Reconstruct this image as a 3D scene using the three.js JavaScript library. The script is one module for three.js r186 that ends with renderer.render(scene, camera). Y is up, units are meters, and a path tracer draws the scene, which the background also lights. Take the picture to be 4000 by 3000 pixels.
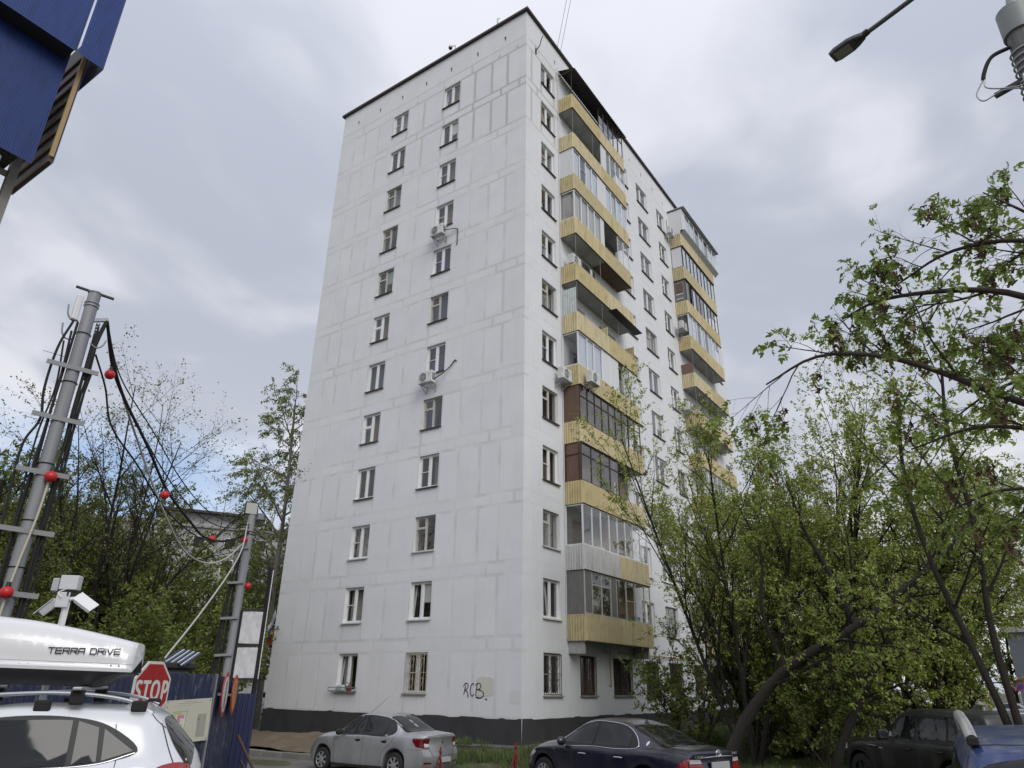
import * as THREE from 'three';
import { mergeGeometries, toCreasedNormals } from 'three/addons/utils/BufferGeometryUtils.js';
import { RoundedBoxGeometry } from 'three/addons/geometries/RoundedBoxGeometry.js';
import { FontLoader } from 'three/addons/loaders/FontLoader.js';
import { MeshBVH, acceleratedRaycast } from 'three-mesh-bvh';

// ---------------------------------------------------------------- camera, sky, sun, exposure
const scene = new THREE.Scene();
const camera = new THREE.PerspectiveCamera(57.43, 4 / 3, 0.1, 3000);
camera.position.set(14.797, 2.078, 22.153);
camera.up.set(0.214, 0.918, 0.333);
camera.lookAt(14.797 - 0.5243, 2.078 + 0.3954, 22.153 - 0.7541);
const renderer = new THREE.WebGLRenderer({ antialias: true });
renderer.toneMapping = THREE.LinearToneMapping;
renderer.toneMappingExposure = 1.08;
renderer.shadowMap.enabled = true;

function hash3(x, y, s) { let h = Math.imul(x, 374761393) + Math.imul(y, 668265263) + Math.imul(s, 2147483647 ^ 0x5bd1e995); h = Math.imul(h ^ (h >>> 13), 1274126177); h ^= h >>> 16; return (h >>> 0) / 4294967296; }
function vnoise(x, y, s = 0, per = 0) {
  let xi = Math.floor(x), yi = Math.floor(y); const fx = x - xi, fy = y - yi;
  const ux = fx * fx * (3 - 2 * fx), uy = fy * fy * (3 - 2 * fy);
  const w = (a) => per ? ((a % per) + per) % per : a;
  const a = hash3(w(xi), w(yi), s), b = hash3(w(xi + 1), w(yi), s), c = hash3(w(xi), w(yi + 1), s), d = hash3(w(xi + 1), w(yi + 1), s);
  return a + (b - a) * ux + (c - a) * uy + (a - b - c + d) * ux * uy;
}
function fbm(x, y, s = 0, oct = 4, per = 0) { let v = 0, a = 0.5, t = 0; for (let i = 0; i < oct; i++) { v += a * vnoise(x, y, s + i * 17, per); t += a; a *= 0.5; x *= 2; y *= 2; per *= 2; } return v / t; }
const clamp = (x, a = 0, b = 1) => Math.min(b, Math.max(a, x));
const smooth = (a, b, x) => { const t = clamp((x - a) / (b - a)); return t * t * (3 - 2 * t); };
const lerp = (a, b, t) => a + (b - a) * t;
function rngOf(seed) { let s = seed >>> 0; return () => { s = (s + 0x6D2B79F5) >>> 0; let t = Math.imul(s ^ (s >>> 15), 1 | s); t = (t + Math.imul(t ^ (t >>> 7), 61 | t)) ^ t; return ((t ^ (t >>> 14)) >>> 0) / 4294967296; }; }

function makeSky() {
  const W = 2048, H = 1024, d = new Float32Array(W * H * 4);
  for (let j = 0; j < H; j++) {
    const el = ((j + 0.5) / H - 0.5) * Math.PI, y = Math.sin(el), c = Math.cos(el);
    for (let i = 0; i < W; i++) {
      const az = ((i + 0.5) / W - 0.5) * 2 * Math.PI, x = Math.cos(az) * c, z = Math.sin(az) * c;
      const k = (j * W + i) * 4; let r, g, b;
      const yy = Math.max(y, 0.0) + 0.16, px = x / yy, pz = z / yy;
      const wx = fbm(px * 1.3 + 7, pz * 1.3, 3, 4) - 0.5, wz = fbm(px * 1.3, pz * 1.3 + 9, 5, 4) - 0.5;
      const n = fbm(px * 1.3 + wx * 1.3 + 3.2, pz * 1.3 + wz * 1.3 + 1.7, 11, 6);
      const n2 = fbm(px * 4.2 + wx * 2.2 + 11, pz * 4.2 + wz * 2.2 + 5, 23, 6);
      const t = smooth(0.37, 0.63, n * 0.5 + n2 * 0.5), hi = smooth(0.5, 0.68, n2 * 0.75 + n * 0.25);   // thick grey cloud ... thin bright cloud
      const da = Math.abs(az + 2.815), gap = smooth(0.38, 0.5, fbm(px * 1.1 + 2.1, pz * 1.1 + 8.3, 41, 5)) * smooth(0.42, 0.14, da) * smooth(0.06, 0.14, y) * smooth(0.33, 0.24, y);
      const lum = 0.97 + 0.28 * smooth(0.5, 1, y);
      r = (lerp(0.465, 0.645, t) + 0.055 * hi) * lum; g = (lerp(0.503, 0.665, t) + 0.05 * hi) * lum; b = (lerp(0.592, 0.74, t) + 0.045 * hi) * lum;
      const low = smooth(0.5, 0.08, y) * (0.35 + 0.7 * smooth(0.4, 0.6, n2 * 0.6 + n * 0.4)); // thin bright cloud towards the horizon
      r = lerp(r, 0.9, low * 0.75); g = lerp(g, 0.895, low * 0.75); b = lerp(b, 0.91, low * 0.75);
      r = lerp(r, 0.34, gap * 0.8); g = lerp(g, 0.52, gap * 0.8); b = lerp(b, 0.82, gap * 0.8);
      if (y < -0.01) { r = 0.2; g = 0.2; b = 0.19; }
      d[k] = r; d[k + 1] = g; d[k + 2] = b; d[k + 3] = 1;
    }
  }
  const t = new THREE.DataTexture(d, W, H, THREE.RGBAFormat, THREE.FloatType);
  t.mapping = THREE.EquirectangularReflectionMapping; t.magFilter = THREE.LinearFilter; t.minFilter = THREE.LinearFilter; t.wrapS = THREE.RepeatWrapping; t.needsUpdate = true;
  return t;
}
const skyTex = makeSky();
scene.background = skyTex; scene.environment = skyTex; scene.backgroundIntensity = 1; scene.environmentIntensity = 1;

const sun = new THREE.DirectionalLight(new THREE.Color(1, 0.965, 0.91), 1.5);
sun.position.set(60, 62, 26); sun.target.position.set(0, 8, -8); sun.castShadow = true; sun.shadow.radius = 70;
sun.shadow.mapSize.set(4096, 4096); const sc = sun.shadow.camera; sc.left = -60; sc.right = 60; sc.top = 60; sc.bottom = -60; sc.far = 300;
scene.add(sun); scene.add(sun.target);

// ---------------------------------------------------------------- helpers
const used = new Map();
function numbered(n) { const k = used.get(n) || 0; used.set(n, k + 1); return k ? `${n}_${String(k).padStart(3, '0')}` : n; }
function tag(o, label, category, group, kind) { o.userData.label = label; if (category) o.userData.category = category; if (group) o.userData.group = group; if (kind) o.userData.kind = kind; return o; }
function shadow(o) { o.castShadow = true; o.receiveShadow = true; return o; }
function mesh(name, geo, mat, parent, pos) { const m = shadow(new THREE.Mesh(geo, mat)); m.name = parent === scene ? numbered(name) : name; if (pos) m.position.set(...pos); parent.add(m); return m; }
function thing(name, label, category, pos = [0, 0, 0], turn = 0, group) { const g = new THREE.Group(); g.name = numbered(name); g.position.set(...pos); g.rotation.y = turn; scene.add(g); return tag(g, label, category, group); }
function structure(name, geo, mat, label) { const m = mesh(name, geo, mat, scene); m.userData.kind = 'structure'; if (label) m.userData.label = label; return m; }
const V3 = (x, y, z) => new THREE.Vector3(x, y, z);
function box(x0, x1, y0, y1, z0, z1) { const g = new THREE.BoxGeometry(x1 - x0, y1 - y0, z1 - z0); g.translate((x0 + x1) / 2, (y0 + y1) / 2, (z0 + z1) / 2); return g; }
function rbox(x0, x1, y0, y1, z0, z1, r = 0.01, s = 2) { const g = new RoundedBoxGeometry(x1 - x0, y1 - y0, z1 - z0, s, r); g.translate((x0 + x1) / 2, (y0 + y1) / 2, (z0 + z1) / 2); return g; }
function tube(pts, r, rs = 6, seg, closed = false) { const c = new THREE.CatmullRomCurve3(pts.map(p => p.isVector3 ? p : V3(...p)), closed, 'centripetal'); return new THREE.TubeGeometry(c, seg || Math.max(4, pts.length * 6), r, rs, closed); }
function rod(a, b, r0, r1 = r0, s = 8) { a = a.isVector3 ? a : V3(...a); b = b.isVector3 ? b : V3(...b); const d = b.clone().sub(a), g = new THREE.CylinderGeometry(r1, r0, d.length(), s); g.translate(0, d.length() / 2, 0); g.applyQuaternion(new THREE.Quaternion().setFromUnitVectors(V3(0, 1, 0), d.clone().normalize())); g.translate(a.x, a.y, a.z); return g; }
function bar(a, b, w, h) { a = a.isVector3 ? a : V3(...a); b = b.isVector3 ? b : V3(...b); const d = b.clone().sub(a), g = new THREE.BoxGeometry(w, h, d.length()); g.translate(0, 0, d.length() / 2); const m = new THREE.Matrix4().lookAt(b, a, V3(0, 1, 0)); g.applyMatrix4(m); g.translate(a.x, a.y, a.z); return g; }
function merge(list) { return list.length === 1 ? list[0] : mergeGeometries(list.map(g => { const q = g.index ? g.toNonIndexed() : g; for (const k of Object.keys(q.attributes)) if (!['position', 'normal', 'uv'].includes(k)) q.deleteAttribute(k); return q; })); }
function tx(g, x = 0, y = 0, z = 0, ry = 0, rx = 0, rz = 0) { const q = g.clone(); if (rx) q.rotateX(rx); if (rz) q.rotateZ(rz); if (ry) q.rotateY(ry); q.translate(x, y, z); return q; }
const RGB = (r, g, b) => new THREE.Color().setRGB(r, g, b);
function mat(c, rough = 0.8, opt = {}) { const { phys, ...o } = opt; const color = Array.isArray(c) ? RGB(...c) : new THREE.Color(c); const C = phys ? THREE.MeshPhysicalMaterial : THREE.MeshStandardMaterial; return new C({ color, roughness: rough, metalness: 0, side: THREE.DoubleSide, ...o }); }
function dataTex(w, h, fn, srgb = true, rep) {
  const d = new Uint8Array(w * h * 4);
  for (let j = 0; j < h; j++) for (let i = 0; i < w; i++) { const v = fn(i, j), k = (j * w + i) * 4; const c = Array.isArray(v) ? v : [v, v, v]; for (let q = 0; q < 3; q++) { const l = clamp(c[q]); d[k + q] = Math.round(255 * (srgb ? (l <= 0.0031308 ? 12.92 * l : 1.055 * Math.pow(l, 1 / 2.4) - 0.055) : l)); } d[k + 3] = 255; }
  const t = new THREE.DataTexture(d, w, h, THREE.RGBAFormat, THREE.UnsignedByteType); t.magFilter = THREE.LinearFilter; t.minFilter = THREE.LinearMipmapLinearFilter; t.wrapS = t.wrapT = THREE.RepeatWrapping; if (srgb) t.colorSpace = THREE.SRGBColorSpace; if (rep) t.repeat.set(...rep); t.needsUpdate = true; return t;
}
// grain: multiply maps, mean near 1 (stored as colour), in metres through repeat
function grainTex(seed, lo, hi, cells, oct = 5, tint = [1, 1, 1], stretch = 1) { return dataTex(512, 512, (i, j) => { const v = lerp(lo, hi, smooth(0.25, 0.75, fbm(i / 512 * cells, j / 512 * cells / stretch, seed, oct, stretch === 1 ? cells : 0))); return tint.map(t => v * t); }); }
const rep = (t, u, v = u) => { const c = t.clone(); c.repeat.set(u, v); c.needsUpdate = true; return c; };
const bumpNoise = dataTex(512, 512, (i, j) => fbm(i / 512 * 48, j / 512 * 48, 71, 4, 48), false);
function uvScale(g, s) { const u = g.attributes.uv; for (let i = 0; i < u.count; i++) u.setXY(i, u.getX(i) * s, u.getY(i) * s); return g; }
// uv in metres by the dominant axis of each face
function boxUV(g0, ox = 0, oy = 0) { const g = g0.index ? g0.toNonIndexed() : g0; const p = g.attributes.position, n = g.attributes.normal, uv = new Float32Array(p.count * 2); for (let i = 0; i < p.count; i++) { const ax = Math.abs(n.getX(i)), ay = Math.abs(n.getY(i)), az = Math.abs(n.getZ(i)); let a, b; if (ay > ax && ay > az) { a = p.getX(i); b = p.getZ(i); } else if (ax > az) { a = -p.getZ(i); b = p.getY(i); } else { a = p.getX(i); b = p.getY(i); } uv[2 * i] = a + ox; uv[2 * i + 1] = b + oy; } g.setAttribute('uv', new THREE.BufferAttribute(uv, 2)); return g; }
// corrugated sheet along +x (length L), height H, trapezoid ribs towards +z
function corrugated(L, H, pitch = 0.115, depth = 0.02) {
  const n = Math.max(1, Math.round(L / pitch)), p = L / n, pos = [], idx = [], uv = []; const prof = [[0, 0], [0.28, 0], [0.4, 1], [0.88, 1]];
  const xs = []; for (let i = 0; i < n; i++) for (const [a, d] of prof) xs.push([(i + a) * p, d * depth]); xs.push([L, 0]);
  for (let i = 0; i < xs.length - 1; i++) { const [xa, za] = xs[i], [xb, zb] = xs[i + 1], k = pos.length / 3; pos.push(xa, 0, za, xb, 0, zb, xb, H, zb, xa, H, za); uv.push(xa, 0, xb, 0, xb, H, xa, H); idx.push(k, k + 1, k + 2, k, k + 2, k + 3); }
  const g = new THREE.BufferGeometry(); g.setAttribute('position', new THREE.Float32BufferAttribute(pos, 3)); g.setAttribute('uv', new THREE.Float32BufferAttribute(uv, 2)); g.setIndex(idx); g.computeVertexNormals(); return g;
}
function place(g, x, y, z, ry = 0) { g.rotateY(ry); g.translate(x, y, z); return g; }

// ---------------------------------------------------------------- shared materials
const mulTex = grainTex(3, 0.82, 1.0, 6), fineTex = grainTex(9, 0.7, 1.0, 40), streakTex = dataTex(512, 512, (i, j) => lerp(0.8, 1, smooth(0.3, 0.7, 0.6 * fbm(i / 512 * 40, j / 512 * 5, 13, 4) + 0.4 * fbm(i / 512 * 8, j / 512 * 8, 31, 4))));
const M = {
  glass: mat([1, 1, 1], 0.02, { phys: true, transmission: 1, thickness: 0, ior: 1.5 }),
  glassDusty: mat([0.86, 0.88, 0.88], 0.08, { phys: true, transmission: 1, thickness: 0, ior: 1.5 }),
  pvc: mat([0.78, 0.79, 0.8], 0.4), oldWhite: mat([0.55, 0.53, 0.48], 0.7, { map: rep(streakTex, 2) }), brownWood: mat([0.075, 0.04, 0.028], 0.7, { map: rep(streakTex, 1.5) }),
  darkMetal: mat([0.03, 0.028, 0.027], 0.6), greyMetal: mat([0.26, 0.27, 0.29], 0.5, { metalness: 0.3 }), galv: mat([0.42, 0.44, 0.46], 0.45, { metalness: 0.6 }),
  black: mat([0.012, 0.012, 0.013], 0.5), blackRubber: mat([0.018, 0.018, 0.018], 0.85), white: mat([0.74, 0.74, 0.74], 0.45), room: mat([0.36, 0.33, 0.29], 0.9),
  chrome: mat([0.75, 0.75, 0.77], 0.12, { metalness: 1 }), red: mat([0.5, 0.012, 0.015], 0.45),
};
// ---------------------------------------------------------------- terrain
const distCam = (x, z) => Math.hypot(x - 14.8, z - 22.15);
function gy(x, z) {
  const d = distCam(x, z); let y = lerp(0.22, -0.2, smooth(6, 18, d));
  const dx = Math.max(-13.9 - x, x, 0), dz = Math.max(z, -28.2 - z, 0), dw = Math.hypot(dx, dz);
  const wall = lerp(-0.02, 0.2, clamp((x + 14) / 14));
  y = lerp(y, wall, smooth(6.5, 0.5, dw)); y = lerp(y, -0.05, smooth(40, 90, d));
  return y + 0.05 * (fbm(x * 0.35 + 50, z * 0.35 + 50, 77, 3) - 0.5);
}
function sheet(x0, x1, z0, z1, nx, nz, lift, keep, hfn = gy) {
  const pos = [], uv = [], idx = [], id = new Map(); const X = i => lerp(x0, x1, i / nx), Z = j => lerp(z0, z1, j / nz);
  const vid = (i, j) => { const k = i * 100000 + j; if (!id.has(k)) { id.set(k, pos.length / 3); pos.push(X(i), hfn(X(i), Z(j)) + lift, Z(j)); uv.push(X(i), Z(j)); } return id.get(k); };
  for (let i = 0; i < nx; i++) for (let j = 0; j < nz; j++) { if (keep && !keep(X(i + 0.5), Z(j + 0.5))) continue; const a = vid(i, j), b = vid(i, j + 1), c = vid(i + 1, j + 1), d = vid(i + 1, j); idx.push(a, b, c, a, c, d); }
  const g = new THREE.BufferGeometry(); g.setAttribute('position', new THREE.Float32BufferAttribute(pos, 3)); g.setAttribute('uv', new THREE.Float32BufferAttribute(uv, 2)); g.setIndex(idx); g.computeVertexNormals(); return g;
}
const dirtTex = dataTex(1024, 1024, (i, j) => { const a = fbm(i / 1024 * 10, j / 1024 * 10, 5, 6, 10), b = vnoise(i / 1024 * 160, j / 1024 * 160, 6, 160); return [0.20 + 0.16 * a + 0.05 * b, 0.155 + 0.12 * a + 0.04 * b, 0.105 + 0.075 * a + 0.03 * b].map(v => v * 0.52); });
const soilTex = dataTex(1024, 1024, (i, j) => { const a = fbm(i / 1024 * 14, j / 1024 * 14, 15, 6, 14), b = smooth(0.42, 0.6, fbm(i / 1024 * 24, j / 1024 * 24, 16, 5, 24)); return [lerp(0.055, 0.085, a) + b * 0.01, lerp(0.05, 0.07, a) + b * 0.035, lerp(0.03, 0.04, a)]; });
const asphaltTex = dataTex(1024, 1024, (i, j) => { const a = fbm(i / 1024 * 8, j / 1024 * 8, 25, 6, 8), b = vnoise(i / 1024 * 300, j / 1024 * 300, 26, 300); const v = 0.085 + 0.07 * a + 0.03 * b; return [v * 1.06, v, v * 0.92]; });
{
  // one sheet to the horizon: fine near, coarse far
  const xs = []; for (let i = -26; i <= 26; i++) xs.push(Math.sign(i) * (Math.abs(i) * 2.6 + Math.pow(Math.max(0, Math.abs(i) - 14), 3.2) * 0.75));
  const pos = [], uv = [], idx = [], n = xs.length;
  for (const x of xs) for (const z of xs) { pos.push(x, gy(x, z) - 0.012, z); uv.push(x, z); }
  for (let i = 0; i < n - 1; i++) for (let j = 0; j < n - 1; j++) { const a = i * n + j; idx.push(a, a + 1, a + n + 1, a, a + n + 1, a + n); }
  const g = new THREE.BufferGeometry(); g.setAttribute('position', new THREE.Float32BufferAttribute(pos, 3)); g.setAttribute('uv', new THREE.Float32BufferAttribute(uv, 2)); g.setIndex(idx); g.computeVertexNormals();
  const bare = (x, z) => gy(x, z);
  structure('ground', g, mat([1, 1, 1], 0.95, { map: rep(soilTex, 1 / 5), bumpMap: rep(bumpNoise, 0.7), bumpScale: 0.02 }), 'dark soil and grass ground under the trees');
}
const kerbZ = 5.05, WL_ = 13.864;
const isRoad = (x, z) => (z > kerbZ + 0.08 && x < 3.2) || (z > 7.2 + 1.2 * (fbm(x * 0.5, 4, 8, 2) - 0.5) && x >= 3.2);
structure('road', sheet(-40, 34, 4, 34, 148, 120, 0.004, isRoad), mat([1, 1, 1], 0.9, { map: rep(asphaltTex, 0.25), bumpMap: rep(bumpNoise, 1.5), bumpScale: 0.006 }), 'pale dusty asphalt yard in front of the block');
const moundY = (x, z) => gy(x, z) + 0.06 + 0.28 * smooth(3.5, 0, Math.hypot((x + 7) / 1.5, z - 3.4)) * (0.55 + 0.9 * fbm(x * 1.4, z * 1.4, 61, 4)) + 0.14 * fbm(x * 2.6, z * 2.6, 62, 4) * smooth(kerbZ - 0.1, kerbZ - 1, z);
structure('bare_earth', sheet(-24, -0.6, 0.05, kerbZ - 0.12, 118, 26, 0, (x, z) => x < -2.2 + 1.2 * (fbm(z * 1.1, 3, 8, 3) - 0.5), moundY), mat([1, 1, 1], 0.95, { map: rep(dirtTex, 0.3), bumpMap: rep(bumpNoise, 1.3), bumpScale: 0.02 }), 'churned sandy earth strip between kerb and block');
structure('sandy_path', sheet(2.0, 13.5, 5.6, 7.3, 60, 12, 0.006, (x, z) => z < 6.9 + 0.5 * fbm(x, z, 3, 3) && z > 5.9 + 0.5 * (fbm(x * 0.9, z, 9, 3) - 0.5)), mat([1, 1, 1], 0.95, { map: rep(dirtTex, 0.4) }), 'trodden sandy edge of the lawn');
structure('apron', merge([boxUV(box(-WL_ - 0.6, 0.85, -0.4, 0.0, 0.042, 0.85)), boxUV(box(0.042, 0.85, -0.4, 0.0, -27, 0.041))].map(g => { const p = g.attributes.position; for (let i = 0; i < p.count; i++) if (p.getY(i) > -0.1) p.setY(i, gy(p.getX(i), p.getZ(i)) + (p.getX(i) < -8 ? 0.05 : 0.03)); g.computeVertexNormals(); return g; })), mat([0.14, 0.135, 0.125], 0.95, { map: rep(mulTex, 0.5), bumpMap: rep(bumpNoise, 1), bumpScale: 0.01 }), 'grey concrete apron along foot of the block');
{ // kerb, stone by stone
  const kerb = new THREE.Group(); kerb.name = 'kerb'; kerb.userData = { kind: 'structure', label: 'grey concrete kerb along the earth strip' }; scene.add(kerb);
  const km = [0, 1, 2].map(i => mat([0.24 + 0.03 * i, 0.225 + 0.03 * i, 0.2 + 0.03 * i], 0.9, { map: rep(mulTex, 1), bumpMap: bumpNoise, bumpScale: 0.004 })); const kg = boxUV(rbox(-0.492, 0.492, -0.2, 0.14, -0.075, 0.075, 0.02)); const r = rngOf(8);
  for (let x = -24; x < 0.4; x++) { const m = mesh('kerb_stone', kg, km[Math.floor(r() * 3)], kerb, [x + 0.5, gy(x + 0.5, kerbZ) + 0.0 + r() * 0.015, kerbZ + (r() - 0.5) * 0.03]); m.rotation.y = (r() - 0.5) * 0.03; m.rotation.z = (r() - 0.5) * 0.012; }
}

// ---------------------------------------------------------------- the apartment block
const block = thing('apartment_building', 'tall white twelve storey apartment block with yellow corrugated balconies', 'building');
const WL = 13.864, SL = 28.19, FH = 2.7, TOP = 35.32, PL = 1.008;
const toEnd = g => g.translate(-WL, 0, 0), toSide = g => g.rotateY(Math.PI / 2);
const winTop = n => 3.234 + (n - 1) * FH, winBot = n => 1.762 + (n - 1) * FH;
const endWin = [['A', WL - 9.363, WL - 8.226], ['B', WL - 5.533, WL - 4.393]];
const sideWin = [['C', 1.428, 2.708], ['b', 4.16, 5.5], ['c', 7.05, 8.9], ['d', 10.37, 11.8], ['D', 13.164, 14.812], ['E', 16.474, 17.769], ['f', 19.5, 20.8], ['g', 22.3, 24.1], ['h', 25.85, 27.2]];
// paint: faint mottling and run-off stains; joints: grey filler, tan and stronger at the top
const paintTex = dataTex(1024, 1024, (i, j) => { const a = fbm(i / 1024 * 7, j / 1024 * 7, 81, 5, 7), s = fbm(i / 1024 * 90, j / 1024 * 4, 82, 4), f = vnoise(i / 1024 * 240, j / 1024 * 240, 83, 240); const st = smooth(0.6, 0.78, fbm(i / 1024 * 26, j / 1024 * 3, 84, 3)); const v = 0.93 + 0.1 * (a - 0.5) - 0.02 * smooth(0.5, 0.8, s) - 0.018 * st + 0.03 * (f - 0.5); return [v, v * 1.004, v * 1.012]; });
const blockMat = mat([0.8, 0.806, 0.83], 0.85, { map: rep(paintTex, 1 / 7), bumpMap: rep(bumpNoise, 1), bumpScale: 0.0015 });
const blockMat2 = mat([0.78, 0.788, 0.815], 0.85, { map: (() => { const t = rep(paintTex, 1 / 6); t.offset.set(0.37, 0.61); return t; })(), bumpMap: rep(bumpNoise, 1), bumpScale: 0.0015 });
function jointTexture(L, seed, right) {
  return dataTex(512, 1024, (i, j) => {
    const x = i / 512 * L, y = j / 1024 * 36; const a = fbm(x * 1.1, y * 1.1, seed, 5), f = fbm(x * 7, y * 7, seed + 3, 3);
    let k = right ? 0.25 + smooth(0.4, 0.68, a) * 0.65 : 0.3 * smooth(0.5, 0.75, a); const strong = right ? smooth(27.6, 28.4, y) * smooth(33.4, 33.0, y) * smooth(4.5, 5.5, x) * (x > 8.8 ? 1 : 0.65) : smooth(27.6, 28.4, y) * smooth(34.6, 34, y) * smooth(3.6, 2.9, x); k = Math.max(k, strong);
    const g = lerp(0.755, strong > 0.4 ? 0.535 : 0.635, k) + 0.05 * (f - 0.5); return strong > 0.4 ? [g * 1.01, g, g * 0.97] : [g * 0.99, g, g * 1.025];
  });
}
function backing(L, wins, holes, face, tex, name, X0 = 0) {
  const s = new THREE.Shape(); s.moveTo(X0, -0.6); s.lineTo(L, -0.6); s.lineTo(L, 33.6); s.lineTo(X0, 33.6); s.closePath();
  for (let n = 1; n <= 12; n++) for (const [k, a, b] of wins) s.holes.push(new THREE.Path([[a, winBot(n)], [b, winBot(n)], [b, winTop(n)], [a, winTop(n)]].map(p => new THREE.Vector2(...p))));
  const g = new THREE.ExtrudeGeometry(s, { depth: 0.3, bevelEnabled: false }); g.translate(0, 0, -0.3); const u = g.attributes.uv; for (let i = 0; i < u.count; i++) u.setXY(i, u.getX(i) / L, u.getY(i) / 36);
  mesh(name, face(g), mat([1, 1, 1], 0.9, { map: tex }), block);
  const t = new THREE.Shape(); t.moveTo(X0, 33.6); t.lineTo(L, 33.6); t.lineTo(L, TOP); t.lineTo(X0, TOP); t.closePath();
  for (const h of holes) t.holes.push(new THREE.Path([[h - 0.065, 34.02], [h + 0.065, 34.02], [h + 0.065, 34.34], [h - 0.065, 34.34]].map(p => new THREE.Vector2(...p))));
  const q = new THREE.ExtrudeGeometry(t, { depth: 0.306, bevelEnabled: false }); q.translate(0, 0, -0.3); mesh('attic_wall', face(q), blockMat, block);
  for (const h of holes) mesh('vent_recess', face(box(h - 0.1, h + 0.1, 33.98, 34.38, -0.33, -0.2)), M.black, block);
}
backing(WL, endWin, [1.37, 3.24, 5.11, 6.98, 8.85, 10.67, 12.53].map(u => WL - u), toEnd, jointTexture(WL, 301, true), 'wall');
backing(SL, sideWin, [2.84, 4.72, 6.6, 8.5, 10.42, 12.34, 14.14, 16.0, 17.83, 19.7, 21.6, 23.5, 25.4, 27.2], toSide, jointTexture(SL, 401, false), 'wall', 0.3015);
{ // blocks, each with its own edges, 5 mm proud of the joints
  let count = 0; const rest = []; const rb = rngOf(19);
  const blockGeo = (a, b, y0, y1, L) => boxUV(box(a < 0.01 ? 0.0 : a + 0.08, b > L - 0.01 ? L : b - 0.08, y0 + 0.06, y1 - 0.06, -0.02, 0.003));
  const addBlock = (a, b, y0, y1, face, far) => { if (b - a < 0.2) return; const g = face(blockGeo(a, b, y0, y1, face === toEnd ? WL : SL)); if (far || count >= 298) rest.push(g); else { mesh('wall_block', g, rb() < 0.6 ? blockMat : blockMat2, block); count++; } };
  const endRow = [0, 1.17, 2.18, 3.32, 4.393, 5.533, 6.97, 8.226, 9.363, 10.57, 11.7, 12.65, WL].map(u => WL - u).reverse();
  const sideRow = [0, 0.5, 1.428, 2.708, 3.3, 4.16, 5.5, 7.05, 8.9, 10.37, 11.8, 13.164, 14.812, 16.474, 17.769, 18.6, 19.5, 20.8, 22.3, 24.1, 25.85, 27.2, SL];
  for (const [row, wins, face, L, end] of [[endRow, endWin, toEnd, WL, true], [sideRow, sideWin, toSide, SL, false]])
    for (let n = 12; n >= 1; n--) {
      const y0 = n === 1 ? PL : 3.72 + (n - 2) * FH, y1 = winTop(n), yb = n === 12 ? 33.6 : y1 + 0.486;
      for (let i = 0; i < row.length - 1; i++) { const a = row[i], b = row[i + 1], isW = wins.some(w => Math.abs(w[1] - a) < 0.01); addBlock(a, b, y0, isW ? winBot(n) + 0.02 : y1, face, !end && a > 3.4); }
      const bs = end ? [0, 1.9, 4.1, 6.3, 8.3, 10.3, 12.14, 13.29, WL] : [0, 0.9, 3.0, 6.4, 9.9, 13.0, 15.8, 18.4, 21.5, 24.9, SL];
      for (let i = 0; i < bs.length - 1; i++) addBlock(bs[i] + (i ? (n % 2) * 0.15 : 0), bs[i + 1] + (i + 1 < bs.length - 1 ? (n % 2) * 0.15 : 0), y1, yb, face, !end && i > 1);
    }
  const m = mesh('wall_block', merge(rest), blockMat, block); m.userData.kind = 'stuff'; m.userData.label = 'further painted wall blocks of the long side';
}
const plinthMat = mat([0.046, 0.046, 0.05], 0.85, { map: rep(mulTex, 0.4), bumpMap: bumpNoise, bumpScale: 0.004 });
function plinth(L, face) { // uneven painted top edge
  const s = new THREE.Shape(); s.moveTo(-0.02, -0.7); s.lineTo(L + 0.02, -0.7); for (let x = L; x >= -0.01; x -= 0.11) s.lineTo(Math.max(-0.02, Math.min(L + 0.02, x)), PL + 0.03 * (fbm(x * 1.6, L, 9, 4) - 0.5) + 0.03 * smooth(0.66, 0.72, vnoise(x * 2.3, L, 5))); s.closePath();
  const g = new THREE.ExtrudeGeometry(s, { depth: 0.035, bevelEnabled: false }); g.translate(0, 0, 0.006); return face(g);
}
mesh('plinth', plinth(WL, toEnd), plinthMat, block); mesh('plinth', plinth(SL, toSide), plinthMat, block);
mesh('wall', box(-WL, -WL + 0.3, -0.6, TOP, -SL, -0.301), blockMat, block); mesh('wall', box(-WL + 0.301, -0.301, -0.6, TOP, -SL, -SL + 0.3), blockMat, block);
mesh('roof', box(-WL + 0.301, -0.301, 34.6, 34.85, -SL + 0.301, -0.301), mat([0.06, 0.06, 0.06], 0.9), block);
{ const fm = mat([0.05, 0.036, 0.032], 0.55); const f = [[-WL - 0.16, 0.16, -0.35, 0.16], [-WL - 0.16, 0.16, -SL - 0.16, -SL + 0.35]]; for (const [a, b, c, d] of f) mesh('roof_flashing', rbox(a, b, TOP + 0.002, TOP + 0.16, c, d, 0.02), fm, block); mesh('roof_flashing', rbox(-0.35, 0.158, TOP + 0.003, TOP + 0.158, -SL + 0.352, -0.352, 0.02), fm, block); mesh('roof_flashing', rbox(-WL - 0.158, -WL + 0.35, TOP + 0.003, TOP + 0.158, -SL + 0.352, -0.352, 0.02), fm, block); }

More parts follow.
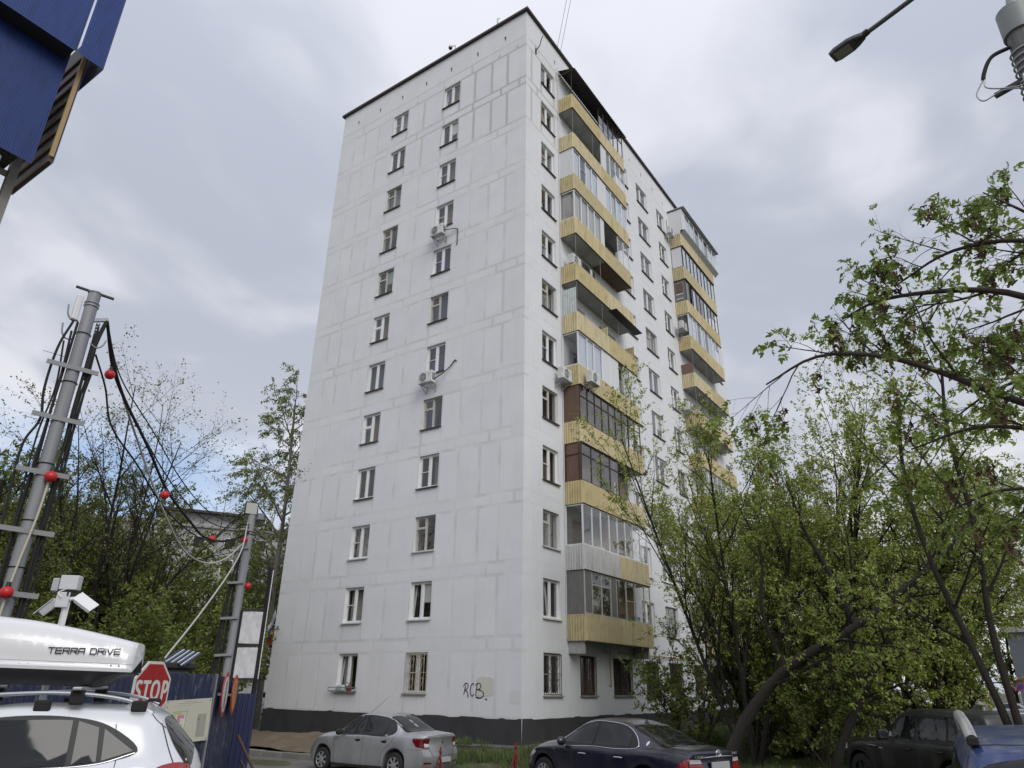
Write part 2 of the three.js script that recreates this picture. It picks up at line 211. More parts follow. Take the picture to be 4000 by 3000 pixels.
// windows: real openings with frame, sashes, panes, sill, curtain and a room behind
const geoCache = new Map(); const cached = (k, f) => { if (!geoCache.has(k)) geoCache.set(k, f()); return geoCache.get(k); };
const HW = 1.472;
function frameGeo(w, kind) {
  return cached(`fr${w.toFixed(2)}${kind}`, () => {
    const z0 = -0.17, z1 = -0.105, L = [], e = 0.055; L.push(box(0, w, 0, e, z0, z1), box(0, w, HW - e, HW, z0, z1), box(0, e, e, HW - e, z0, z1), box(w - e, w, e, HW - e, z0, z1));
    const m = w * 0.5; L.push(box(m - 0.045, m + 0.045, e, HW - e, z0, z1 + 0.006));
    const sash = (a, b, y0, y1) => { const t = 0.042; L.push(box(a, b, y0, y0 + t, z0 + 0.01, z1 - 0.008), box(a, b, y1 - t, y1, z0 + 0.01, z1 - 0.008), box(a, a + t, y0 + t, y1 - t, z0 + 0.01, z1 - 0.008), box(b - t, b, y0 + t, y1 - t, z0 + 0.01, z1 - 0.008)); };
    if (kind === 'two') { sash(e, m - 0.045, e, HW - e); } else if (kind === 'bar') { sash(e, m - 0.045, e, HW - e); L.push(box(e, m - 0.045, HW * 0.5 - 0.014, HW * 0.5 + 0.014, z1 - 0.006, z1 + 0.012)); } else if (kind === 'old') { L.push(box(e, m - 0.045, HW * 0.66 - 0.03, HW * 0.66 + 0.03, z0, z1 + 0.004)); sash(e, m - 0.045, HW * 0.66 + 0.03, HW - e); } else if (kind === 'vent') { L.push(box(e, m - 0.045, HW * 0.58 - 0.03, HW * 0.58 + 0.03, z0, z1 + 0.004)); sash(e, m - 0.045, e, HW * 0.58 - 0.03); sash(e, m - 0.045, HW * 0.58 + 0.03, HW - e); }
    if (kind !== 'old') sash(m + 0.045, w - e, e, HW - e);
    return boxUV(merge(L));
  });
}
const tiltSash = w => cached('ts' + w.toFixed(2), () => { const W = w * 0.5 - 0.1, H = HW - 0.11, t = 0.05; const g = merge([box(0, W, 0, t, 0, 0.05), box(0, W, H - t, H, 0, 0.05), box(0, t, t, H - t, 0, 0.05), box(W - t, W, t, H - t, 0, 0.05)]); g.rotateX(-0.11); return g; });
function curtainGeo(w, h, seed, amp = 0.03) { const r = rngOf(seed), n = 36, pos = [], idx = []; for (let i = 0; i <= n; i++) { const x = i / n * w, z = amp * (Math.sin(i * 1.7 + seed) + 0.6 * (r() - 0.5)); pos.push(x, 0, z, x, h, z * 0.7); if (i < n) { const k = i * 2; idx.push(k, k + 2, k + 3, k, k + 3, k + 1); } } const g = new THREE.BufferGeometry(); g.setAttribute('position', new THREE.Float32BufferAttribute(pos, 3)); g.setAttribute('uv', new THREE.Float32BufferAttribute(new Float32Array(pos.length / 3 * 2), 2)); g.setIndex(idx); g.computeVertexNormals(); return g; }
const curtMats = [mat([0.4, 0.4, 0.38], 0.9), mat([0.22, 0.21, 0.19], 0.9), mat([0.2, 0.15, 0.1], 0.9), mat([0.06, 0.08, 0.17], 0.9), mat([0.24, 0.2, 0.15], 0.9), mat([0.2, 0.24, 0.26], 0.9)];
const sillDark = mat([0.06, 0.045, 0.04], 0.55), sillGrey = mat([0.3, 0.29, 0.27], 0.6), sillWhite = mat([0.62, 0.62, 0.62], 0.5);
const rw = rngOf(77);
function windowAt(side, a, b, n, o = {}) {
  const w = b - a, y = winBot(n); const kind = o.kind || ['bar', 'two', 'bar', 'vent', 'old', 'bar', 'two'][Math.floor(rw() * 7)];
  const fm = kind === 'old' ? M.oldWhite : (o.brown ? M.brownWood : M.pvc);
  const win = mesh('window', frameGeo(w, kind), fm, block); if (side) { win.position.set(0, y, -a); win.rotation.y = Math.PI / 2; } else win.position.set(-WL + a, y, 0);
  const m = w / 2, gm = rw() < 0.3 ? M.glassDusty : M.glass;
  mesh('pane', cached('pn' + w.toFixed(2), () => box(0.06, w / 2 - 0.05, 0.06, HW - 0.06, -0.137, -0.133)), gm, win); mesh('pane', cached('pm' + w.toFixed(2), () => box(w / 2 + 0.05, w - 0.06, 0.06, HW - 0.06, -0.139, -0.135)), gm, win);
  const sm = o.sill || (n > 3 ? sillDark : n === 1 ? sillGrey : sillWhite);
  mesh('sill', cached('si' + w.toFixed(2), () => { const g = box(-0.05, w + 0.04, -0.018, 0.0, -0.1, 0.085); const l = box(-0.05, w + 0.04, -0.05, -0.0185, 0.07, 0.085); return merge([g, l]); }), sm, win);
  mesh('room_lining', cached('rm' + w.toFixed(2), () => merge([box(-0.5, w + 0.5, -0.7, HW + 0.4, -3.45, -3.4), box(-0.5, w + 0.5, HW + 0.35, HW + 0.4, -3.399, -0.301), box(-0.5, w + 0.5, -0.7, -0.65, -3.399, -0.301), box(-0.5, -0.45, -0.649, HW + 0.349, -3.399, -0.301), box(w + 0.45, w + 0.5, -0.649, HW + 0.349, -3.399, -0.301)])), M.room, win);
  const c = o.curtain !== undefined ? o.curtain : Math.floor(rw() * 9);
  if (c < 6) { const half = rw(); const cw = half < 0.55 ? w : w * 0.48; const off = half > 0.78 ? w * 0.5 : 0; mesh('curtain', cached(`cu${cw.toFixed(2)}${Math.floor(rw() * 3)}`, () => curtainGeo(cw, HW + 0.1, Math.floor(cw * 100))), curtMats[c], win, [off, -0.05, -0.38 - rw() * 0.1]); }
  else if (c === 6) mesh('blind', cached('bl' + w.toFixed(2), () => box(w * 0.5, w - 0.04, HW * 0.45, HW, -0.2, -0.19)), mat([0.55, 0.56, 0.52], 0.9), win);
  if (o.tilt) { const ts = mesh('open_sash', tiltSash(w), M.pvc, win, [0.06, 0.05, -0.2]); ts.rotation.z = 0.0; }
  return win;
}
const endKinds = { A: ['two', 'bar', 'bar', 'two', 'vent', 'two', 'vent', 'old', 'old', 'old', 'two', 'bar'], B: ['bar', 'two', 'old', 'bar', 'old', 'bar', 'old', 'bar', 'bar', 'bar', 'two', 'two'] };
for (let n = 1; n <= 12; n++) for (const [k, a, b] of endWin) windowAt(false, a, b, n, { kind: endKinds[k][n - 1], tilt: (k === 'A' && n <= 1) || (k === 'B' && (n === 2 || n === 12)), curtain: k === 'B' && n === 6 ? 3 : (k === 'B' && n === 7 ? 3 : (k === 'A' && n === 6 ? 5 : undefined)) });
const cKinds = ['bar', 'two', 'old', 'bar', 'old', 'bar', 'old', 'bar', 'two', 'bar', 'two', 'two'];
for (let n = 1; n <= 12; n++) for (const [k, a, b] of sideWin) { if ('bcfg'.includes(k) && n > 1 && 0) continue; windowAt(true, a, b, n, { brown: n === 1 && k !== 'C', kind: k === 'C' ? cKinds[n - 1] : (n === 1 ? 'two' : undefined), tilt: (k === 'C' && (n === 2 || n === 11)) }); }
// window grilles of the ground floor
const rust = mat([0.085, 0.05, 0.035], 0.8, { map: rep(streakTex, 3) }), cream = mat([0.42, 0.38, 0.3], 0.7);
function grille(side, a, b, m, style) {
  const w = b - a, y = winBot(1), L = []; const nb = style === 0 ? 8 : 7; const z = 0.012;
  L.push(box(0, w, 0.02, 0.045, z - 0.012, z + 0.012), box(0, w, HW - 0.06, HW - 0.035, z - 0.012, z + 0.012), box(0, w, HW * 0.5, HW * 0.5 + 0.02, z - 0.01, z + 0.01));
  for (let i = 0; i <= nb; i++) { const x = lerp(0.02, w - 0.02, i / nb); L.push(rod([x, 0.045, z + 0.004], [x, HW - 0.06, z + 0.004], 0.011, 0.011, 5)); }
  if (style === 1) for (let i = 0; i < nb; i++) { const x0 = lerp(0.02, w - 0.02, i / nb), x1 = lerp(0.02, w - 0.02, (i + 1) / nb); L.push(rod([x0, 0.1, z + 0.014], [x1, HW * 0.5, z + 0.014], 0.009, 0.009, 4), rod([x1, HW * 0.5, z + 0.014], [x0, HW - 0.12, z + 0.014], 0.009, 0.009, 4)); }
  else for (const cx of [w * 0.28, w * 0.72]) for (const cy of [HW * 0.27, HW * 0.76]) for (const s of [-1, 1]) L.push(tube([[cx, cy - 0.24, z + 0.014], [cx + s * 0.12, cy - 0.05, z + 0.014], [cx + s * 0.15, cy + 0.12, z + 0.014], [cx + s * 0.07, cy + 0.17, z + 0.014], [cx + s * 0.04, cy + 0.08, z + 0.014]], 0.01, 4, 16));
  const g = mesh('window_grille', merge(L), m, block); if (side) { g.position.set(0, y, -a); g.rotation.y = Math.PI / 2; } else g.position.set(-WL + a, y, 0);
}
grille(false, endWin[1][1], endWin[1][2], cream, 0);
[[0, rust, 0], [1, rust, 1], [2, mat([0.05, 0.035, 0.03], 0.8), 0], [3, mat([0.12, 0.11, 0.11], 0.8), 1], [4, rust, 0], [5, rust, 1]].forEach(([i, m, s]) => grille(true, sideWin[i][1], sideWin[i][2], m, s));
// ---------------------------------------------------------------- balconies
const sheetGrime = dataTex(512, 512, (i, j) => { const a = fbm(i / 512 * 20, j / 512 * 4, 91, 4), b = fbm(i / 512 * 5, j / 512 * 5, 92, 5, 5); const v = 1 - 0.2 * smooth(0.52, 0.78, a) - 0.12 * smooth(0.5, 0.75, b); return [v, v * 0.985, v * 0.95]; });
const yellow = [[0.64, 0.555, 0.34], [0.59, 0.505, 0.285], [0.66, 0.585, 0.385], [0.57, 0.495, 0.3]].map((c, i) => mat(c, 0.6, { map: (() => { const t = rep(sheetGrime, 0.3 + 0.09 * i); t.offset.set(i * 0.23, i * 0.41); return t; })() }));
const whiteSheet = mat([0.62, 0.63, 0.65], 0.5, { map: rep(sheetGrime, 0.5) }), lightSheet = mat([0.55, 0.62, 0.64], 0.5, { map: rep(sheetGrime, 0.8) });
const plywood = mat([0.2, 0.195, 0.19], 0.85, { map: rep(streakTex, 0.8) }), plyBrown = mat([0.16, 0.1, 0.075], 0.85, { map: rep(streakTex, 0.7) });
const slabMat = mat([0.42, 0.42, 0.41], 0.9, { map: rep(mulTex, 0.7) }), whitePanel = mat([0.68, 0.69, 0.71], 0.5), steelPost = mat([0.2, 0.22, 0.2], 0.6), rustyEdge = mat([0.07, 0.045, 0.035], 0.8);
const linings = [mat([0.2, 0.14, 0.09], 0.8, { map: rep(streakTex, 1.2) }), mat([0.16, 0.15, 0.135], 0.85, { map: rep(streakTex, 1) }), mat([0.24, 0.2, 0.15], 0.8, { map: rep(streakTex, 1.5) })];
const BD = 0.85;
function glaze(bal, segs, L, y0, y1, fm, xf, opt = {}) {
  const t = opt.t || 0.045, d = 0.05, fr = []; const tot = segs.reduce((s, q) => s + (q[1] || 1), 0); let x = 0;
  const rail = !segs.every(s => s[0] === 'o');
  const runs = []; for (const [k, w = 1] of segs) { const a = x / tot * L, b = (x + w) / tot * L; x += w; runs.push([k, a, b]); }
  for (const [k, a, b] of runs) {
    if (k === 'o') continue;
    fr.push(box(a, b, y0, y0 + t, -d, 0), box(a, b, y1 - t, y1, -d, 0), box(a, a + t * 0.6, y0 + t, y1 - t, -d, 0), box(b - t * 0.6, b, y0 + t, y1 - t, -d, 0));
    const e = t * 0.6;
    if (k === 'g' || k === 'c' || k === 'T') { mesh('pane', xf(box(a + e, b - e, y0 + t, y1 - t, -0.03, -0.025)), M.glass, bal); if (k === 'c') mesh('curtain', xf(curtainGeo(b - a, y1 - y0 - 0.1, 7 + Math.round(a * 10), 0.02).translate(a, y0 + 0.05, -0.12)), curtMats[0], bal); if (k === 'T') fr.push(box(a + e, b - e, lerp(y0, y1, 0.7) - 0.02, lerp(y0, y1, 0.7) + 0.02, -d, 0.002)); }
    else if (k === 'm') { mesh('pane', xf(box(a + e, b - e, y0 + t, y1 - t, -0.03, -0.025)), M.glass, bal); fr.push(box(a + e, b - e, (y0 + y1) / 2 - 0.014, (y0 + y1) / 2 + 0.014, -d, 0.004)); }
    else if (k === 's') mesh('infill_panel', xf(box(a + e, b - e, y0 + t, y1 - t, -0.04, -0.01)), opt.solid || whitePanel, bal);
    else if (k === 'b') { mesh('pane', xf(box(a + e, b - e, y0 + t, y1 - t, -0.03, -0.025)), M.glass, bal); mesh('blind', xf(box(a + 0.02, b - 0.02, y0 + 0.1, y1 - 0.06, -0.09, -0.085)), opt.blind || mat([0.5, 0.56, 0.64], 0.8), bal); }
  }
  if (fr.length) mesh('glazing_frame', xf(boxUV(merge(fr))), fm, bal);
}
const g_ = (n, k = 'g') => Array.from({ length: n }, () => [k, 1]);
const SP = { P: M.pvc, W: M.brownWood, D: mat([0.05, 0.035, 0.03], 0.5), O: M.oldWhite };
const bay1 = {
  12: { end: null, fr: [['o', 5], ['g', 1], ['g', 1], ['T', 1], ['T', 1], ['T', 1]], m: 'D', awning: true, posts: [0.05] },
  11: { end: null, fr: [['o', 5], ['s', 0.9], ['g', 0.8], ['m', 1.1], ['g', 0.9], ['g', 0.9]], m: 'P', posts: [0.04, 2.3] },
  10: { end: ['s'], fr: [['b'], ['m'], ['b'], ['b'], ['s', 1.4], ['b'], ['c'], ['b'], ['b']], m: 'P' },
  9: { line: true, end: ['c'], fr: [['c'], ['c'], ['c'], ['c'], ['s', 0.5], ['o', 2.3], ['g'], ['g']], m: 'P', boards: [2.95, 3.9] },
  8: { end: null, fr: [['o', 1]], m: 'D', posts: [0.04, 2.6], clutter: 8, underRust: true },
  7: { end: 'sheet', fr: [['o', 1]], m: 'D', posts: [0.04, 2.6, 4.4], clutter: 7, farAwning: true },
  6: { end: ['g'], fr: [['b'], ['b', 0.8], ['b'], ['s'], ['s', 1.1], ['o', 0.7], ['c', 0.9], ['s', 1.0]], m: 'P' },
  5: { line: true, end: 'wood', fr: [['T'], ['T'], ['T'], ['T'], ['T'], ['T'], ['T'], ['T'], ['T']], m: 'W' },
  4: { line: true, end: 'woodglass', fr: [['T'], ['T'], ['T'], ['T'], ['o', 3]], m: 'W' },
  3: { line: true, end: ['g'], fr: [['g'], ['g'], ['g'], ['g'], ['g'], ['m'], ['g'], ['g']], m: 'P', split: true },
  2: { line: true, end: 'ply', fr: [['s', 0.55], ['T', 0.75], ['T', 0.75], ['s', 0.5], ['g', 0.85], ['m', 0.85], ['g', 0.85], ['g', 0.6]], m: 'O' },
};
const bay2 = {
  12: { end: ['s'], fr: [['s', 0.6], ['b'], ['b'], ['g'], ['b'], ['g'], ['b'], ['b']], m: 'P', roofed: true },
  11: { line: true, end: ['s'], fr: g_(9, 'b'), m: 'D' }, 10: { line: true, end: 'junk', fr: [['g'], ['o', 0.8], ['b'], ['g'], ['g'], ['b'], ['g'], ['g'], ['g']], m: 'D' },
  9: { line: true, end: ['g'], fr: [['b'], ['b'], ['g'], ['b'], ['g'], ['b'], ['b'], ['g'], ['s', 0.7]], m: 'P' },
  8: { end: 'mat', fr: [['o', 1]], m: 'D', posts: [0.04, 2.6, 4] }, 7: { end: null, fr: [['o', 1]], m: 'D', posts: [0.04, 2.2, 3.1, 5.4] },
  6: { end: null, fr: [['o', 1]], m: 'D', posts: [0.04, 2.6] }, 5: { end: ['g'], fr: g_(8), m: 'P' }, 4: { end: ['s'], fr: g_(7), m: 'P' }, 3: { end: ['g'], fr: g_(8), m: 'O' }, 2: { end: ['s'], fr: g_(7, 'T'), m: 'W' },
};
function makeBalcony(n, X0, L, sp, bayNo) {
  const yb = 3.72 + (n - 2) * FH, front = g => toSide(g.translate(X0, 0, BD)), near = g => toSide(g.rotateY(-Math.PI / 2).translate(X0, 0, 0)), far = g => toSide(g.rotateY(Math.PI / 2).translate(X0 + L, 0, BD)), loc = g => toSide(g);
  const bal = mesh('balcony', loc(boxUV(box(X0 + 0.01, X0 + L - 0.01, yb + 0.02, yb + 0.16, 0.007, BD - 0.015))), slabMat, block);
  const ym = yellow[(n * 7 + bayNo) % 4], yt = yb + 1.0, tilt = 0;
  const half = 3.15;
  if (sp.split) { mesh('parapet_sheet', front(corrugated(half, 0.97, 0.118, 0.045).translate(0, yb + 0.01, 0)), whiteSheet, bal); mesh('parapet_sheet', front(corrugated(L - half - 0.02, 0.97, 0.118, 0.045).translate(half + 0.02, yb + 0.01, -0.004)), ym, bal); }
  else { mesh('parapet_sheet', front(corrugated(half, 0.99, 0.118, 0.045).translate(0, yb, 0)), ym, bal); mesh('parapet_sheet', front(corrugated(L - half - 0.006, 0.985 + 0.02 * (n % 2), 0.118, 0.045).translate(half + 0.006, yb - 0.02 * (n % 3 === 0), 0.003)), yellow[(n * 5 + 1 + bayNo) % 4], bal); }
  mesh('parapet_sheet', near(corrugated(BD, 0.99, 0.118, 0.045).translate(0, yb, 0)), sp.split ? whiteSheet : ym, bal); mesh('parapet_sheet', far(corrugated(BD, 0.99, 0.118, 0.045).translate(0, yb, 0)), ym, bal);
  mesh('edge_flashing', loc(merge([box(X0 - 0.04, X0 + L + 0.04, yb - 0.012, yb + 0.012, BD - 0.01, BD + 0.052), box(X0 - 0.03, X0 - 0.002, yb - 0.012, yb + 0.012, 0.012, BD - 0.012)])), rustyEdge, bal);
  mesh('handrail', loc(merge([box(X0, X0 + L, yt - 0.03, yt + 0.0, BD - 0.05, BD - 0.004), box(X0 + 0.004, X0 + 0.045, yt - 0.03, yt, 0.01, BD - 0.052)])), sp.m === 'P' && sp.end ? M.pvc : steelPost, bal);
  const y0 = yt + 0.002, y1 = yb + FH - 0.02; const fm = SP[sp.m];
  if (!sp.roofed) glaze(bal, sp.fr, L, y0, y1, fm, front, { solid: n === 2 && bayNo === 1 ? plywood : whitePanel });
  if (Array.isArray(sp.end) && !sp.roofed) glaze(bal, [[sp.end[0], 1]], BD - 0.06, y0, y1, fm, g => near(g.translate(0.01, 0, 0)));
  else if (sp.end === 'sheet') mesh('infill_panel', near(corrugated(BD - 0.08, 1.35, 0.14, 0.02).translate(0.02, y0, 0)), lightSheet, bal);
  else if (sp.end === 'wood' || sp.end === 'woodglass') { mesh('infill_panel', near(box(0.01, BD - 0.05, y0, y1, -0.03, 0)), plyBrown, bal); if (sp.end === 'woodglass') mesh('glazing_frame', near(merge([box(0.05, BD - 0.08, y0 + 1.15, y0 + 1.2, 0.002, 0.03), box(0.05, 0.1, y0, y1, 0.002, 0.03), box(BD - 0.13, BD - 0.08, y0, y1, 0.002, 0.03)])), M.brownWood, bal); }
  else if (sp.end === 'ply') mesh('infill_panel', near(box(0.01, BD - 0.05, y0, y1, -0.03, 0)), plywood, bal);
  else if (sp.end === 'junk') { mesh('infill_panel', near(box(0.02, BD - 0.06, y0, y1 - 0.1, -0.03, 0)), plywood, bal); mesh('hatch_board', near(box(0.16, 0.6, y0 + 0.75, y0 + 1.4, 0.002, 0.03)), plyBrown, bal); mesh('hatch_frame', near(merge([box(0.14, 0.62, y0 + 0.2, y0 + 0.24, 0.002, 0.03), box(0.14, 0.62, y0 + 0.55, y0 + 0.6, 0.002, 0.03)])), M.pvc, bal); }
  else if (sp.end === 'mat') mesh('infill_panel', near(box(0.01, BD - 0.05, y0 - 0.02, y0 + 0.72, -0.02, 0)), mat([0.2, 0.125, 0.1], 0.9, { map: rep(mulTex, 2) }), bal);
  if (sp.line) { mesh('wall_lining', loc(boxUV(box(X0 + 0.05, X0 + 3.1, yb + 0.165, y1, 0.01, 0.03))), linings[(n + bayNo) % 3], bal); mesh('wall_lining', loc(boxUV(box(X0 + 3.2, X0 + L - 0.05, yb + 0.165, y1, 0.01, 0.03))), linings[(n + 1) % 3], bal); mesh('divider', loc(boxUV(box(X0 + 3.12, X0 + 3.17, yb + 0.165, y1, 0.01, BD - 0.07))), linings[n % 3], bal); const rr = rngOf(n * 31 + bayNo); for (let i = 0; i < 6; i++) { const x = X0 + 0.3 + i * 1.0 + rr() * 0.3, h = 0.6 + rr() * 1.1; mesh('stored_box', loc(rbox(x, x + 0.3 + rr() * 0.35, yb + 0.166, yb + 0.17 + h, 0.04, 0.3 + rr() * 0.15, 0.01)), [plyBrown, M.oldWhite, plywood, steelPost][Math.floor(rr() * 4)], bal); } }
  for (const p of sp.posts || []) mesh('post', loc(rod([X0 + p, yt, BD - 0.03], [X0 + p, yb + FH + 0.02, BD - 0.03], 0.014, 0.014, 6)), steelPost, bal);
  if (sp.boards) mesh('infill_panel', front(boxUV(box(sp.boards[0], sp.boards[1], y0, y1, -0.5, -0.47))), plyBrown, bal);
  if (sp.underRust) mesh('ceiling_lining', loc(box(X0 + 3.2, X0 + L - 0.05, yb + FH - 0.012, yb + FH + 0.015, 0.05, BD - 0.04)), plyBrown, bal);
  if (sp.clutter) { const r = rngOf(n); for (let i = 0; i < 7; i++) { const x = X0 + 0.9 + i * 0.75, h = 0.5 + r() * 0.9; mesh(i % 2 ? 'stored_board' : 'cupboard', loc(rbox(x, x + 0.25 + r() * 0.3, yb + 0.165, yb + 0.4 + h, 0.05, 0.25 + r() * 0.2, 0.01)), [plyBrown, M.oldWhite, M.darkMetal, steelPost][i % 4], bal); } if (n === 8) for (let i = 0; i < 5; i++) mesh('hanging_clothes', loc(curtainGeo(0.22, 0.5, i + 3, 0.03).translate(X0 + 1.3 + i * 0.26, yb + 1.35, 0.5)), [M.black, mat([0.03, 0.035, 0.06], 0.9), M.black, mat([0.6, 0.6, 0.6], 0.9), M.black][i], bal); if (n === 7) { mesh('divider', loc(corrugated(0.8, 1.4, 0.1, 0.02).rotateY(-Math.PI / 2).translate(X0 + 3.15, yb + 0.165, 0.02)), yellow[0], bal); mesh('infill_panel', far(corrugated(BD - 0.1, 0.75, 0.1, 0.02).translate(0.05, yt, -0.03)), yellow[1], bal); } }
  if (sp.farAwning) mesh('awning', loc(bar([X0 + 3.3, yb + FH - 0.12, BD + 0.2], [X0 + L + 0.15, yb + FH - 0.2, BD + 0.2], 0.46, 0.025)), M.darkMetal, bal);
  if (sp.awning) { // dark sheet roof over the open half, lighter frame on the other
    mesh('awning', loc(corrugated(L + 0.2, 1.15, 0.16, 0.03).rotateX(-1.22).translate(X0 - 0.08, yb + FH - 0.42 + 0.4, 1.1)), M.darkMetal, bal);
    mesh('post', loc(merge([rod([X0 + 0.05, yt, BD - 0.03], [X0 + 0.05, yb + FH + 0.1, BD - 0.03], 0.018, 0.018, 6), bar([X0 - 0.05, yb + FH - 0.02, 0.05], [X0 - 0.05, yb + FH - 0.06, BD + 0.15], 0.04, 0.04)])), rustyEdge, bal);
    mesh('stored_board', loc(merge([box(X0 + 2.6, X0 + 3.1, yb + 0.165, yb + 2.2, 0.3, 0.34)])), plyBrown, bal); mesh('stored_box', loc(rbox(X0 + 0.7, X0 + 1.4, yb + 0.165, yb + 1.25, 0.2, 0.55, 0.01)), M.oldWhite, bal);
  }
  if (sp.roofed) { // protruding white enclosure with its own roof on the top floor
    const o = 0.22, f2 = g => toSide(g.translate(X0 - 0.05, 0, BD + o)), n2 = g => toSide(g.rotateY(-Math.PI / 2).translate(X0 - 0.05, 0, 0)); const e0 = yb + 1.28, e1 = yb + 3.02;
    glaze(bal, sp.fr, L + 0.75, e0, e1, M.pvc, f2); glaze(bal, [['s', 1]], BD + o - 0.06, e0, e1, M.pvc, n2);
    mesh('lean_to_roof', loc(bar([X0 - 0.12, e1 + 0.12, 0.62], [X0 + L + 0.8, e1 + 0.12, 0.62], 1.35, 0.06)), mat([0.3, 0.31, 0.32], 0.5), bal);
    mesh('apron_sheet', loc(corrugated(L + 0.7, 0.42, 0.2, 0.01).rotateX(0.75).translate(X0 - 0.03, e0 - 0.3, BD + 0.02)), mat([0.42, 0.43, 0.43], 0.5), bal); mesh('infill_panel', loc(box(X0 - 0.045, X0 - 0.02, yt, e0, 0.02, BD)), whitePanel, bal);
  }
  return bal;
}
for (let n = 2; n <= 12; n++) { makeBalcony(n, 3.2, 6.25, bay1[n], 1); makeBalcony(n, 18.6, 6.4, bay2[n], 2); }
// cap slabs and bracket walls of the lowest balconies
for (const [X0, L] of [[3.2, 6.25], [18.6, 6.4]]) for (const g of [box(X0 + 0.06, X0 + 0.14, 3.26, 3.735, 0.007, BD - 0.12), box(X0 + L * 0.5 - 0.04, X0 + L * 0.5 + 0.04, 3.4, 3.735, 0.007, BD - 0.3), box(X0 + L - 0.3, X0 + L - 0.2, 3.26, 3.735, 0.007, BD - 0.12)]) mesh('balcony_bracket', toSide(g), slabMat, block);
{ // yellow gas pipe
  const gm = mat([0.42, 0.26, 0.04], 0.5); const z = 0.09;
  mesh('gas_pipe', toSide(merge([tube([[6.62, 2.12, 0.02], [6.62, 2.1, z], [6.62, 2.2, z], [6.62, 2.8, z], [6.62, 3.38, z], [6.66, 3.45, z], [6.8, 3.46, z]], 0.026, 8, 60), rod([6.75, 3.46, z], [26.5, 3.47, z], 0.024, 0.024, 8)])), gm, block);
  mesh('pipe_clamp', toSide(merge([7.6, 9.6, 9.75, 11.6, 13.6, 13.75].map(x => box(x, x + 0.1, 3.43, 3.5, 0.007, z)))), gm, block);
  mesh('riser_pipe', toSide(merge([rod([3.08, 3.8, 0.05], [3.08, 34.0, 0.05], 0.02, 0.02, 6)])), whitePanel, block);
}
// graffiti in ribbons of black paint, and the painted-over patches
function ribbon(pts, w, z, n = 40) { const c = new THREE.CatmullRomCurve3(pts.map(p => V3(p[0], p[1], 0)), false, 'centripetal'); const pos = [], idx = []; for (let i = 0; i <= n; i++) { const p = c.getPoint(i / n), t = c.getTangent(i / n); const ww = w * (0.75 + 0.5 * vnoise(i * 0.4, pts.length, 5)); pos.push(p.x - t.y * ww, p.y + t.x * ww, z, p.x + t.y * ww, p.y - t.x * ww, z); if (i < n) { const k = i * 2; idx.push(k, k + 2, k + 3, k, k + 3, k + 1); } } const g = new THREE.BufferGeometry(); g.setAttribute('position', new THREE.Float32BufferAttribute(pos, 3)); g.setIndex(idx); g.computeVertexNormals(); g.setAttribute('uv', new THREE.Float32BufferAttribute(new Float32Array(pos.length / 3 * 2), 2)); return g; }
{
  const blob = (x0, x1, y0, y1, seed, z) => { const s = new THREE.Shape(), P = []; const per = 44; for (let i = 0; i < per; i++) { const a = i / per * Math.PI * 2, cx = Math.cos(a), cy = Math.sin(a), k = 1 / Math.pow(Math.pow(Math.abs(cx), 5) + Math.pow(Math.abs(cy), 5), 0.2) * (0.94 + 0.12 * hash3(i, seed, 3)); P.push(new THREE.Vector2((x0 + x1) / 2 + cx * k * (x1 - x0) / 2, (y0 + y1) / 2 + cy * k * (y1 - y0) / 2)); } s.setFromPoints(P); return new THREE.ShapeGeometry(s).translate(0, 0, z); };
  mesh('paint_patch', toEnd(blob(WL - 2.0, WL - 1.22, 1.72, 2.36, 4, 0.009)), mat([0.62, 0.61, 0.55], 0.9), block); mesh('paint_patch', toEnd(blob(WL - 0.52, WL - 0.06, 1.5, 1.92, 9, 0.009)), mat([0.66, 0.69, 0.7], 0.9), block);
  const u = (x, y) => [WL - 2.6 + x, 1.66 + y], z = 0.013, S = [];
  S.push(ribbon([u(0.05, 0.1), u(0.09, 0.25), u(0.12, 0.42)], 0.017, z), ribbon([u(0.02, 0.36), u(0.1, 0.47), u(0.22, 0.46), u(0.24, 0.36), u(0.14, 0.27), u(0.1, 0.26), u(0.2, 0.2), u(0.25, 0.08), u(0.24, 0.0)], 0.017, z));
  S.push(ribbon([u(0.5, 0.44), u(0.46, 0.48), u(0.38, 0.4), u(0.34, 0.24), u(0.38, 0.1), u(0.46, 0.06), u(0.52, 0.14)], 0.017, z + 0.001));
  S.push(ribbon([u(0.6, 0.06), u(0.62, 0.25), u(0.66, 0.46)], 0.018, z), ribbon([u(0.58, 0.4), u(0.68, 0.49), u(0.8, 0.46), u(0.82, 0.36), u(0.72, 0.28), u(0.66, 0.27), u(0.82, 0.25), u(0.95, 0.16), u(0.94, 0.06), u(0.8, 0.0), u(0.6, 0.03)], 0.018, z + 0.001), ribbon([u(1.04, -0.02), u(1.08, -0.05), u(1.1, -0.01)], 0.022, z));
  for (const g of S) mesh('graffiti_stroke', toEnd(g), M.black, block);
}
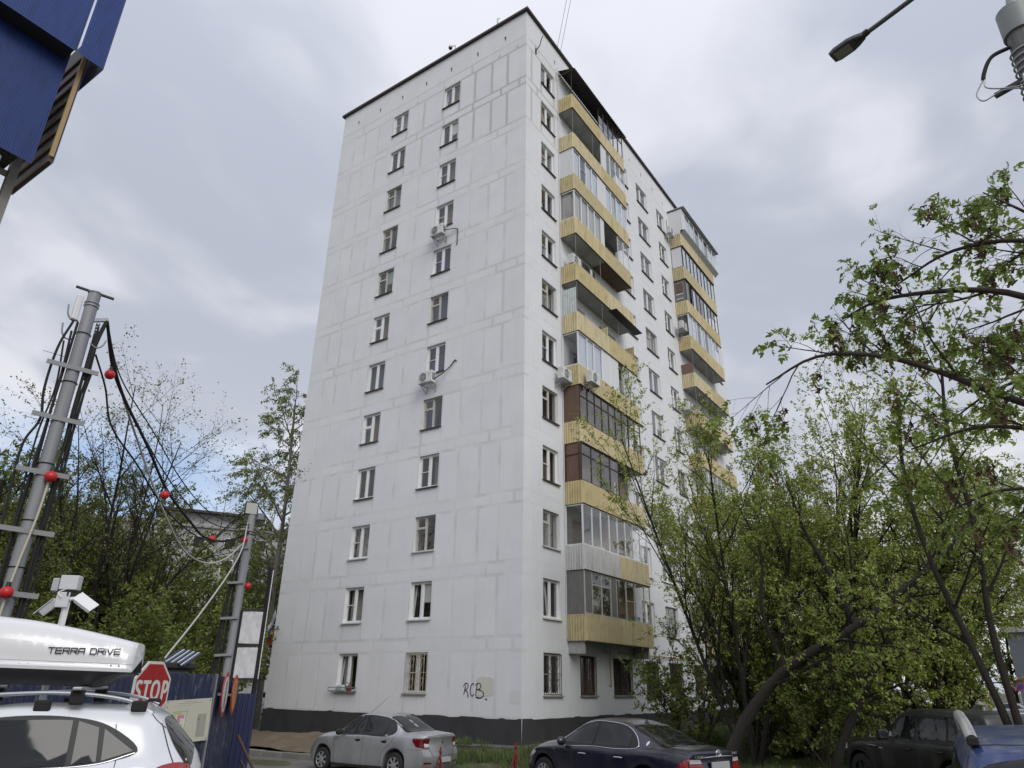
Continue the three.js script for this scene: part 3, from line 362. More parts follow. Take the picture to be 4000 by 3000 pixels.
// window box rail and things on the ground floor sill
{
  const a = endWin[0][1], b = endWin[0][2], y = winBot(1);
  mesh('sill_rail', toEnd(merge([bar([a - 0.28, y + 0.03, 0.16], [b + 0.25, y + 0.03, 0.16], 0.03, 0.03), bar([a - 0.28, y + 0.16, 0.16], [b + 0.25, y + 0.16, 0.16], 0.03, 0.03), ...[-0.15, 0.5, 1.2].map(k => bar([a + k, y + 0.0, 0.0], [a + k, y + 0.02, 0.17], 0.03, 0.03)), ...[-0.28, 0.2, 0.8, 1.38].map(k => rod([a + k, y + 0.02, 0.16], [a + k, y + 0.18, 0.16], 0.013, 0.013, 5))])), M.greyMetal, block);
  const t1 = mesh('storage_tub', rbox(-0.17, 0.17, 0, 0.26, -0.09, 0.09, 0.03), mat([0.5, 0.6, 0.6], 0.4), scene, [-WL + a + 0.3, y + 0.001, 0.0]); tag(t1, 'pale plastic tub behind rail of ground floor sill', 'tub');
  const pot = thing('flower_pot', 'dark red flower pot on ground floor window sill', 'flower pot', [-WL + a + 0.78, y + 0.001, 0.0]); mesh('pot', new THREE.LatheGeometry([[0, 0], [0.1, 0], [0.15, 0.2], [0.16, 0.22], [0.13, 0.21], [0, 0.19]].map(p => new THREE.Vector2(...p)), 16), mat([0.22, 0.05, 0.04], 0.7), pot); mesh('plant_stem', merge([0, 1, 2, 3, 4].map(i => tube([[0, 0.19, 0], [0.05 * Math.cos(i * 1.3), 0.32, 0.05 * Math.sin(i * 1.3)], [0.16 * Math.cos(i * 1.3), 0.36, 0.16 * Math.sin(i * 1.3)]], 0.008, 4, 8))), mat([0.08, 0.14, 0.04], 0.8), pot);
}
// air conditioners
const acBody = mat([0.66, 0.67, 0.66], 0.5, { map: rep(mulTex, 1.3) }), acDark = mat([0.05, 0.055, 0.06], 0.6);
function aircon(label, pos, turn, hose, group = 'outdoor air conditioner units on the block') {
  const t = thing('air_conditioner', label, 'air conditioner', pos, turn, group);
  mesh('casing', rbox(-0.4, 0.4, 0, 0.56, -0.14, 0.16, 0.02), acBody, t); const gr = mesh('fan_grille', tx(new THREE.TorusGeometry(0.225, 0.014, 6, 32), -0.1, 0.28, 0.165), M.pvc, t); mesh('fan', tx(new THREE.CylinderGeometry(0.22, 0.22, 0.012, 28), -0.1, 0.28, 0.162, 0, Math.PI / 2), acDark, t);
  mesh('grille_wires', merge([0.06, 0.1, 0.14, 0.18].map(r => tx(new THREE.TorusGeometry(r, 0.005, 4, 28), -0.1, 0.28, 0.174)).concat([0, 1, 2].map(i => rod([-0.1 - 0.22 * Math.cos(i * 1.05), 0.28 - 0.22 * Math.sin(i * 1.05), 0.174], [-0.1 + 0.22 * Math.cos(i * 1.05), 0.28 + 0.22 * Math.sin(i * 1.05), 0.174], 0.005, 0.005, 4)))), M.pvc, gr);
  mesh('side_slats', merge([0, 1, 2, 3, 4, 5].map(i => box(0.401, 0.406, 0.12 + i * 0.06, 0.15 + i * 0.06, -0.1, 0.1))), acDark, t);
  for (const x of [-0.28, 0.28]) mesh('bracket', merge([bar([x, -0.02, -0.32], [x, -0.02, 0.2], 0.04, 0.035), bar([x, -0.33, -0.318], [x, -0.02, 0.12], 0.025, 0.025), box(x - 0.02, x + 0.02, -0.36, 0.1, -0.345, -0.322)]), M.galv, t);
  if (hose) mesh('refrigerant_hose', tube(hose, 0.025, 6, 40), hose.length > 4 ? acDark : M.greyMetal, t);
  return t;
}
aircon('air conditioner under ninth floor end wall window with black hose', [-4.98, 22.62, 0.36], 0, [[0.4, 0.2, 0], [0.6, 0.22, -0.1], [0.85, 0.28, -0.28], [0.97, 0.24, -0.31], [0.98, -0.2, -0.33], [0.98, -0.7, -0.33]]);
aircon('air conditioner under sixth floor end wall window with slanting hose', [-5.08, 14.62, 0.36], 0, [[0.4, 0.15, 0], [0.7, 0.35, -0.15], [1.1, 0.72, -0.3], [1.35, 0.98, -0.32], [1.42, 0.9, -0.34]]);
aircon('air conditioner beside sixth floor corner window of long side', [0.36, 14.62, -2.75], Math.PI / 2);
aircon('air conditioner hung on yellow parapet of sixth floor balcony', [1.22, 14.62, -3.8], Math.PI / 2);
aircon('air conditioner below top floor window beside far balconies', [0.36, 31.35, -17.9], Math.PI / 2, [[0.3, 0.56, -0.05], [0.32, 0.9, -0.3], [0.32, 1.3, -0.33], [0.32, 1.6, -0.33]]);
aircon('air conditioner at near end of far ninth floor balcony', [0.5, 23.95, -18.25], Math.PI / 2);
aircon('air conditioner on wall above far sixth floor balcony', [0.38, 18.2, -18.3], Math.PI / 2);
aircon('air conditioner inside open eighth floor near balcony', [0.45, 21.1, -3.75], Math.PI / 2);
// roof furniture
{
  const c = thing('roof_camera', 'dark dome camera on bent mast at roof edge', 'camera', [-5.35, TOP + 0.16, -0.2]); mesh('mast', merge([rod([0.25, 0, 0], [0.25, 0.75, 0], 0.02, 0.02, 6), bar([0.25, 0.78, 0], [-0.02, 0.86, 0.03], 0.03, 0.03)]), M.greyMetal, c); mesh('camera_housing', tx(new THREE.CylinderGeometry(0.1, 0.12, 0.16, 14), -0.08, 0.84, 0.05), acBody, c); mesh('camera_dome', tx(new THREE.SphereGeometry(0.105, 16, 10), -0.08, 0.74, 0.05), M.black, c);
  const a = thing('roof_antenna', 'thin pale antenna mast on end wall roof edge', 'antenna', [-2.1, TOP + 0.16, -0.25]); mesh('mast', rod([0, 0, 0], [0, 1.0, 0], 0.018, 0.018, 6), M.galv, a); mesh('antenna_panel', rbox(-0.05, 0.05, 0.45, 1.0, -0.03, 0.05, 0.02), M.white, a); mesh('antenna_arm', bar([0, 0.9, 0], [0.16, 0.93, 0], 0.02, 0.02), M.galv, a);
  const b = thing('wall_hook', 'dark bent cable bracket on wall below roof corner', 'bracket', [0, 33.3, -0.9]); mesh('arm', tube([[0, 0, 0], [0.25, 0.2, 0], [0.35, 0.55, 0], [0.42, 0.85, -0.05]], 0.025, 6, 20), M.darkMetal, b); mesh('base_plate', box(0.006, 0.03, -0.25, 0.1, -0.06, 0.06), M.darkMetal, b);
  for (const [i, p] of [[0, [0.1, TOP + 0.1, -3.0]], [1, [0.1, TOP + 0.12, -3.35]]]) tag(mesh('roof_wire', tube([p, [p[0] + 4, p[1] + 2.0, p[2] + 4.2], [p[0] + 12, p[1] + 7.5, p[2] + 12]], 0.012, 4, 24), M.galv, scene), i ? 'thin wire leaving roof edge, the one further from corner' : 'thin wire leaving roof edge, the one nearer corner', 'wire', 'wires leaving the roof');
}
// ---------------------------------------------------------------- construction site: fence, tower, poles, cables, signs
const fenceTex = dataTex(512, 512, (i, j) => { const a = fbm(i / 512 * 30, j / 512 * 5, 111, 4), b = fbm(i / 512 * 60, j / 512 * 60, 112, 3), s = smooth(0.6, 0.75, a) * smooth(0.3, 0.6, b), w = smooth(0.66, 0.74, fbm(i / 512 * 120, j / 512 * 9, 113, 3)); const k = 0.5 * s + 0.5 * w; return [lerp(0.017, 0.19, k * 0.8), lerp(0.023, 0.2, k * 0.8), lerp(0.058, 0.23, k * 0.8)]; });
const fenceMat = mat([1, 1, 1], 0.5, { map: rep(fenceTex, 0.5) }), fenceClean = mat([0.017, 0.024, 0.075], 0.45);
const postMat = mat([0.03, 0.035, 0.06], 0.6);
function fenceRun(label, a, b, topA, topB, nSheets, m) {
  const t = thing('site_fence', label, 'fence', [a[0], 0, a[1]], Math.atan2(-(b[1] - a[1]), b[0] - a[0]), 'blue site fence runs'); const L = Math.hypot(b[0] - a[0], b[1] - a[1]), w = L / nSheets, g0 = -0.25;
  for (let i = 0; i < nSheets; i++) { const top = lerp(topA, topB, (i + 0.5) / nSheets); mesh('fence_sheet', corrugated(w + 0.012, top - g0 - 0.05, 0.105, 0.018).translate(i * w - 0.006, g0, i % 2 ? 0.003 : 0), m, t); }
  for (let i = 0; i <= nSheets; i += 2) mesh('fence_post', box(i * w - 0.03, i * w + 0.03, -0.4, lerp(topA, topB, i / nSheets) - 0.15, -0.07, -0.012), postMat, t);
  for (const y of [0.4, 1.5]) mesh('fence_rail', bar([0, y, -0.036], [L, y, -0.036], 0.03, 0.04), postMat, t);
  return t;
}
fenceRun('scuffed blue corrugated fence run carrying the site plan poster', [3.22, 20.6], [3.22, 14.31], 2.28, 2.24, 6, fenceMat);
fenceRun('dark blue corrugated fence run carrying two round signs', [3.2, 14.29], [0.62, 11.93], 2.24, 2.09, 3, fenceMat);
fenceRun('short lowest dark blue fence piece at end of run', [0.6, 11.9], [0.83, 11.58], 1.9, 1.9, 1, fenceClean);
tag(mesh('corner_angle', box(3.2, 3.27, 0.0, 2.2, 14.27, 14.3), mat([0.2, 0.21, 0.23], 0.6, { map: rep(streakTex, 2) }), scene), 'scratched metal angle strip at fence corner', 'angle strip');
{ // props leaning at the fence end
  const p = thing('fence_prop', 'rusty steel tube propping end of blue fence', 'prop', [1.5, 0, 12.4]); mesh('tube_strut', rod([0, 1.1, 0], [1.0, -0.12, -0.25], 0.028, 0.028, 8), rust, p); mesh('foot_plate', box(0.9, 1.1, -0.2, -0.1, -0.33, -0.17), rust, p);
  const p2 = thing('fence_prop', 'shorter rusty steel tube low beside fence end', 'prop', [1.2, 0, 12.1]); mesh('tube_strut', tube([[0.1, 0.62, 0], [0.2, 0.55, 0], [0.42, 0.2, -0.06], [0.62, -0.12, -0.1]], 0.024, 8, 20), rust, p2); mesh('foot_plate', box(0.54, 0.7, -0.2, -0.1, -0.17, -0.04), rust, p2);
}
{ // site plan poster: flat print
  const c = document.createElement('canvas'); c.width = 768; c.height = 512; const x = c.getContext('2d'); x.fillStyle = '#b9b7a8'; x.fillRect(0, 0, 768, 512); const r = rngOf(5);
  for (let i = 0; i < 500; i++) { x.fillStyle = `rgba(${120 + r() * 90 | 0},${115 + r() * 85 | 0},${90 + r() * 60 | 0},0.10)`; x.fillRect(r() * 768, r() * 512, 4 + r() * 30, 2 + r() * 9); }
  x.strokeStyle = '#4a4a48'; x.lineWidth = 2; x.beginPath(); x.moveTo(118, 0); x.lineTo(112, 512); x.stroke();
  x.lineWidth = 3; x.beginPath(); x.moveTo(380, 26); x.lineTo(560, 26); x.moveTo(300, 46); x.lineTo(640, 46); x.stroke(); x.lineWidth = 1.5; x.beginPath(); x.moveTo(220, 72); x.lineTo(500, 70); x.stroke();
  x.fillStyle = '#9fae84'; x.fillRect(262, 150, 90, 200); x.fillStyle = '#c8c8ba'; x.fillRect(280, 176, 150, 230); x.fillStyle = '#b3838a'; x.fillRect(300, 180, 44, 230); x.fillRect(300, 180, 100, 44); x.fillStyle = '#a9aa5c'; x.fillRect(346, 290, 34, 60); x.fillRect(266, 150, 100, 20);
  x.strokeStyle = '#3c3e3c'; x.lineWidth = 3; x.strokeRect(250, 140, 170, 280); x.beginPath(); x.moveTo(420, 140); x.lineTo(440, 130); x.lineTo(400, 420); x.moveTo(240, 330); x.lineTo(360, 250); x.stroke();
  const table = (a, b, w, h, n) => { x.fillStyle = '#a2a197'; x.fillRect(a, b, w, h); x.lineWidth = 1.5; for (let i = 0; i <= n; i++) { x.beginPath(); x.moveTo(a, b + i * h / n); x.lineTo(a + w, b + i * h / n); x.stroke(); } x.strokeRect(a, b, w, h); x.beginPath(); x.moveTo(a + w * 0.25, b); x.lineTo(a + w * 0.25, b + h); x.stroke(); };
  table(590, 190, 120, 270, 22); table(12, 200, 90, 190, 14); x.fillStyle = '#8c2f2c'; x.fillRect(600, 235, 14, 26);
  x.beginPath(); x.moveTo(156, 90); x.lineTo(150, 60); x.lineTo(144, 90); x.closePath(); x.fillStyle = '#444'; x.fill();
  const t = new THREE.CanvasTexture(c); t.colorSpace = THREE.SRGBColorSpace; const pl = thing('site_plan_poster', 'weathered pale site plan poster fixed on blue fence', 'poster', [3.268, 1.48, 14.79], Math.PI / 2);
  const b = mesh('board', box(-0.49, 0.49, -0.32, 0.32, -0.006, 0), mat([0.45, 0.44, 0.38], 0.7), pl); mesh('print', new THREE.PlaneGeometry(0.98, 0.64).translate(0, 0, 0.0035), mat([1, 1, 1], 0.6, { map: t }), pl); pl.rotation.z = 0.05; for (const [a, e] of [[-0.46, 0.29], [0.46, 0.29], [-0.46, -0.29], [0.46, -0.29], [-0.3, 0.3]]) mesh('screw', tx(new THREE.CylinderGeometry(0.008, 0.008, 0.006, 8), a, e, 0.006, 0, Math.PI / 2), M.black, pl);
}
const font = await new FontLoader().loadAsync('fonts/droid/droid_sans_bold.typeface.json');
function textGeo(s, size, depth, sx = 1) { const sh = font.generateShapes(s, size); const g = new THREE.ExtrudeGeometry(sh, { depth, bevelEnabled: false, curveSegments: 5 }); g.computeBoundingBox(); const b = g.boundingBox; g.translate(-(b.max.x + b.min.x) / 2, -(b.max.y + b.min.y) / 2, 0); g.scale(sx, 1, 1); return g; }
const signGrime = rep(grainTex(51, 0.72, 1, 12, 5), 2);
{ // STOP sign
  const dir = Math.atan2(0.92, -0.376); // normal (0.92,-0.376)
  const s = thing('stop_sign', 'weathered red octagonal STOP sign on grey post behind white car', 'sign', [5.64, 0.0, 16.82], dir);
  const oct = (r) => { const sh = new THREE.Shape(); for (let i = 0; i < 8; i++) { const a = (i + 0.5) * Math.PI / 4; sh[i ? 'lineTo' : 'moveTo'](r * Math.cos(a), r * Math.sin(a)); } sh.closePath(); return sh; };
  const y = 1.965; mesh('rim', new THREE.ExtrudeGeometry(oct(0.36), { depth: 0.012, bevelEnabled: true, bevelSize: 0.004, bevelThickness: 0.004, bevelSegments: 2 }).translate(0, y, 0), mat([0.62, 0.62, 0.6], 0.5), s);
  mesh('red_face', new THREE.ExtrudeGeometry(oct(0.33), { depth: 0.003, bevelEnabled: false }).translate(0, y, 0.0165), mat([0.42, 0.022, 0.022], 0.5, { map: signGrime }), s);
  mesh('lettering', textGeo('STOP', 0.235, 0.003, 0.8).translate(0.0, y, 0.02), mat([0.62, 0.62, 0.6], 0.5), s);
  mesh('post', rod([0, -0.2, -0.03], [0, 2.15, -0.03], 0.03, 0.03, 10), M.greyMetal, s);
}
function roundSign(label, pos, turn, r, face, ring, inner, name = 'round_sign') {
  const s = thing(name, label, 'sign', pos, turn); mesh('disc', tx(new THREE.CylinderGeometry(r, r, 0.016, 40), 0, 0, 0.0, 0, Math.PI / 2), ring, s); mesh('face', tx(new THREE.CylinderGeometry(r * 0.8, r * 0.8, 0.006, 40), 0, 0, 0.011, 0, Math.PI / 2), face, s); inner(s); return s;
}
const turn2 = Math.atan2(0.672, -0.742);
{
  const redRing = mat([0.45, 0.03, 0.035], 0.5, { map: signGrime }), wf = mat([0.62, 0.62, 0.62], 0.5);
  const q = (s) => [3.22 - 0.742 * s + 0.672 * 0.1, 0, 14.29 - 0.672 * s - 0.742 * 0.1];
  const a = q(0.75), b = q(2.15);
  roundSign('white round sign with red ring, seen almost edge on', [a[0], 1.87, a[2]], turn2, 0.37, wf, redRing, s => { mesh('pictogram', merge([tx(new THREE.CircleGeometry(0.05, 16), -0.02, 0.17, 0.016), tx(new THREE.PlaneGeometry(0.09, 0.2), 0, 0.02, 0.016), tx(new THREE.PlaneGeometry(0.05, 0.2), -0.05, -0.15, 0.016, 0, 0, -0.3), tx(new THREE.PlaneGeometry(0.05, 0.2), 0.06, -0.15, 0.016, 0, 0, 0.3)]), M.black, s); mesh('back_rail', box(-0.2, 0.2, -0.02, 0.02, -0.09, -0.01), M.galv, s); });
  roundSign('orange round sign with red ring beside the white one', [b[0], 1.84, b[2]], turn2, 0.365, mat([0.62, 0.26, 0.03], 0.5, { map: signGrime }), redRing, s => { mesh('pictogram', merge([tx(new THREE.PlaneGeometry(0.3, 0.05), 0, 0.08, 0.016), tx(new THREE.PlaneGeometry(0.22, 0.05), 0, 0.16, 0.016)]), mat([0.3, 0.2, 0.08], 0.6), s); mesh('back_rail', box(-0.2, 0.2, -0.02, 0.02, -0.09, -0.01), M.galv, s); });
}
{ // blue clad tower
  const t = thing('clad_tower', 'tall blue corrugated site tower with wooden corner batten', 'tower', [-5, 0, 17.2]); const bl = [mat([0.016, 0.042, 0.19], 0.42, { map: rep(sheetGrime, 0.3) }), mat([0.018, 0.05, 0.22], 0.42, { map: rep(sheetGrime, 0.24) })]; const inside = mat([0.16, 0.16, 0.17], 0.7), wood = mat([0.42, 0.3, 0.15], 0.8, { map: rep(streakTex, 2) }), girtW = mat([0.16, 0.1, 0.06], 0.8), conc = mat([0.26, 0.25, 0.23], 0.9, { map: rep(mulTex, 0.6) });
  const ox = 5, oz = -17.2; // local = world + (ox, 0, oz)
  const zw = (z0, z1, y0, y1, x, m, n) => { const w = (z1 - z0) / n; for (let i = 0; i < n; i++) mesh('clad_sheet', corrugated(w, y1 - y0, 0.062, 0.014).rotateY(Math.PI / 2).translate(x + ox, y0, z1 - i * w + oz), m, t); };
  zw(17.1, 21.9, 15.1, 19.6, -4.93, bl[0], 4); zw(17.15, 21.95, 18.9, 24.5, -4.33, bl[1], 4); zw(16.39, 17.09, 18.9, 23.6, -4.33, bl[1], 1);
  mesh('soffit', box(-4.93 + ox, -4.35 + ox, 18.93, 18.96, 17.2 + oz, 21.9 + oz), M.darkMetal, t);
  mesh('clad_sheet', corrugated(2.6, 5.2, 0.062, 0.014).translate(-7.5 + ox, 15.45, 16.64 + oz), bl[0], t); // side wall, seen from inside
  mesh('side_lining', box(-7.5 + ox, -4.96 + ox, 15.46, 20.6, 16.665 + oz, 16.675 + oz), inside, t); mesh('clad_sheet', corrugated(1.7, 4.4, 0.062, 0.014).translate(-6.05 + ox, 18.9, 16.36 + oz), bl[1], t); mesh('side_lining', box(-6.0 + ox, -4.35 + ox, 18.91, 23.2, 16.38 + oz, 16.385 + oz), inside, t);
  for (let i = 0; i < 8; i++) mesh('girt', box(-7.5 + ox, -4.98 + ox, 15.5 + i * 0.58, 15.6 + i * 0.58, 16.68 + oz, 16.75 + oz), girtW, t);
  mesh('corner_batten', box(-4.98 + ox, -4.9 + ox, 15.63, 19.5, 16.68 + oz, 16.79 + oz), wood, t);
  mesh('tower_post', boxUV(box(-6.05 + ox, -5.83 + ox, -0.3, 18.6, 17.08 + oz, 17.3 + oz)), conc, t); mesh('tower_post', boxUV(box(-6.05 + ox, -5.83 + ox, -0.3, 18.6, 20.6 + oz, 20.82 + oz)), conc, t); mesh('tower_post', boxUV(box(-9.2 + ox, -8.98 + ox, -0.3, 18.6, 17.08 + oz, 17.3 + oz)), conc, t); mesh('tower_post', boxUV(box(-9.2 + ox, -8.98 + ox, -0.3, 18.6, 20.6 + oz, 20.82 + oz)), conc, t);
  for (const y of [13.55, 15.0]) mesh('tower_beam', box(-5.99 + ox, -5.89 + ox, y, y + 0.16, 17.31 + oz, 20.59 + oz), conc, t);
  mesh('tower_deck', box(-9.1 + ox, -5.0 + ox, 18.61, 18.75, 17.12 + oz, 21.6 + oz), M.darkMetal, t); mesh('tower_deck', box(-9.1 + ox, -5.1 + ox, 15.2, 15.3, 17.4 + oz, 20.58 + oz), M.darkMetal, t);
  mesh('floodlight_box', rbox(-5.2 + ox, -5.05 + ox, 14.72, 14.98, 17.75 + oz, 17.95 + oz, 0.02), M.greyMetal, t); mesh('floodlight_box', rbox(-5.2 + ox, -5.05 + ox, 14.75, 14.98, 18.0 + oz, 18.16 + oz, 0.02), M.greyMetal, t);
}
// ---- poles
const poleMat = mat([0.27, 0.28, 0.3], 0.55, { map: rep(mulTex, 1.2) }), crossMat = mat([0.24, 0.245, 0.25], 0.6);
{
  const p = thing('cable_pole', 'tall grey steel pole with crossbars and bundled cables, nearest camera', 'pole', [2.64, 0, 17.54]); const H = 8.3;
  mesh('shaft', rod([0, -0.3, 0], [0, H, 0], 0.108, 0.1, 20), poleMat, p); mesh('cap', new THREE.CylinderGeometry(0.112, 0.112, 0.02, 20).translate(0, H + 0.01, 0), M.greyMetal, p);
  const cd = V3(0.35, 0, -0.94).normalize(); // crossbar direction
  mesh('top_bar', bar([-0.3 * cd.x, H + 0.05, -0.3 * cd.z], [0.3 * cd.x, H + 0.0, 0.3 * cd.z], 0.05, 0.03), M.darkMetal, p);
  for (const [y, h] of [[6.84, 0.38], [5.94, 0.37], [5.04, 0.36], [4.13, 0.37], [3.22, 0.38]]) mesh('crossbar', bar([-h * cd.x + 0.1, y + 0.02, -h * cd.z + 0.05], [h * cd.x + 0.1, y - 0.02, h * cd.z + 0.05], 0.02, 0.075), crossMat, p);
  for (const y of [8.1, 8.04, 7.5, 6.6, 5.2, 4.3, 3.6]) mesh('band', tx(new THREE.TorusGeometry(0.114, 0.008, 5, 20), 0, y, 0, 0, Math.PI / 2), y > 8 ? M.galv : M.black, p);
  mesh('antenna_box', rbox(-0.1, -0.02, 7.72, 8.2, 0.14, 0.24, 0.02), M.white, p);
  for (const [y, s] of [[7.75, 1], [7.4, 1.15]]) mesh('hook', tube([[-0.1, y, 0.1], [-0.11 * s, y - 0.02, 0.2], [-0.12 * s, y + 0.06, 0.27], [-0.13 * s, y + 0.24, 0.3]], 0.014, 6, 16), M.greyMetal, p); mesh('hook', tube([[0.1, 7.35, -0.1], [0.12, 7.3, -0.2], [0.14, 7.36, -0.28], [0.15, 7.48, -0.32]], 0.014, 6, 16), M.greyMetal, p); mesh('insulator', merge([0, 1, 2, 3].map(i => tx(new THREE.SphereGeometry(0.035, 8, 6), 0.06, 7.75 - i * 0.06, -0.16))), M.galv, p);
  mesh('cable_bracket', bar([0.02, 7.8, -0.06], [0.13, 7.87, -0.28], 0.05, 0.06), M.greyMetal, p); mesh('cable_drop', tube([[0.12, 7.84, -0.26], [0.1, 7.6, -0.22], [0.09, 7.2, -0.18], [0.08, 6.7, -0.17]], 0.035, 7, 24), M.blackRubber, p);
  const r = rngOf(3); // cables strapped along the shaft
  const runs = [[-0.05, 0.14, 7.7, 0.026], [-0.02, 0.17, 7.5, 0.022], [0.06, -0.15, 7.75, 0.026], [0.08, -0.18, 7.7, 0.024], [0.1, -0.15, 7.6, 0.022], [0.11, -0.19, 7.4, 0.02], [-0.06, 0.2, 7.3, 0.018], [0.05, -0.21, 7.2, 0.022], [0.09, -0.22, 6.9, 0.02]];
  runs.forEach(([x, z, top, rad], i) => { const pts = []; for (let y = top; y > -0.2; y -= 0.8) pts.push([x + (r() - 0.5) * 0.05, y, z + (r() - 0.5) * (i > 5 ? 0.14 : 0.04)]); mesh('strapped_cable', tube(pts, rad * 0.8, 6, 70), M.blackRubber, p); });
  mesh('strapped_cable', tube([[-0.08, 7.7, 0.18], [-0.1, 7.2, 0.28], [-0.1, 6.4, 0.3], [-0.08, 5.9, 0.24], [-0.1, 5.5, 0.36], [-0.1, 4.6, 0.34], [-0.08, 3.6, 0.3], [-0.05, 1.5, 0.24]], 0.02, 6, 80), M.blackRubber, p);
  mesh('pale_cable', tube([[0.12, 5.02, -0.06], [0.16, 4.4, -0.02], [0.16, 3.6, 0.06], [0.16, 3.0, 0.1], [0.17, 1.0, 0.08]], 0.018, 6, 50), mat([0.5, 0.47, 0.36], 0.7), p);
  mesh('wire_tie', merge([7.05, 5.9, 5.17].map(y => rod([-0.1, y, 0.1], [-0.16, y + 0.01, 0.46], 0.006, 0.006, 4))), M.galv, p);
}
{
  const p = thing('cable_pole', 'shorter grey floodlight pole further back beside billboard', 'pole', [-1.61, 0, 10.71]); const H = 6.2;
  mesh('shaft', rod([0, -0.4, 0], [0, H, 0], 0.105, 0.1, 18), poleMat, p); const cd = V3(0.75, 0, -0.66);
  for (const [y, h] of [[5.3, 0.36], [4.42, 0.34], [3.55, 0.36], [2.68, 0.36]]) mesh('crossbar', bar([-h * cd.x + 0.1, y - 0.01, -h * cd.z + 0.08], [0.06 * cd.x + 0.1, y + 0.02, 0.06 * cd.z + 0.08], 0.05, 0.06), crossMat, p);
  mesh('floodlight', rbox(-0.17, 0.17, 0, 0.34, -0.05, 0.05, 0.02).rotateY(1.15).translate(0.0, H + 0.0, 0.06), M.darkMetal, p); mesh('floodlight_lens', box(-0.145, 0.145, 0.02, 0.31, 0.0505, 0.056).rotateY(1.15).translate(0.0, H, 0.06), mat([0.42, 0.43, 0.4], 0.3), p); mesh('floodlight_arm', tube([[0, H - 0.05, 0], [0.05, H + 0.02, -0.1], [0.03, H + 0.2, -0.12]], 0.014, 6, 12), M.darkMetal, p); mesh('junction_box', rbox(0.0, 0.2, H - 0.12, H + 0.06, -0.24, -0.08, 0.02), M.greyMetal, p);
  for (const [x, z, t] of [[-0.1, 0.1, 5.2], [-0.13, 0.14, 5.0], [-0.16, 0.17, 4.7], [-0.12, 0.06, 5.3], [-0.19, 0.2, 4.2]]) mesh('strapped_cable', tube([[x * 0.6, t + 0.3, z * 0.6], [x, t, z], [x * 1.3, t * 0.6, z * 1.4], [x * 1.2, 0, z * 1.3]], 0.02, 6, 40), M.blackRubber, p);
  for (const y of [5.75, 5.68]) mesh('band', tx(new THREE.TorusGeometry(0.108, 0.01, 5, 18), 0, y, 0, 0, Math.PI / 2), M.black, p);
}
{ // hanging cables between the poles, each a thing
  const A = [2.76, 7.85, 17.28], B = [-1.55, 5.72, 10.78];
  const cab = (label, pts, r, m) => tag(mesh('overhead_cable', tube(pts, r, 6, 80), m, scene), label, 'cable', 'cables hanging between the two poles');
  const pale = mat([0.42, 0.42, 0.4], 0.7);
  cab('pale grey cable sagging lowest between the two poles', [A, [2.25, 7.3, 16.75], [1.33, 6.32, 15.55], [0.74, 5.37, 14.51], [-0.08, 4.72, 13.33], [-0.66, 4.63, 12.35], [-1.03, 4.89, 11.64], [-1.5, 5.42, 10.92]], 0.02, pale);
  cab('thick black bundled cable running from pole top past red balls', [A, [2.2, 7.2, 16.7], [1.4, 6.3, 15.4], [0.75, 5.75, 14.5], [0.0, 5.36, 13.4], [-0.6, 5.2, 12.6], [-1.1, 5.3, 11.7], B], 0.027, M.blackRubber);
  cab('thin black cable sagging just above the bundled one', [A, [2.1, 7.05, 16.5], [1.2, 6.3, 15.2], [0.4, 5.8, 14.0], [-0.4, 5.6, 12.9], [-1.0, 5.6, 11.9], [-1.54, 5.85, 10.8]], 0.013, M.blackRubber);
  cab('uppermost thin black cable between the two poles', [A, [2.15, 7.25, 16.6], [1.3, 6.65, 15.3], [0.5, 6.1, 14.1], [-0.3, 5.78, 12.9], [-0.95, 5.74, 11.8], [-1.54, 5.92, 10.8]], 0.012, M.blackRubber);
  cab('slack black cable dropping steeply below pole top', [[2.72, 7.2, 17.3], [2.45, 6.8, 16.9], [2.1, 6.3, 16.5], [1.5, 5.9, 15.6], [0.8, 5.45, 14.6], [0.1, 5.2, 13.6], [-0.7, 5.15, 12.4], [-1.53, 5.6, 10.85]], 0.016, M.blackRubber);
  cab('long straight grey cable slanting down to the site cabin', [[-1.57, 5.96, 10.84], [-0.8, 5.2, 11.4], [0.3, 4.42, 12.36], [1.71, 3.25, 13.85], [2.75, 2.42, 15.0]], 0.018, pale);
  const ball = (label, p) => { const t = thing('red_lamp', label, 'lamp', p, 0, 'red festoon lamps'); mesh('globe', new THREE.SphereGeometry(0.088, 24, 16), mat([0.52, 0.018, 0.022], 0.4), t); mesh('socket', new THREE.CylinderGeometry(0.03, 0.04, 0.08, 10).translate(0, 0.105, 0), M.black, t); };
  ball('red globe lamp hanging highest, just below pole top', [2.27, 7.12, 16.8]); ball('red globe lamp on cables midway between the poles', [0.75, 5.62, 14.5]); ball('red globe lamp low on cables near further pole', [-0.9, 5.24, 12.22]); ball('red globe lamp touching top of further pole', [-1.47, 5.5, 10.92]); ball('red globe lamp halfway up the nearest pole', [2.83, 4.98, 17.5]); ball('red globe lamp low on nearest pole above white car', [2.85, 3.22, 17.66]); ball('red globe lamp partly hidden behind further pole', [-1.5, 4.36, 10.58]);
}
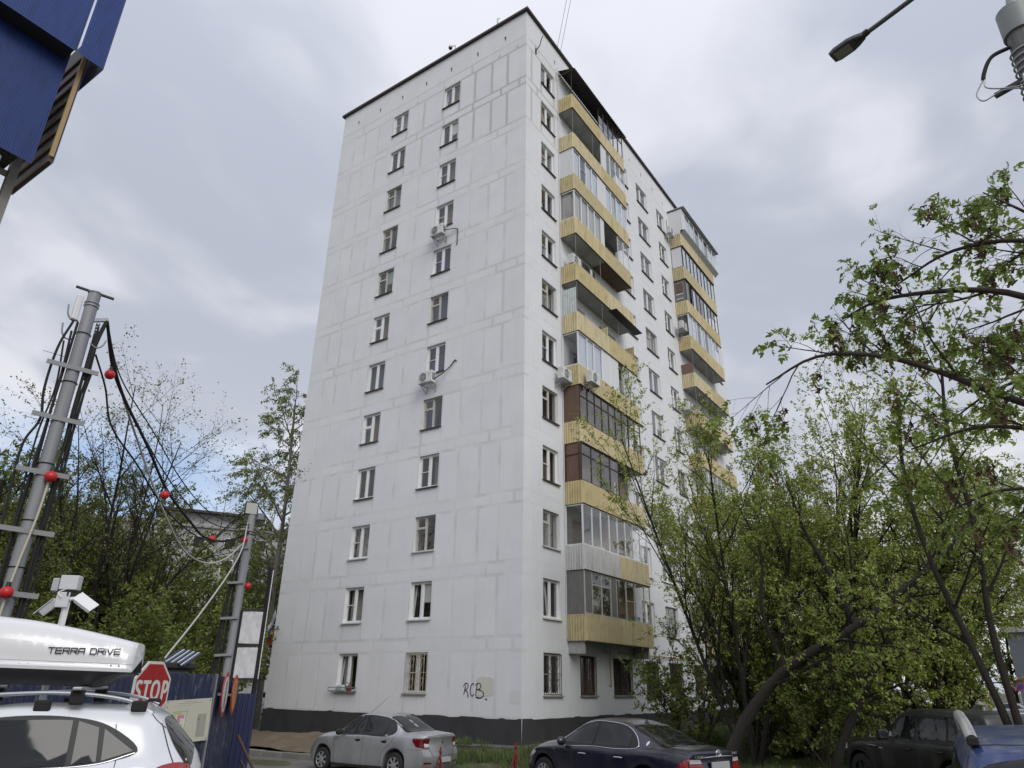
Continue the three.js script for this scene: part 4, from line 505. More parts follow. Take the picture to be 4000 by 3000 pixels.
{ // camera cluster on a post
  const c = thing('camera_post', 'white post with two security cameras and junction boxes', 'security cameras', [6.12, 0, 18.28]); const k = 1.0;
  c.scale.setScalar(0.86); c.position.y = 0.43; mesh('post', bar([0.02, -0.9, 0], [0.02, 2.9, 0], 0.06, 0.06), M.white, c); const rt = V3(0.83, 0, -0.56);
  const bx = (name, s0, s1, y0, y1, d0, d1, ry, m) => { const g = rbox(s0, s1, y0, y1, d0, d1, 0.012).rotateY(ry); mesh(name, g, m, c); };
  const bm = mat([0.55, 0.56, 0.57], 0.5);
  bx('junction_box', -0.1, 0.12, 2.98, 3.16, -0.05, 0.09, 0.72, bm); bx('junction_box', -0.19, -0.11, 2.96, 3.12, -0.06, 0.09, 0.72, mat([0.4, 0.41, 0.42], 0.5)); bx('mount_plate', -0.1, 0.06, 2.76, 2.95, 0.06, 0.085, 0.72, bm); mesh('post_cap', box(-0.08, 0.09, 2.9, 2.975, -0.06, 0.05), M.black, c);
  const camAt = (a, b, m) => { const A = V3(...a), B = V3(...b); const L = B.distanceTo(A); const q = new THREE.Quaternion().setFromUnitVectors(V3(0, 0, 1), B.clone().sub(A).normalize()); const g = rbox(-0.055, 0.055, -0.05, 0.05, 0, L, 0.02).applyQuaternion(q).translate(A.x, A.y, A.z); const cam = mesh('camera_body', g, m, c); mesh('camera_hood', box(-0.065, 0.065, 0.052, 0.06, 0.02, L + 0.05).applyQuaternion(q).translate(A.x, A.y, A.z), m, cam); mesh('camera_lens', new THREE.CylinderGeometry(0.035, 0.035, 0.01, 16).rotateX(Math.PI / 2).translate(0, 0, L + 0.006).applyQuaternion(q).translate(A.x, A.y, A.z), M.black, cam); };
  camAt([0.12, 2.89, -0.06], [0.33, 2.75, -0.18], M.white); camAt([-0.06, 2.85, 0.08], [-0.16, 2.68, 0.2], mat([0.42, 0.43, 0.44], 0.5));
  mesh('ball_joint', merge([rod([0.0, 2.86, 0.04], [0.14, 2.88, -0.06], 0.03, 0.02, 10), rod([-0.02, 2.86, 0.04], [-0.07, 2.84, 0.1], 0.025, 0.02, 10)]), M.white, c); mesh('lead', tube([[0.05, 2.99, 0.05], [0.0, 2.94, 0.12], [0.06, 2.88, 0.1]], 0.008, 5, 12), M.white, c);
}
{ // billboard frame
  const t = thing('billboard', 'black framed double panel billboard with blank white backs', 'billboard', [-1.35, 0, 10.38], 0); const a = V3(-0.19, 0, 0.25), b = V3(0.16, 0, -0.22); const fm = mat([0.012, 0.012, 0.013], 0.6), wm = mat([0.62, 0.62, 0.64], 0.75, { map: rep(mulTex, 1.2) });
  mesh('frame_post', bar([b.x, -0.4, b.z], [b.x, 4.85, b.z], 0.085, 0.085), fm, t); mesh('frame_post', bar([a.x, -0.4, a.z], [a.x, 3.75, a.z], 0.07, 0.07), fm, t); for (const y of [3.78, 2.92, 2.13]) mesh('frame_rail', bar([a.x, y - 0.02, a.z], [b.x, y + 0.02, b.z], 0.05, 0.05), fm, t);
  for (const [y0, y1] of [[2.97, 3.74], [2.17, 2.88]]) { const w = a.distanceTo(b) - 0.1, g = box(-w / 2, w / 2, y0, y1, -0.006, 0.006).rotateY(Math.atan2(-(b.z - a.z), b.x - a.x)); g.translate((a.x + b.x) / 2, 0, (a.z + b.z) / 2); mesh('panel', g, wm, t); } mesh('edge_strip', bar([b.x + 0.05, 2.15, b.z - 0.03], [b.x + 0.05, 4.8, b.z - 0.03], 0.01, 0.02), M.white, t);
}
{ // site cabin with loose roof sheet
  const t = thing('site_cabin', 'low dark site cabin with pale ribbed roof sheet behind fence', 'cabin', [0.6, 0, 14.4]); mesh('cabin_wall', boxUV(box(-1.2, 0.1, -0.3, 2.3, -1.2, 1.6)), mat([0.1, 0.12, 0.13], 0.7, { map: rep(mulTex, 0.5) }), t); mesh('cabin_roof', rbox(-1.3, 0.2, 2.3, 2.42, -1.3, 1.7, 0.03), M.darkMetal, t);
  for (let i = 0; i < 9; i++) mesh('roof_sheet_rib', bar([0.1 - 0.06 * i + 0.25, 2.36 + 0.01 * i, -0.9 + i * 0.02], [-0.3 - 0.06 * i + 0.25, 2.62 + 0.01 * i, -1.5 + i * 0.02], 0.03, 0.02), i % 2 ? mat([0.5, 0.55, 0.62], 0.5) : fenceClean, t);
}
{ // flag at the far corner of the end wall
  const t = thing('flag', 'small white blue red flag on short pole at building corner', 'flag', [-WL - 0.32, 4.0, -0.5]); mesh('flag_pole', rod([0.31, -0.5, 0], [-0.42, 1.25, 0.05], 0.02, 0.02, 6), M.white, t);
  const strip = (i) => { const pos = [], idx = [], n = 12; for (let j = 0; j <= n; j++) for (const e of [0, 1]) { const s = (i + e) / 3, tt = j / n; const bx = lerp(-0.4, -0.12, s), by = lerp(1.18, 0.4, s); pos.push(bx - tt * 0.42 + 0.04 * Math.sin(tt * 7 + s * 3), by - tt * 0.78, 0.06 + 0.06 * Math.sin(tt * 8 + s * 5)); } for (let j = 0; j < n; j++) { const k = j * 2; idx.push(k, k + 1, k + 3, k, k + 3, k + 2); } const g = new THREE.BufferGeometry(); g.setAttribute('position', new THREE.Float32BufferAttribute(pos, 3)); g.setAttribute('uv', new THREE.Float32BufferAttribute(new Float32Array(pos.length / 3 * 2), 2)); g.setIndex(idx); g.computeVertexNormals(); return g; };
  [mat([0.6, 0.6, 0.62], 0.8), mat([0.02, 0.04, 0.25], 0.8), mat([0.42, 0.02, 0.03], 0.8)].forEach((m, i) => mesh('flag_stripe', strip(i), m, t));
}
// ---- street lamp at right
{
  const t = thing('street_lamp', 'concrete lamp column with steel sleeve, wrapped wires and arm lamp', 'street lamp', [16.2, 0, 14.28]); const conc = mat([0.2, 0.2, 0.2], 0.9, { map: rep(fineTex, 1.5), bumpMap: bumpNoise, bumpScale: 0.003 });
  mesh('column', rod([0.0, -0.2, 0], [0.02, 8.92, 0.0], 0.2, 0.135, 24), conc, t); mesh('sleeve', merge([new THREE.CylinderGeometry(0.165, 0.165, 0.36, 24).translate(0.02, 9.05, 0), new THREE.CylinderGeometry(0.05, 0.165, 0.1, 24).translate(0.02, 9.28, 0)]), mat([0.25, 0.27, 0.27], 0.5), t);
  mesh('upright', rod([0.02, 9.2, 0], [0.2, 10.3, 0.03], 0.062, 0.05, 14), mat([0.36, 0.4, 0.41], 0.45), t);
  const L = V3(14.54 - 16.2, 10.22, 13.8 - 14.28); mesh('arm', tube([[0.2, 10.25, 0.03], [0.05, 10.36, 0.0], [-0.3, 10.38, -0.09], [-0.9, 10.3, -0.26], [L.x + 0.18, L.y + 0.02, L.z + 0.05]], 0.032, 10, 40), mat([0.1, 0.1, 0.105], 0.5), t);
  const hd = V3(-0.96, -0.06, -0.27).normalize(), q = new THREE.Quaternion().setFromRotationMatrix(new THREE.Matrix4().lookAt(hd, V3(0, 0, 0), V3(0, 1, 0)));
  const sh = new THREE.Shape(); [[-0.05, 0], [-0.1, 0.1], [-0.13, 0.2], [-0.13, 0.42], [-0.1, 0.5], [0.1, 0.5], [0.13, 0.42], [0.13, 0.2], [0.1, 0.1], [0.05, 0]].forEach((p, i) => sh[i ? 'lineTo' : 'moveTo'](p[0] * 0.78, p[1] * 0.84)); sh.closePath();
  const head = mesh('lamp_head', new THREE.ExtrudeGeometry(sh, { depth: 0.025, bevelEnabled: true, bevelSize: 0.018, bevelThickness: 0.022, bevelSegments: 3 }).rotateX(Math.PI / 2).applyQuaternion(q).translate(L.x + 0.2, L.y + 0.03, L.z + 0.055), mat([0.09, 0.09, 0.095], 0.45), t);
  const lens = new THREE.BoxGeometry(0.15, 0.008, 0.22).translate(0, -0.052, 0.28).applyQuaternion(q).translate(L.x + 0.2, L.y + 0.03, L.z + 0.055); mesh('lens', lens, mat([0.32, 0.31, 0.28], 0.25), head); mesh('lamp_spigot', rod(L.clone().add(V3(0.28, 0.04, 0.08)), L.clone().add(V3(0.1, 0.0, 0.03)), 0.045, 0.05, 12), M.darkMetal, head);
  for (let i = 0; i < 7; i++) mesh('wrapped_wire', tx(new THREE.TorusGeometry(0.15 + 0.0025 * i, 0.011, 6, 28), 0.015, 8.62 - i * 0.09 - (i > 3 ? 0.06 : 0), 0, 0, Math.PI / 2 + 0.16, 0), mat([0.42, 0.42, 0.42], 0.5), t);
  mesh('black_cable', tube([[-0.12, 8.72, 0.05], [-0.3, 8.66, 0.08], [-0.42, 8.45, 0.1], [-0.44, 8.38, 0.1]], 0.022, 8, 24), M.blackRubber, t); mesh('clamp_bar', bar([0.0, 8.27, 0.02], [-0.38, 8.14, 0.06], 0.05, 0.05), M.darkMetal, t);
  mesh('loose_wire', tube([[-0.44, 8.38, 0.1], [-0.54, 8.2, 0.1], [-0.5, 8.1, 0.1], [-0.3, 8.16, 0.08], [-0.05, 8.05, 0.1], [0.06, 8.0, 0.14]], 0.009, 5, 40), M.galv, t); mesh('loose_wire', tube([[-0.43, 8.38, 0.1], [-0.44, 8.25, 0.12], [-0.2, 8.12, 0.12], [-0.02, 8.1, 0.14]], 0.009, 5, 30), M.galv, t); mesh('loose_wire', tube([[-0.1, 8.25, 0.12], [-0.12, 7.9, 0.14], [-0.07, 7.5, 0.14], [0.05, 7.4, 0.14], [0.2, 7.42, 0.1]], 0.012, 5, 40), M.galv, t); mesh('loose_wire', tube([[-0.08, 8.2, 0.12], [-0.08, 7.8, 0.16], [-0.03, 7.55, 0.16], [0.12, 7.48, 0.14]], 0.01, 5, 40), M.blackRubber, t);
  mesh('insulator', merge([0, 1, 2].map(i => tx(new THREE.CylinderGeometry(0.045, 0.05, 0.05, 12), -0.04 - 0.01 * i, 7.95 - i * 0.07, 0.17))), M.darkMetal, t); mesh('clamp_block', rbox(-0.05, 0.13, 7.62, 7.8, 0.12, 0.26, 0.02), M.darkMetal, t);
}
// ---- red tripods in front of the cars
const tripRed = mat([0.2, 0.018, 0.022], 0.6, { map: rep(streakTex, 2) });
function tripod(label, x, z, h, turn) { const y = gy(x, z), t = thing('red_tripod', label, 'tripod', [x, y, z], turn, 'red steel parking tripods'); for (let i = 0; i < 3; i++) { const a = i * 2.09 + 0.3; mesh('leg', rod([0.34 * Math.cos(a), -0.02, 0.34 * Math.sin(a)], [-0.02 * Math.cos(a), h - 0.02, -0.02 * Math.sin(a)], 0.016, 0.016, 8), tripRed, t); } mesh('upright', rod([0, 0, 0], [0, h + 0.08, 0], 0.018, 0.018, 8), tripRed, t); mesh('collar', new THREE.SphereGeometry(0.035, 10, 8).translate(0, h, 0), tripRed, t); }
tripod('red steel tripod behind silver sedan bumper', 3.42, 8.4, 0.9, 0); tripod('red steel tripod beside front of dark blue sedan', 4.72, 7.3, 1.02, 0.6);
// ---- clutter by the wall
{
  const t = thing('bent_pipe_hoop', 'dark bent metal hoop sticking out of earth by plinth', 'metal hoop', [-4.6, 0.12, 3.2]); mesh('hoop', tube([[-0.3, -0.2, 0], [-0.28, 0.45, 0], [-0.2, 0.62, 0], [0.1, 0.68, 0], [0.28, 0.6, 0.02], [0.3, 0.45, 0.02], [0.2, 0.2, 0.02], [0.25, -0.2, 0.05]], 0.06, 8, 60), mat([0.055, 0.055, 0.055], 0.7), t); mesh('hoop_plate', box(-0.22, 0.18, 0.1, 0.5, -0.03, 0.01), M.blackRubber, t);
  const s = tag(mesh('concrete_slab', rbox(-0.8, 0.8, -0.2, 0.1, -0.25, 0.25, 0.06).rotateZ(0.09), mat([0.3, 0.28, 0.24], 0.95, { bumpMap: bumpNoise, bumpScale: 0.02 }), scene, [-4.9, 0.12, 2.4]), 'broken pale concrete slab lying on earth by plinth', 'slab');
  const p = tag(mesh('fallen_board', rbox(-0.6, 0.6, 0, 0.05, -0.14, 0.14, 0.01), plyBrown, scene, [3.0, gy(3, 4.4) + 0.005, 4.6]), 'brown board lying in grass behind silver sedan', 'board'); p.rotation.y = 0.3;
}
// ---------------------------------------------------------------- cars: lofted bodies; glass, lamps and trim laid on the surface
function pchip(pts) {
  const n = pts.length, h = [], d = [], m = []; for (let i = 0; i < n - 1; i++) { h[i] = pts[i + 1][0] - pts[i][0]; d[i] = (pts[i + 1][1] - pts[i][1]) / h[i]; }
  m[0] = d[0]; m[n - 1] = d[n - 2]; for (let i = 1; i < n - 1; i++) m[i] = d[i - 1] * d[i] <= 0 ? 0 : 2 * d[i - 1] * d[i] / (d[i - 1] + d[i]);
  return x => { if (x <= pts[0][0]) return pts[0][1]; if (x >= pts[n - 1][0]) return pts[n - 1][1]; let i = 0; while (x > pts[i + 1][0]) i++; const t = (x - pts[i][0]) / h[i], t2 = t * t, t3 = t2 * t; return (2 * t3 - 3 * t2 + 1) * pts[i][1] + (t3 - 2 * t2 + t) * h[i] * m[i] + (-2 * t3 + 3 * t2) * pts[i + 1][1] + (t3 - t2) * h[i] * m[i + 1]; };
}
function carBodyGeo(s) {
  const top = pchip(s.top), belt = pchip(s.belt), W = pchip(s.W), RW = pchip(s.rw), rear = pchip(s.rear), front = pchip(s.front || [[0.2, 0], [1, 0]]);
  const N = s.N || 120, K = 34, sec = [];
  const archY = x => { let y = s.bot; for (const wx of s.wheels) { const dx = Math.abs(x - wx); if (dx < s.archR) y = Math.max(y, s.wr + Math.sqrt(s.archR * s.archR - dx * dx)); } return y; };
  const xs = []; for (let i = 0; i <= N; i++) { const t = i / N; xs.push(lerp(s.x0, s.x1, t + 0.06 * Math.sin(2 * Math.PI * t) * -1)); }
  for (const wx of s.wheels) for (const e of [-1, 1]) for (const o of [-0.006, 0.006]) xs.push(wx + e * s.archR + o); xs.sort((a, b) => a - b);
  for (const x of xs) {
    const T = top(x), B = Math.min(belt(x), T - 0.015), w = W(x), hg = T - B, b = Math.min(archY(x), B - 0.08), r = Math.min(RW(x), w * 0.93);
    const cp = [[0, b], [w * 0.8, b], [w * 0.955, b + 0.015], [w * 0.985, b + 0.08 * Math.min(1, (B - b))], [w, lerp(b, B, 0.5)], [w * 0.985, B - 0.07 * Math.min(1, (B - b) * 2)], [w * 0.95, B], [lerp(w * 0.945, r, 0.12), B + hg * 0.06], [lerp(w * 0.93, r, 0.6), B + hg * 0.52], [r, T - Math.min(0.075, hg * 0.22)], [r * 0.9, T - Math.min(0.032, hg * 0.1)], [r * 0.5, T - Math.min(0.008, hg * 0.04)], [0, T]];
    const c = new THREE.CatmullRomCurve3(cp.map(p => V3(p[0], p[1], 0)), false, 'centripetal', 0.5); sec.push(c.getPoints(K - 1).map(p => [Math.max(0, p.x), p.y]));
  }
  const pos = [], idx = [], nx = xs.length; const place = (x, z, y) => { const w = W(clamp(x, s.x0, s.x1)); const kr = smooth(s.x0 + 0.7, s.x0, x), kf = smooth(s.x1 - 0.7, s.x1, x); const q = (z / (s.halfW)) ** 2; pos.push(x - kr * rear(y) + kr * s.plan * q + kf * front(y) - kf * s.plan * 1.5 * q, y, z); };
  for (let i = 0; i < nx; i++) for (const sg of [1, -1]) for (const [z, y] of sec[i]) place(xs[i], sg * z, y);
  const id = (i, sg, k) => i * 2 * K + (sg > 0 ? 0 : K) + k;
  for (let i = 0; i < nx - 1; i++) for (const sg of [1, -1]) for (let k = 0; k < K - 1; k++) { const a = id(i, sg, k), b = id(i + 1, sg, k), c = id(i + 1, sg, k + 1), d = id(i, sg, k + 1); if (sg > 0) idx.push(a, b, c, a, c, d); else idx.push(a, c, b, a, d, c); }
  for (const [i, dir] of [[0, 1], [nx - 1, -1]]) { const base = pos.length / 3, n = 10; for (let k = 0; k < K; k++) for (let j = 0; j <= n; j++) place(xs[i], sec[i][k][0] * (1 - 2 * j / n), sec[i][k][1]); for (let k = 0; k < K - 1; k++) for (let j = 0; j < n; j++) { const a = base + k * (n + 1) + j, b = a + 1, c = a + n + 2, d = a + n + 1; if (dir > 0) idx.push(a, b, c, a, c, d); else idx.push(a, c, b, a, d, c); } }
  const g = new THREE.BufferGeometry(); g.setAttribute('position', new THREE.Float32BufferAttribute(pos, 3)); g.setAttribute('uv', new THREE.Float32BufferAttribute(pos.flatMap((v, i) => i % 3 === 0 ? [pos[i], pos[i + 2] * 0.8 + pos[i + 1] * 0.6] : []), 2)); g.setIndex(idx); g.computeVertexNormals(); return g;
}
class Surf { // ray-cast helper on a body
  constructor(g) { this.m = new THREE.Mesh(g, new THREE.MeshBasicMaterial({ side: THREE.DoubleSide })); const gi = g.clone(); this.bvh = new MeshBVH(gi); this.g = gi; }
  hit(o, d) { const r = this.bvh.raycastFirst(new THREE.Ray(o, d), THREE.DoubleSide); if (!r) return null; const n = r.face.normal.clone(); if (n.dot(d) > 0) n.negate(); return [r.point, n]; }
  at(view, a, b) { switch (view) { case 'L': return this.hit(V3(a, b, -4), V3(0, 0, 1)); case 'R': return this.hit(V3(a, b, 4), V3(0, 0, -1)); case 'B': return this.hit(V3(-6, b, a), V3(1, 0, 0)); case 'F': return this.hit(V3(9, b, a), V3(-1, 0, 0)); case 'T': return this.hit(V3(a, 5, b), V3(0, -1, 0)); } }
  patch(view, poly, off = 0.004, maxE = 0.1) {
    const sh = new THREE.Shape(poly.map(p => new THREE.Vector2(...p))), sg = new THREE.ShapeGeometry(sh); const P = sg.attributes.position, I = sg.index; let tris = []; for (let i = 0; i < I.count; i += 3) tris.push([0, 1, 2].map(k => [P.getX(I.getX(i + k)), P.getY(I.getX(i + k))]));
    const len = (a, b) => Math.hypot(a[0] - b[0], a[1] - b[1]); const mid = (a, b) => [(a[0] + b[0]) / 2, (a[1] + b[1]) / 2];
    for (let it = 0; it < 14; it++) { let any = false; const out = []; for (const t of tris) { const e = [len(t[0], t[1]), len(t[1], t[2]), len(t[2], t[0])], m = Math.max(...e); if (m > maxE) { any = true; const i = e.indexOf(m), a = t[i], b = t[(i + 1) % 3], c = t[(i + 2) % 3], q = mid(a, b); out.push([a, q, c], [q, b, c]); } else out.push(t); } tris = out; if (!any) break; }
    const pos = [], cache = new Map(); const get = p => { const k = p[0].toFixed(4) + ',' + p[1].toFixed(4); if (!cache.has(k)) { const h = this.at(view, p[0], p[1]); cache.set(k, h ? h[0].clone().addScaledVector(h[1], off) : null); } return cache.get(k); };
    for (const t of tris) { const q = t.map(get); if (q.some(v => !v)) continue; const mx = Math.max(q[0].distanceTo(q[1]), q[1].distanceTo(q[2]), q[2].distanceTo(q[0])); if (mx > maxE * 2.2) continue; for (const v of q) pos.push(v.x, v.y, v.z); }
    const g = new THREE.BufferGeometry(); g.setAttribute('position', new THREE.Float32BufferAttribute(pos, 3)); g.setAttribute('uv', new THREE.Float32BufferAttribute(new Float32Array(pos.length / 3 * 2), 2)); g.computeVertexNormals(); return toCreasedNormals(g, 0.9);
  }
  line(view, pts, r = 0.005, off = 0.0, closed = false) { const out = []; const c = new THREE.CatmullRomCurve3(pts.map(p => V3(p[0], p[1], 0)), closed, 'centripetal'); const n = pts.length * 7; for (let i = 0; i <= n - (closed ? 1 : 0); i++) { const p = c.getPoint(i / n), h = this.at(view, p.x, p.y); if (h) out.push(h[0].clone().addScaledVector(h[1], off)); } return tube(out, r, 5, out.length * 2, closed); }
}
const poly2 = (pts, n = 6) => { const c = new THREE.CatmullRomCurve3(pts.map(p => V3(p[0], p[1], 0)), true, 'centripetal', 0.5); return c.getPoints(pts.length * n).slice(0, -1).map(p => [p.x, p.y]); };
const tinted = mat([0.012, 0.014, 0.015], 0.04, { phys: true, ior: 1.5 }), tintedDusty = mat([0.04, 0.04, 0.038], 0.22, { phys: true, clearcoat: 0.6, clearcoatRoughness: 0.15 });
const lampRed = mat([0.3, 0.008, 0.012], 0.12, { phys: true, clearcoat: 1 }), lampClear = mat([0.55, 0.55, 0.55], 0.15, { phys: true, clearcoat: 1 }), lampDarkRed = mat([0.12, 0.004, 0.008], 0.12, { phys: true, clearcoat: 1 }), plateMat = mat([0.42, 0.42, 0.42], 0.6), seamMat = mat([0.02, 0.02, 0.022], 0.7), rimMat = mat([0.5, 0.51, 0.53], 0.35, { metalness: 0.7 }), rimDark = mat([0.05, 0.05, 0.055], 0.4, { metalness: 0.5 });
const paint = (c, rough = 0.35, metal = 0.4, extra = {}) => mat(c, rough, { phys: true, metalness: metal, clearcoat: 0.8, clearcoatRoughness: 0.12, ...extra });
const tyreGeo = (R, w) => cached(`ty${R}${w}`, () => new THREE.LatheGeometry([[R * 0.66, -w / 2], [R * 0.9, -w / 2 - 0.006], [R * 0.97, -w / 2 + 0.02], [R, -w / 2 + 0.05], [R, w / 2 - 0.05], [R * 0.97, w / 2 - 0.02], [R * 0.9, w / 2 + 0.006], [R * 0.66, w / 2], [R * 0.62, 0], [R * 0.66, -w / 2]].map(p => new THREE.Vector2(...p)), 40).rotateX(Math.PI / 2));
const rimGeo = (R, n) => cached(`ri${R}${n}`, () => { const L = [new THREE.TorusGeometry(R * 0.64, R * 0.045, 8, 36), new THREE.CylinderGeometry(R * 0.13, R * 0.15, 0.05, 16).rotateX(Math.PI / 2).translate(0, 0, 0.0)]; for (let i = 0; i < n; i++) { const g = new THREE.BoxGeometry(R * 0.5, R * 0.17, 0.025); g.translate(R * 0.38, 0, 0); g.rotateZ(i * 2 * Math.PI / n); L.push(g); } return merge(L); });
function wheels(car, s, n, rm) { for (const x of s.wheels) for (const sg of [-1, 1]) { const w = mesh('wheel', tyreGeo(s.wr, 0.2), M.blackRubber, car, [x, s.wr, sg * (s.halfW - 0.12)]); const r = mesh('rim', rimGeo(s.wr, n), rm, w, [0, 0, sg * 0.085]); mesh('brake_disc', new THREE.CylinderGeometry(s.wr * 0.62, s.wr * 0.62, 0.02, 24).rotateX(Math.PI / 2), M.blackRubber, w, [0, 0, sg * 0.03]); } mesh('underbody', merge(s.wheels.map(x => box(x - s.archR, x + s.archR, 0.25, s.wr + s.archR - 0.02, -s.halfW + 0.28, s.halfW - 0.28)).concat([box(s.x0 + 0.2, s.x1 - 0.25, 0.17, 0.3, -s.halfW + 0.27, s.halfW - 0.27)])), M.black, car); }
function carBase(label, name, s, paintM, pos, th, group) { const car = thing(name, label, 'car', pos, th, group); const g = carBodyGeo(s); const body = mesh('body', g, paintM, car); return { car, surf: new Surf(g), body, s }; }
const LR = ['L', 'R'];
function mirrors(c, x, y, z, m) { for (const sg of [-1, 1]) { mesh('wing_mirror', new THREE.SphereGeometry(0.12, 16, 10).scale(0.62, 0.72, 0.95).translate(x, y, sg * (z + 0.05)), m, c); } }

// --- silver sedan
{
  const s = { x0: -0.93, x1: 3.42, bot: 0.2, wr: 0.3, archR: 0.375, wheels: [0, 2.634], halfW: 0.866, plan: 0.16,
    top: [[-0.93, 0.985], [-0.9, 1.04], [-0.6, 1.07], [-0.28, 1.095], [0.1, 1.28], [0.42, 1.43], [0.75, 1.495], [1.15, 1.517], [1.5, 1.48], [1.8, 1.35], [2.3, 1.05], [2.45, 1.01], [2.9, 0.945], [3.25, 0.84], [3.38, 0.72], [3.42, 0.62]],
    belt: [[-0.93, 0.96], [-0.3, 1.0], [0.6, 0.985], [1.5, 0.95], [2.3, 0.92], [3.0, 0.84], [3.42, 0.55]], W: [[-0.93, 0.74], [-0.8, 0.79], [-0.3, 0.85], [1.2, 0.866], [2.4, 0.862], [3.0, 0.82], [3.3, 0.72], [3.42, 0.58]], rw: [[-0.93, 0.6], [0.2, 0.56], [1.0, 0.57], [2.0, 0.57], [3.42, 0.5]],
    rear: [[0.2, -0.02], [0.32, 0.05], [0.5, 0.09], [0.62, 0.085], [0.7, 0.03], [0.85, 0.0], [0.98, 0.03], [1.05, 0.03]], front: [[0.2, -0.04], [0.45, 0.06], [0.7, 0.0], [0.9, -0.1]] };
  const silver = paint([0.5, 0.51, 0.53], 0.36, 0.65, { map: rep(mulTex, 0.6) });
  const { car, surf } = carBase('silver sedan parked by kerb in front of end wall', 'sedan', s, silver, [0.5, -0.17, 5.98], 3.183); wheels(car, s, 7, rimMat);
  for (const v of LR) { mesh('side_glass_trim', surf.patch(v, poly2([[2.17, 0.985], [1.2, 0.965], [0.2, 0.985], [0.07, 1.08], [0.18, 1.24], [0.45, 1.385], [0.8, 1.44], [1.25, 1.45], [1.55, 1.42], [1.85, 1.25]]), 0.003), M.black, car); mesh('front_door_glass', surf.patch(v, [[2.1, 1.0], [1.2, 0.99], [1.17, 1.425], [1.3, 1.425], [1.52, 1.39], [1.8, 1.24]], 0.007), tinted, car); mesh('rear_door_glass', surf.patch(v, [[1.08, 0.99], [0.42, 1.0], [0.4, 1.33], [0.6, 1.395], [0.85, 1.42], [1.08, 1.425]], 0.007), tinted, car); mesh('quarter_glass', surf.patch(v, [[0.37, 1.005], [0.25, 1.01], [0.14, 1.09], [0.22, 1.22], [0.37, 1.315]], 0.007), tinted, car);
    mesh('door_seam', surf.line(v, [[1.14, 1.43], [1.13, 0.98], [1.12, 0.6], [1.16, 0.27]], 0.004), seamMat, car); mesh('door_seam', surf.line(v, [[0.5, 1.43], [0.16, 1.3], [0.02, 1.1], [0.1, 0.85], [0.4, 0.62], [0.48, 0.28]], 0.004), seamMat, car); mesh('door_seam', surf.line(v, [[2.2, 0.98], [2.18, 0.7], [2.14, 0.27]], 0.004), seamMat, car);
    for (const x of [1.3, 0.36]) { mesh('door_handle', surf.patch(v, poly2([[x - 0.08, 0.82], [x + 0.08, 0.82], [x + 0.1, 0.87], [x - 0.06, 0.89]]), 0.006), seamMat, car); mesh('handle_grip', surf.line(v, [[x - 0.08, 0.875], [x + 0.1, 0.865]], 0.014, 0.02), silver, car); }
    mesh('taillight', surf.patch(v, [[-0.86, 0.955], [-0.88, 0.72], [-0.68, 0.76], [-0.56, 0.9], [-0.57, 0.955]], 0.008, 0.06), lampDarkRed, car); mesh('headlight', surf.patch(v, poly2([[3.28, 0.68], [2.95, 0.75], [2.9, 0.84], [3.2, 0.8]]), 0.006), lampClear, car); }
  for (const sg of [-1, 1]) { const p = sg < 0 ? [[-0.735, 0.95], [-0.735, 0.72], [-0.52, 0.72], [-0.5, 0.95]] : [[0.735, 0.95], [0.735, 0.72], [0.52, 0.72], [0.5, 0.95]]; const tl = mesh('taillight', surf.patch('B', p, 0.01, 0.05), lampDarkRed, car); mesh('reverse_lens', surf.patch('B', [[sg * 0.52, 0.745], [sg * 0.66, 0.745], [sg * 0.67, 0.84], [sg * 0.52, 0.82]], 0.014, 0.05), lampClear, tl); mesh('fog_reflector', surf.patch('B', [[sg * 0.7, 0.36], [sg * 0.45, 0.36], [sg * 0.47, 0.4], [sg * 0.7, 0.41]], 0.008), lampDarkRed, car); }
  mesh('rear_window_trim', surf.patch('T', poly2([[-0.27, -0.6], [-0.3, 0], [-0.27, 0.6], [0.1, 0.56], [0.44, 0.5], [0.46, 0], [0.44, -0.5], [0.1, -0.56]]), 0.003), M.black, car); mesh('rear_window', surf.patch('T', poly2([[-0.23, -0.55], [-0.26, 0], [-0.23, 0.55], [0.1, 0.51], [0.4, 0.46], [0.42, 0], [0.4, -0.46], [0.1, -0.51]]), 0.007), tinted, car); mesh('windscreen', surf.patch('T', poly2([[2.24, -0.6], [2.28, 0], [2.24, 0.6], [1.75, 0.52], [1.55, 0.46], [1.53, 0], [1.55, -0.46], [1.75, -0.52]]), 0.005), tinted, car);
  mesh('boot_seam', surf.line('B', [[-0.5, 0.98], [-0.5, 0.7], [-0.42, 0.56], [0, 0.545], [0.42, 0.56], [0.5, 0.7], [0.5, 0.98]], 0.004), seamMat, car); mesh('boot_lip', surf.line('B', [[-0.55, 1.0], [0, 1.02], [0.55, 1.0]], 0.012, -0.004), silver, car); mesh('bumper_seam', surf.line('B', [[-0.84, 0.69], [-0.5, 0.68], [-0.44, 0.53], [0.44, 0.53], [0.5, 0.68], [0.84, 0.69]], 0.004), seamMat, car);
  mesh('badge', surf.patch('B', [[0, 0.9], [0.03, 0.845], [0, 0.79], [-0.03, 0.845]], 0.014), M.chrome, car); mesh('number_plate', rbox(-0.02, 0.0, 0.38, 0.5, -0.26, 0.26, 0.008).translate(-1.03, 0, 0), plateMat, car); mesh('badge_lettering', textGeo('RENAULT', 0.032, 0.003, 1.2).rotateY(-Math.PI / 2).translate(-0.958, 0.76, 0), M.galv, car); mesh('badge_lettering', textGeo('LOGAN', 0.04, 0.003, 1.1).rotateY(-Math.PI / 2).translate(-0.955, 0.845, -0.38), M.galv, car);
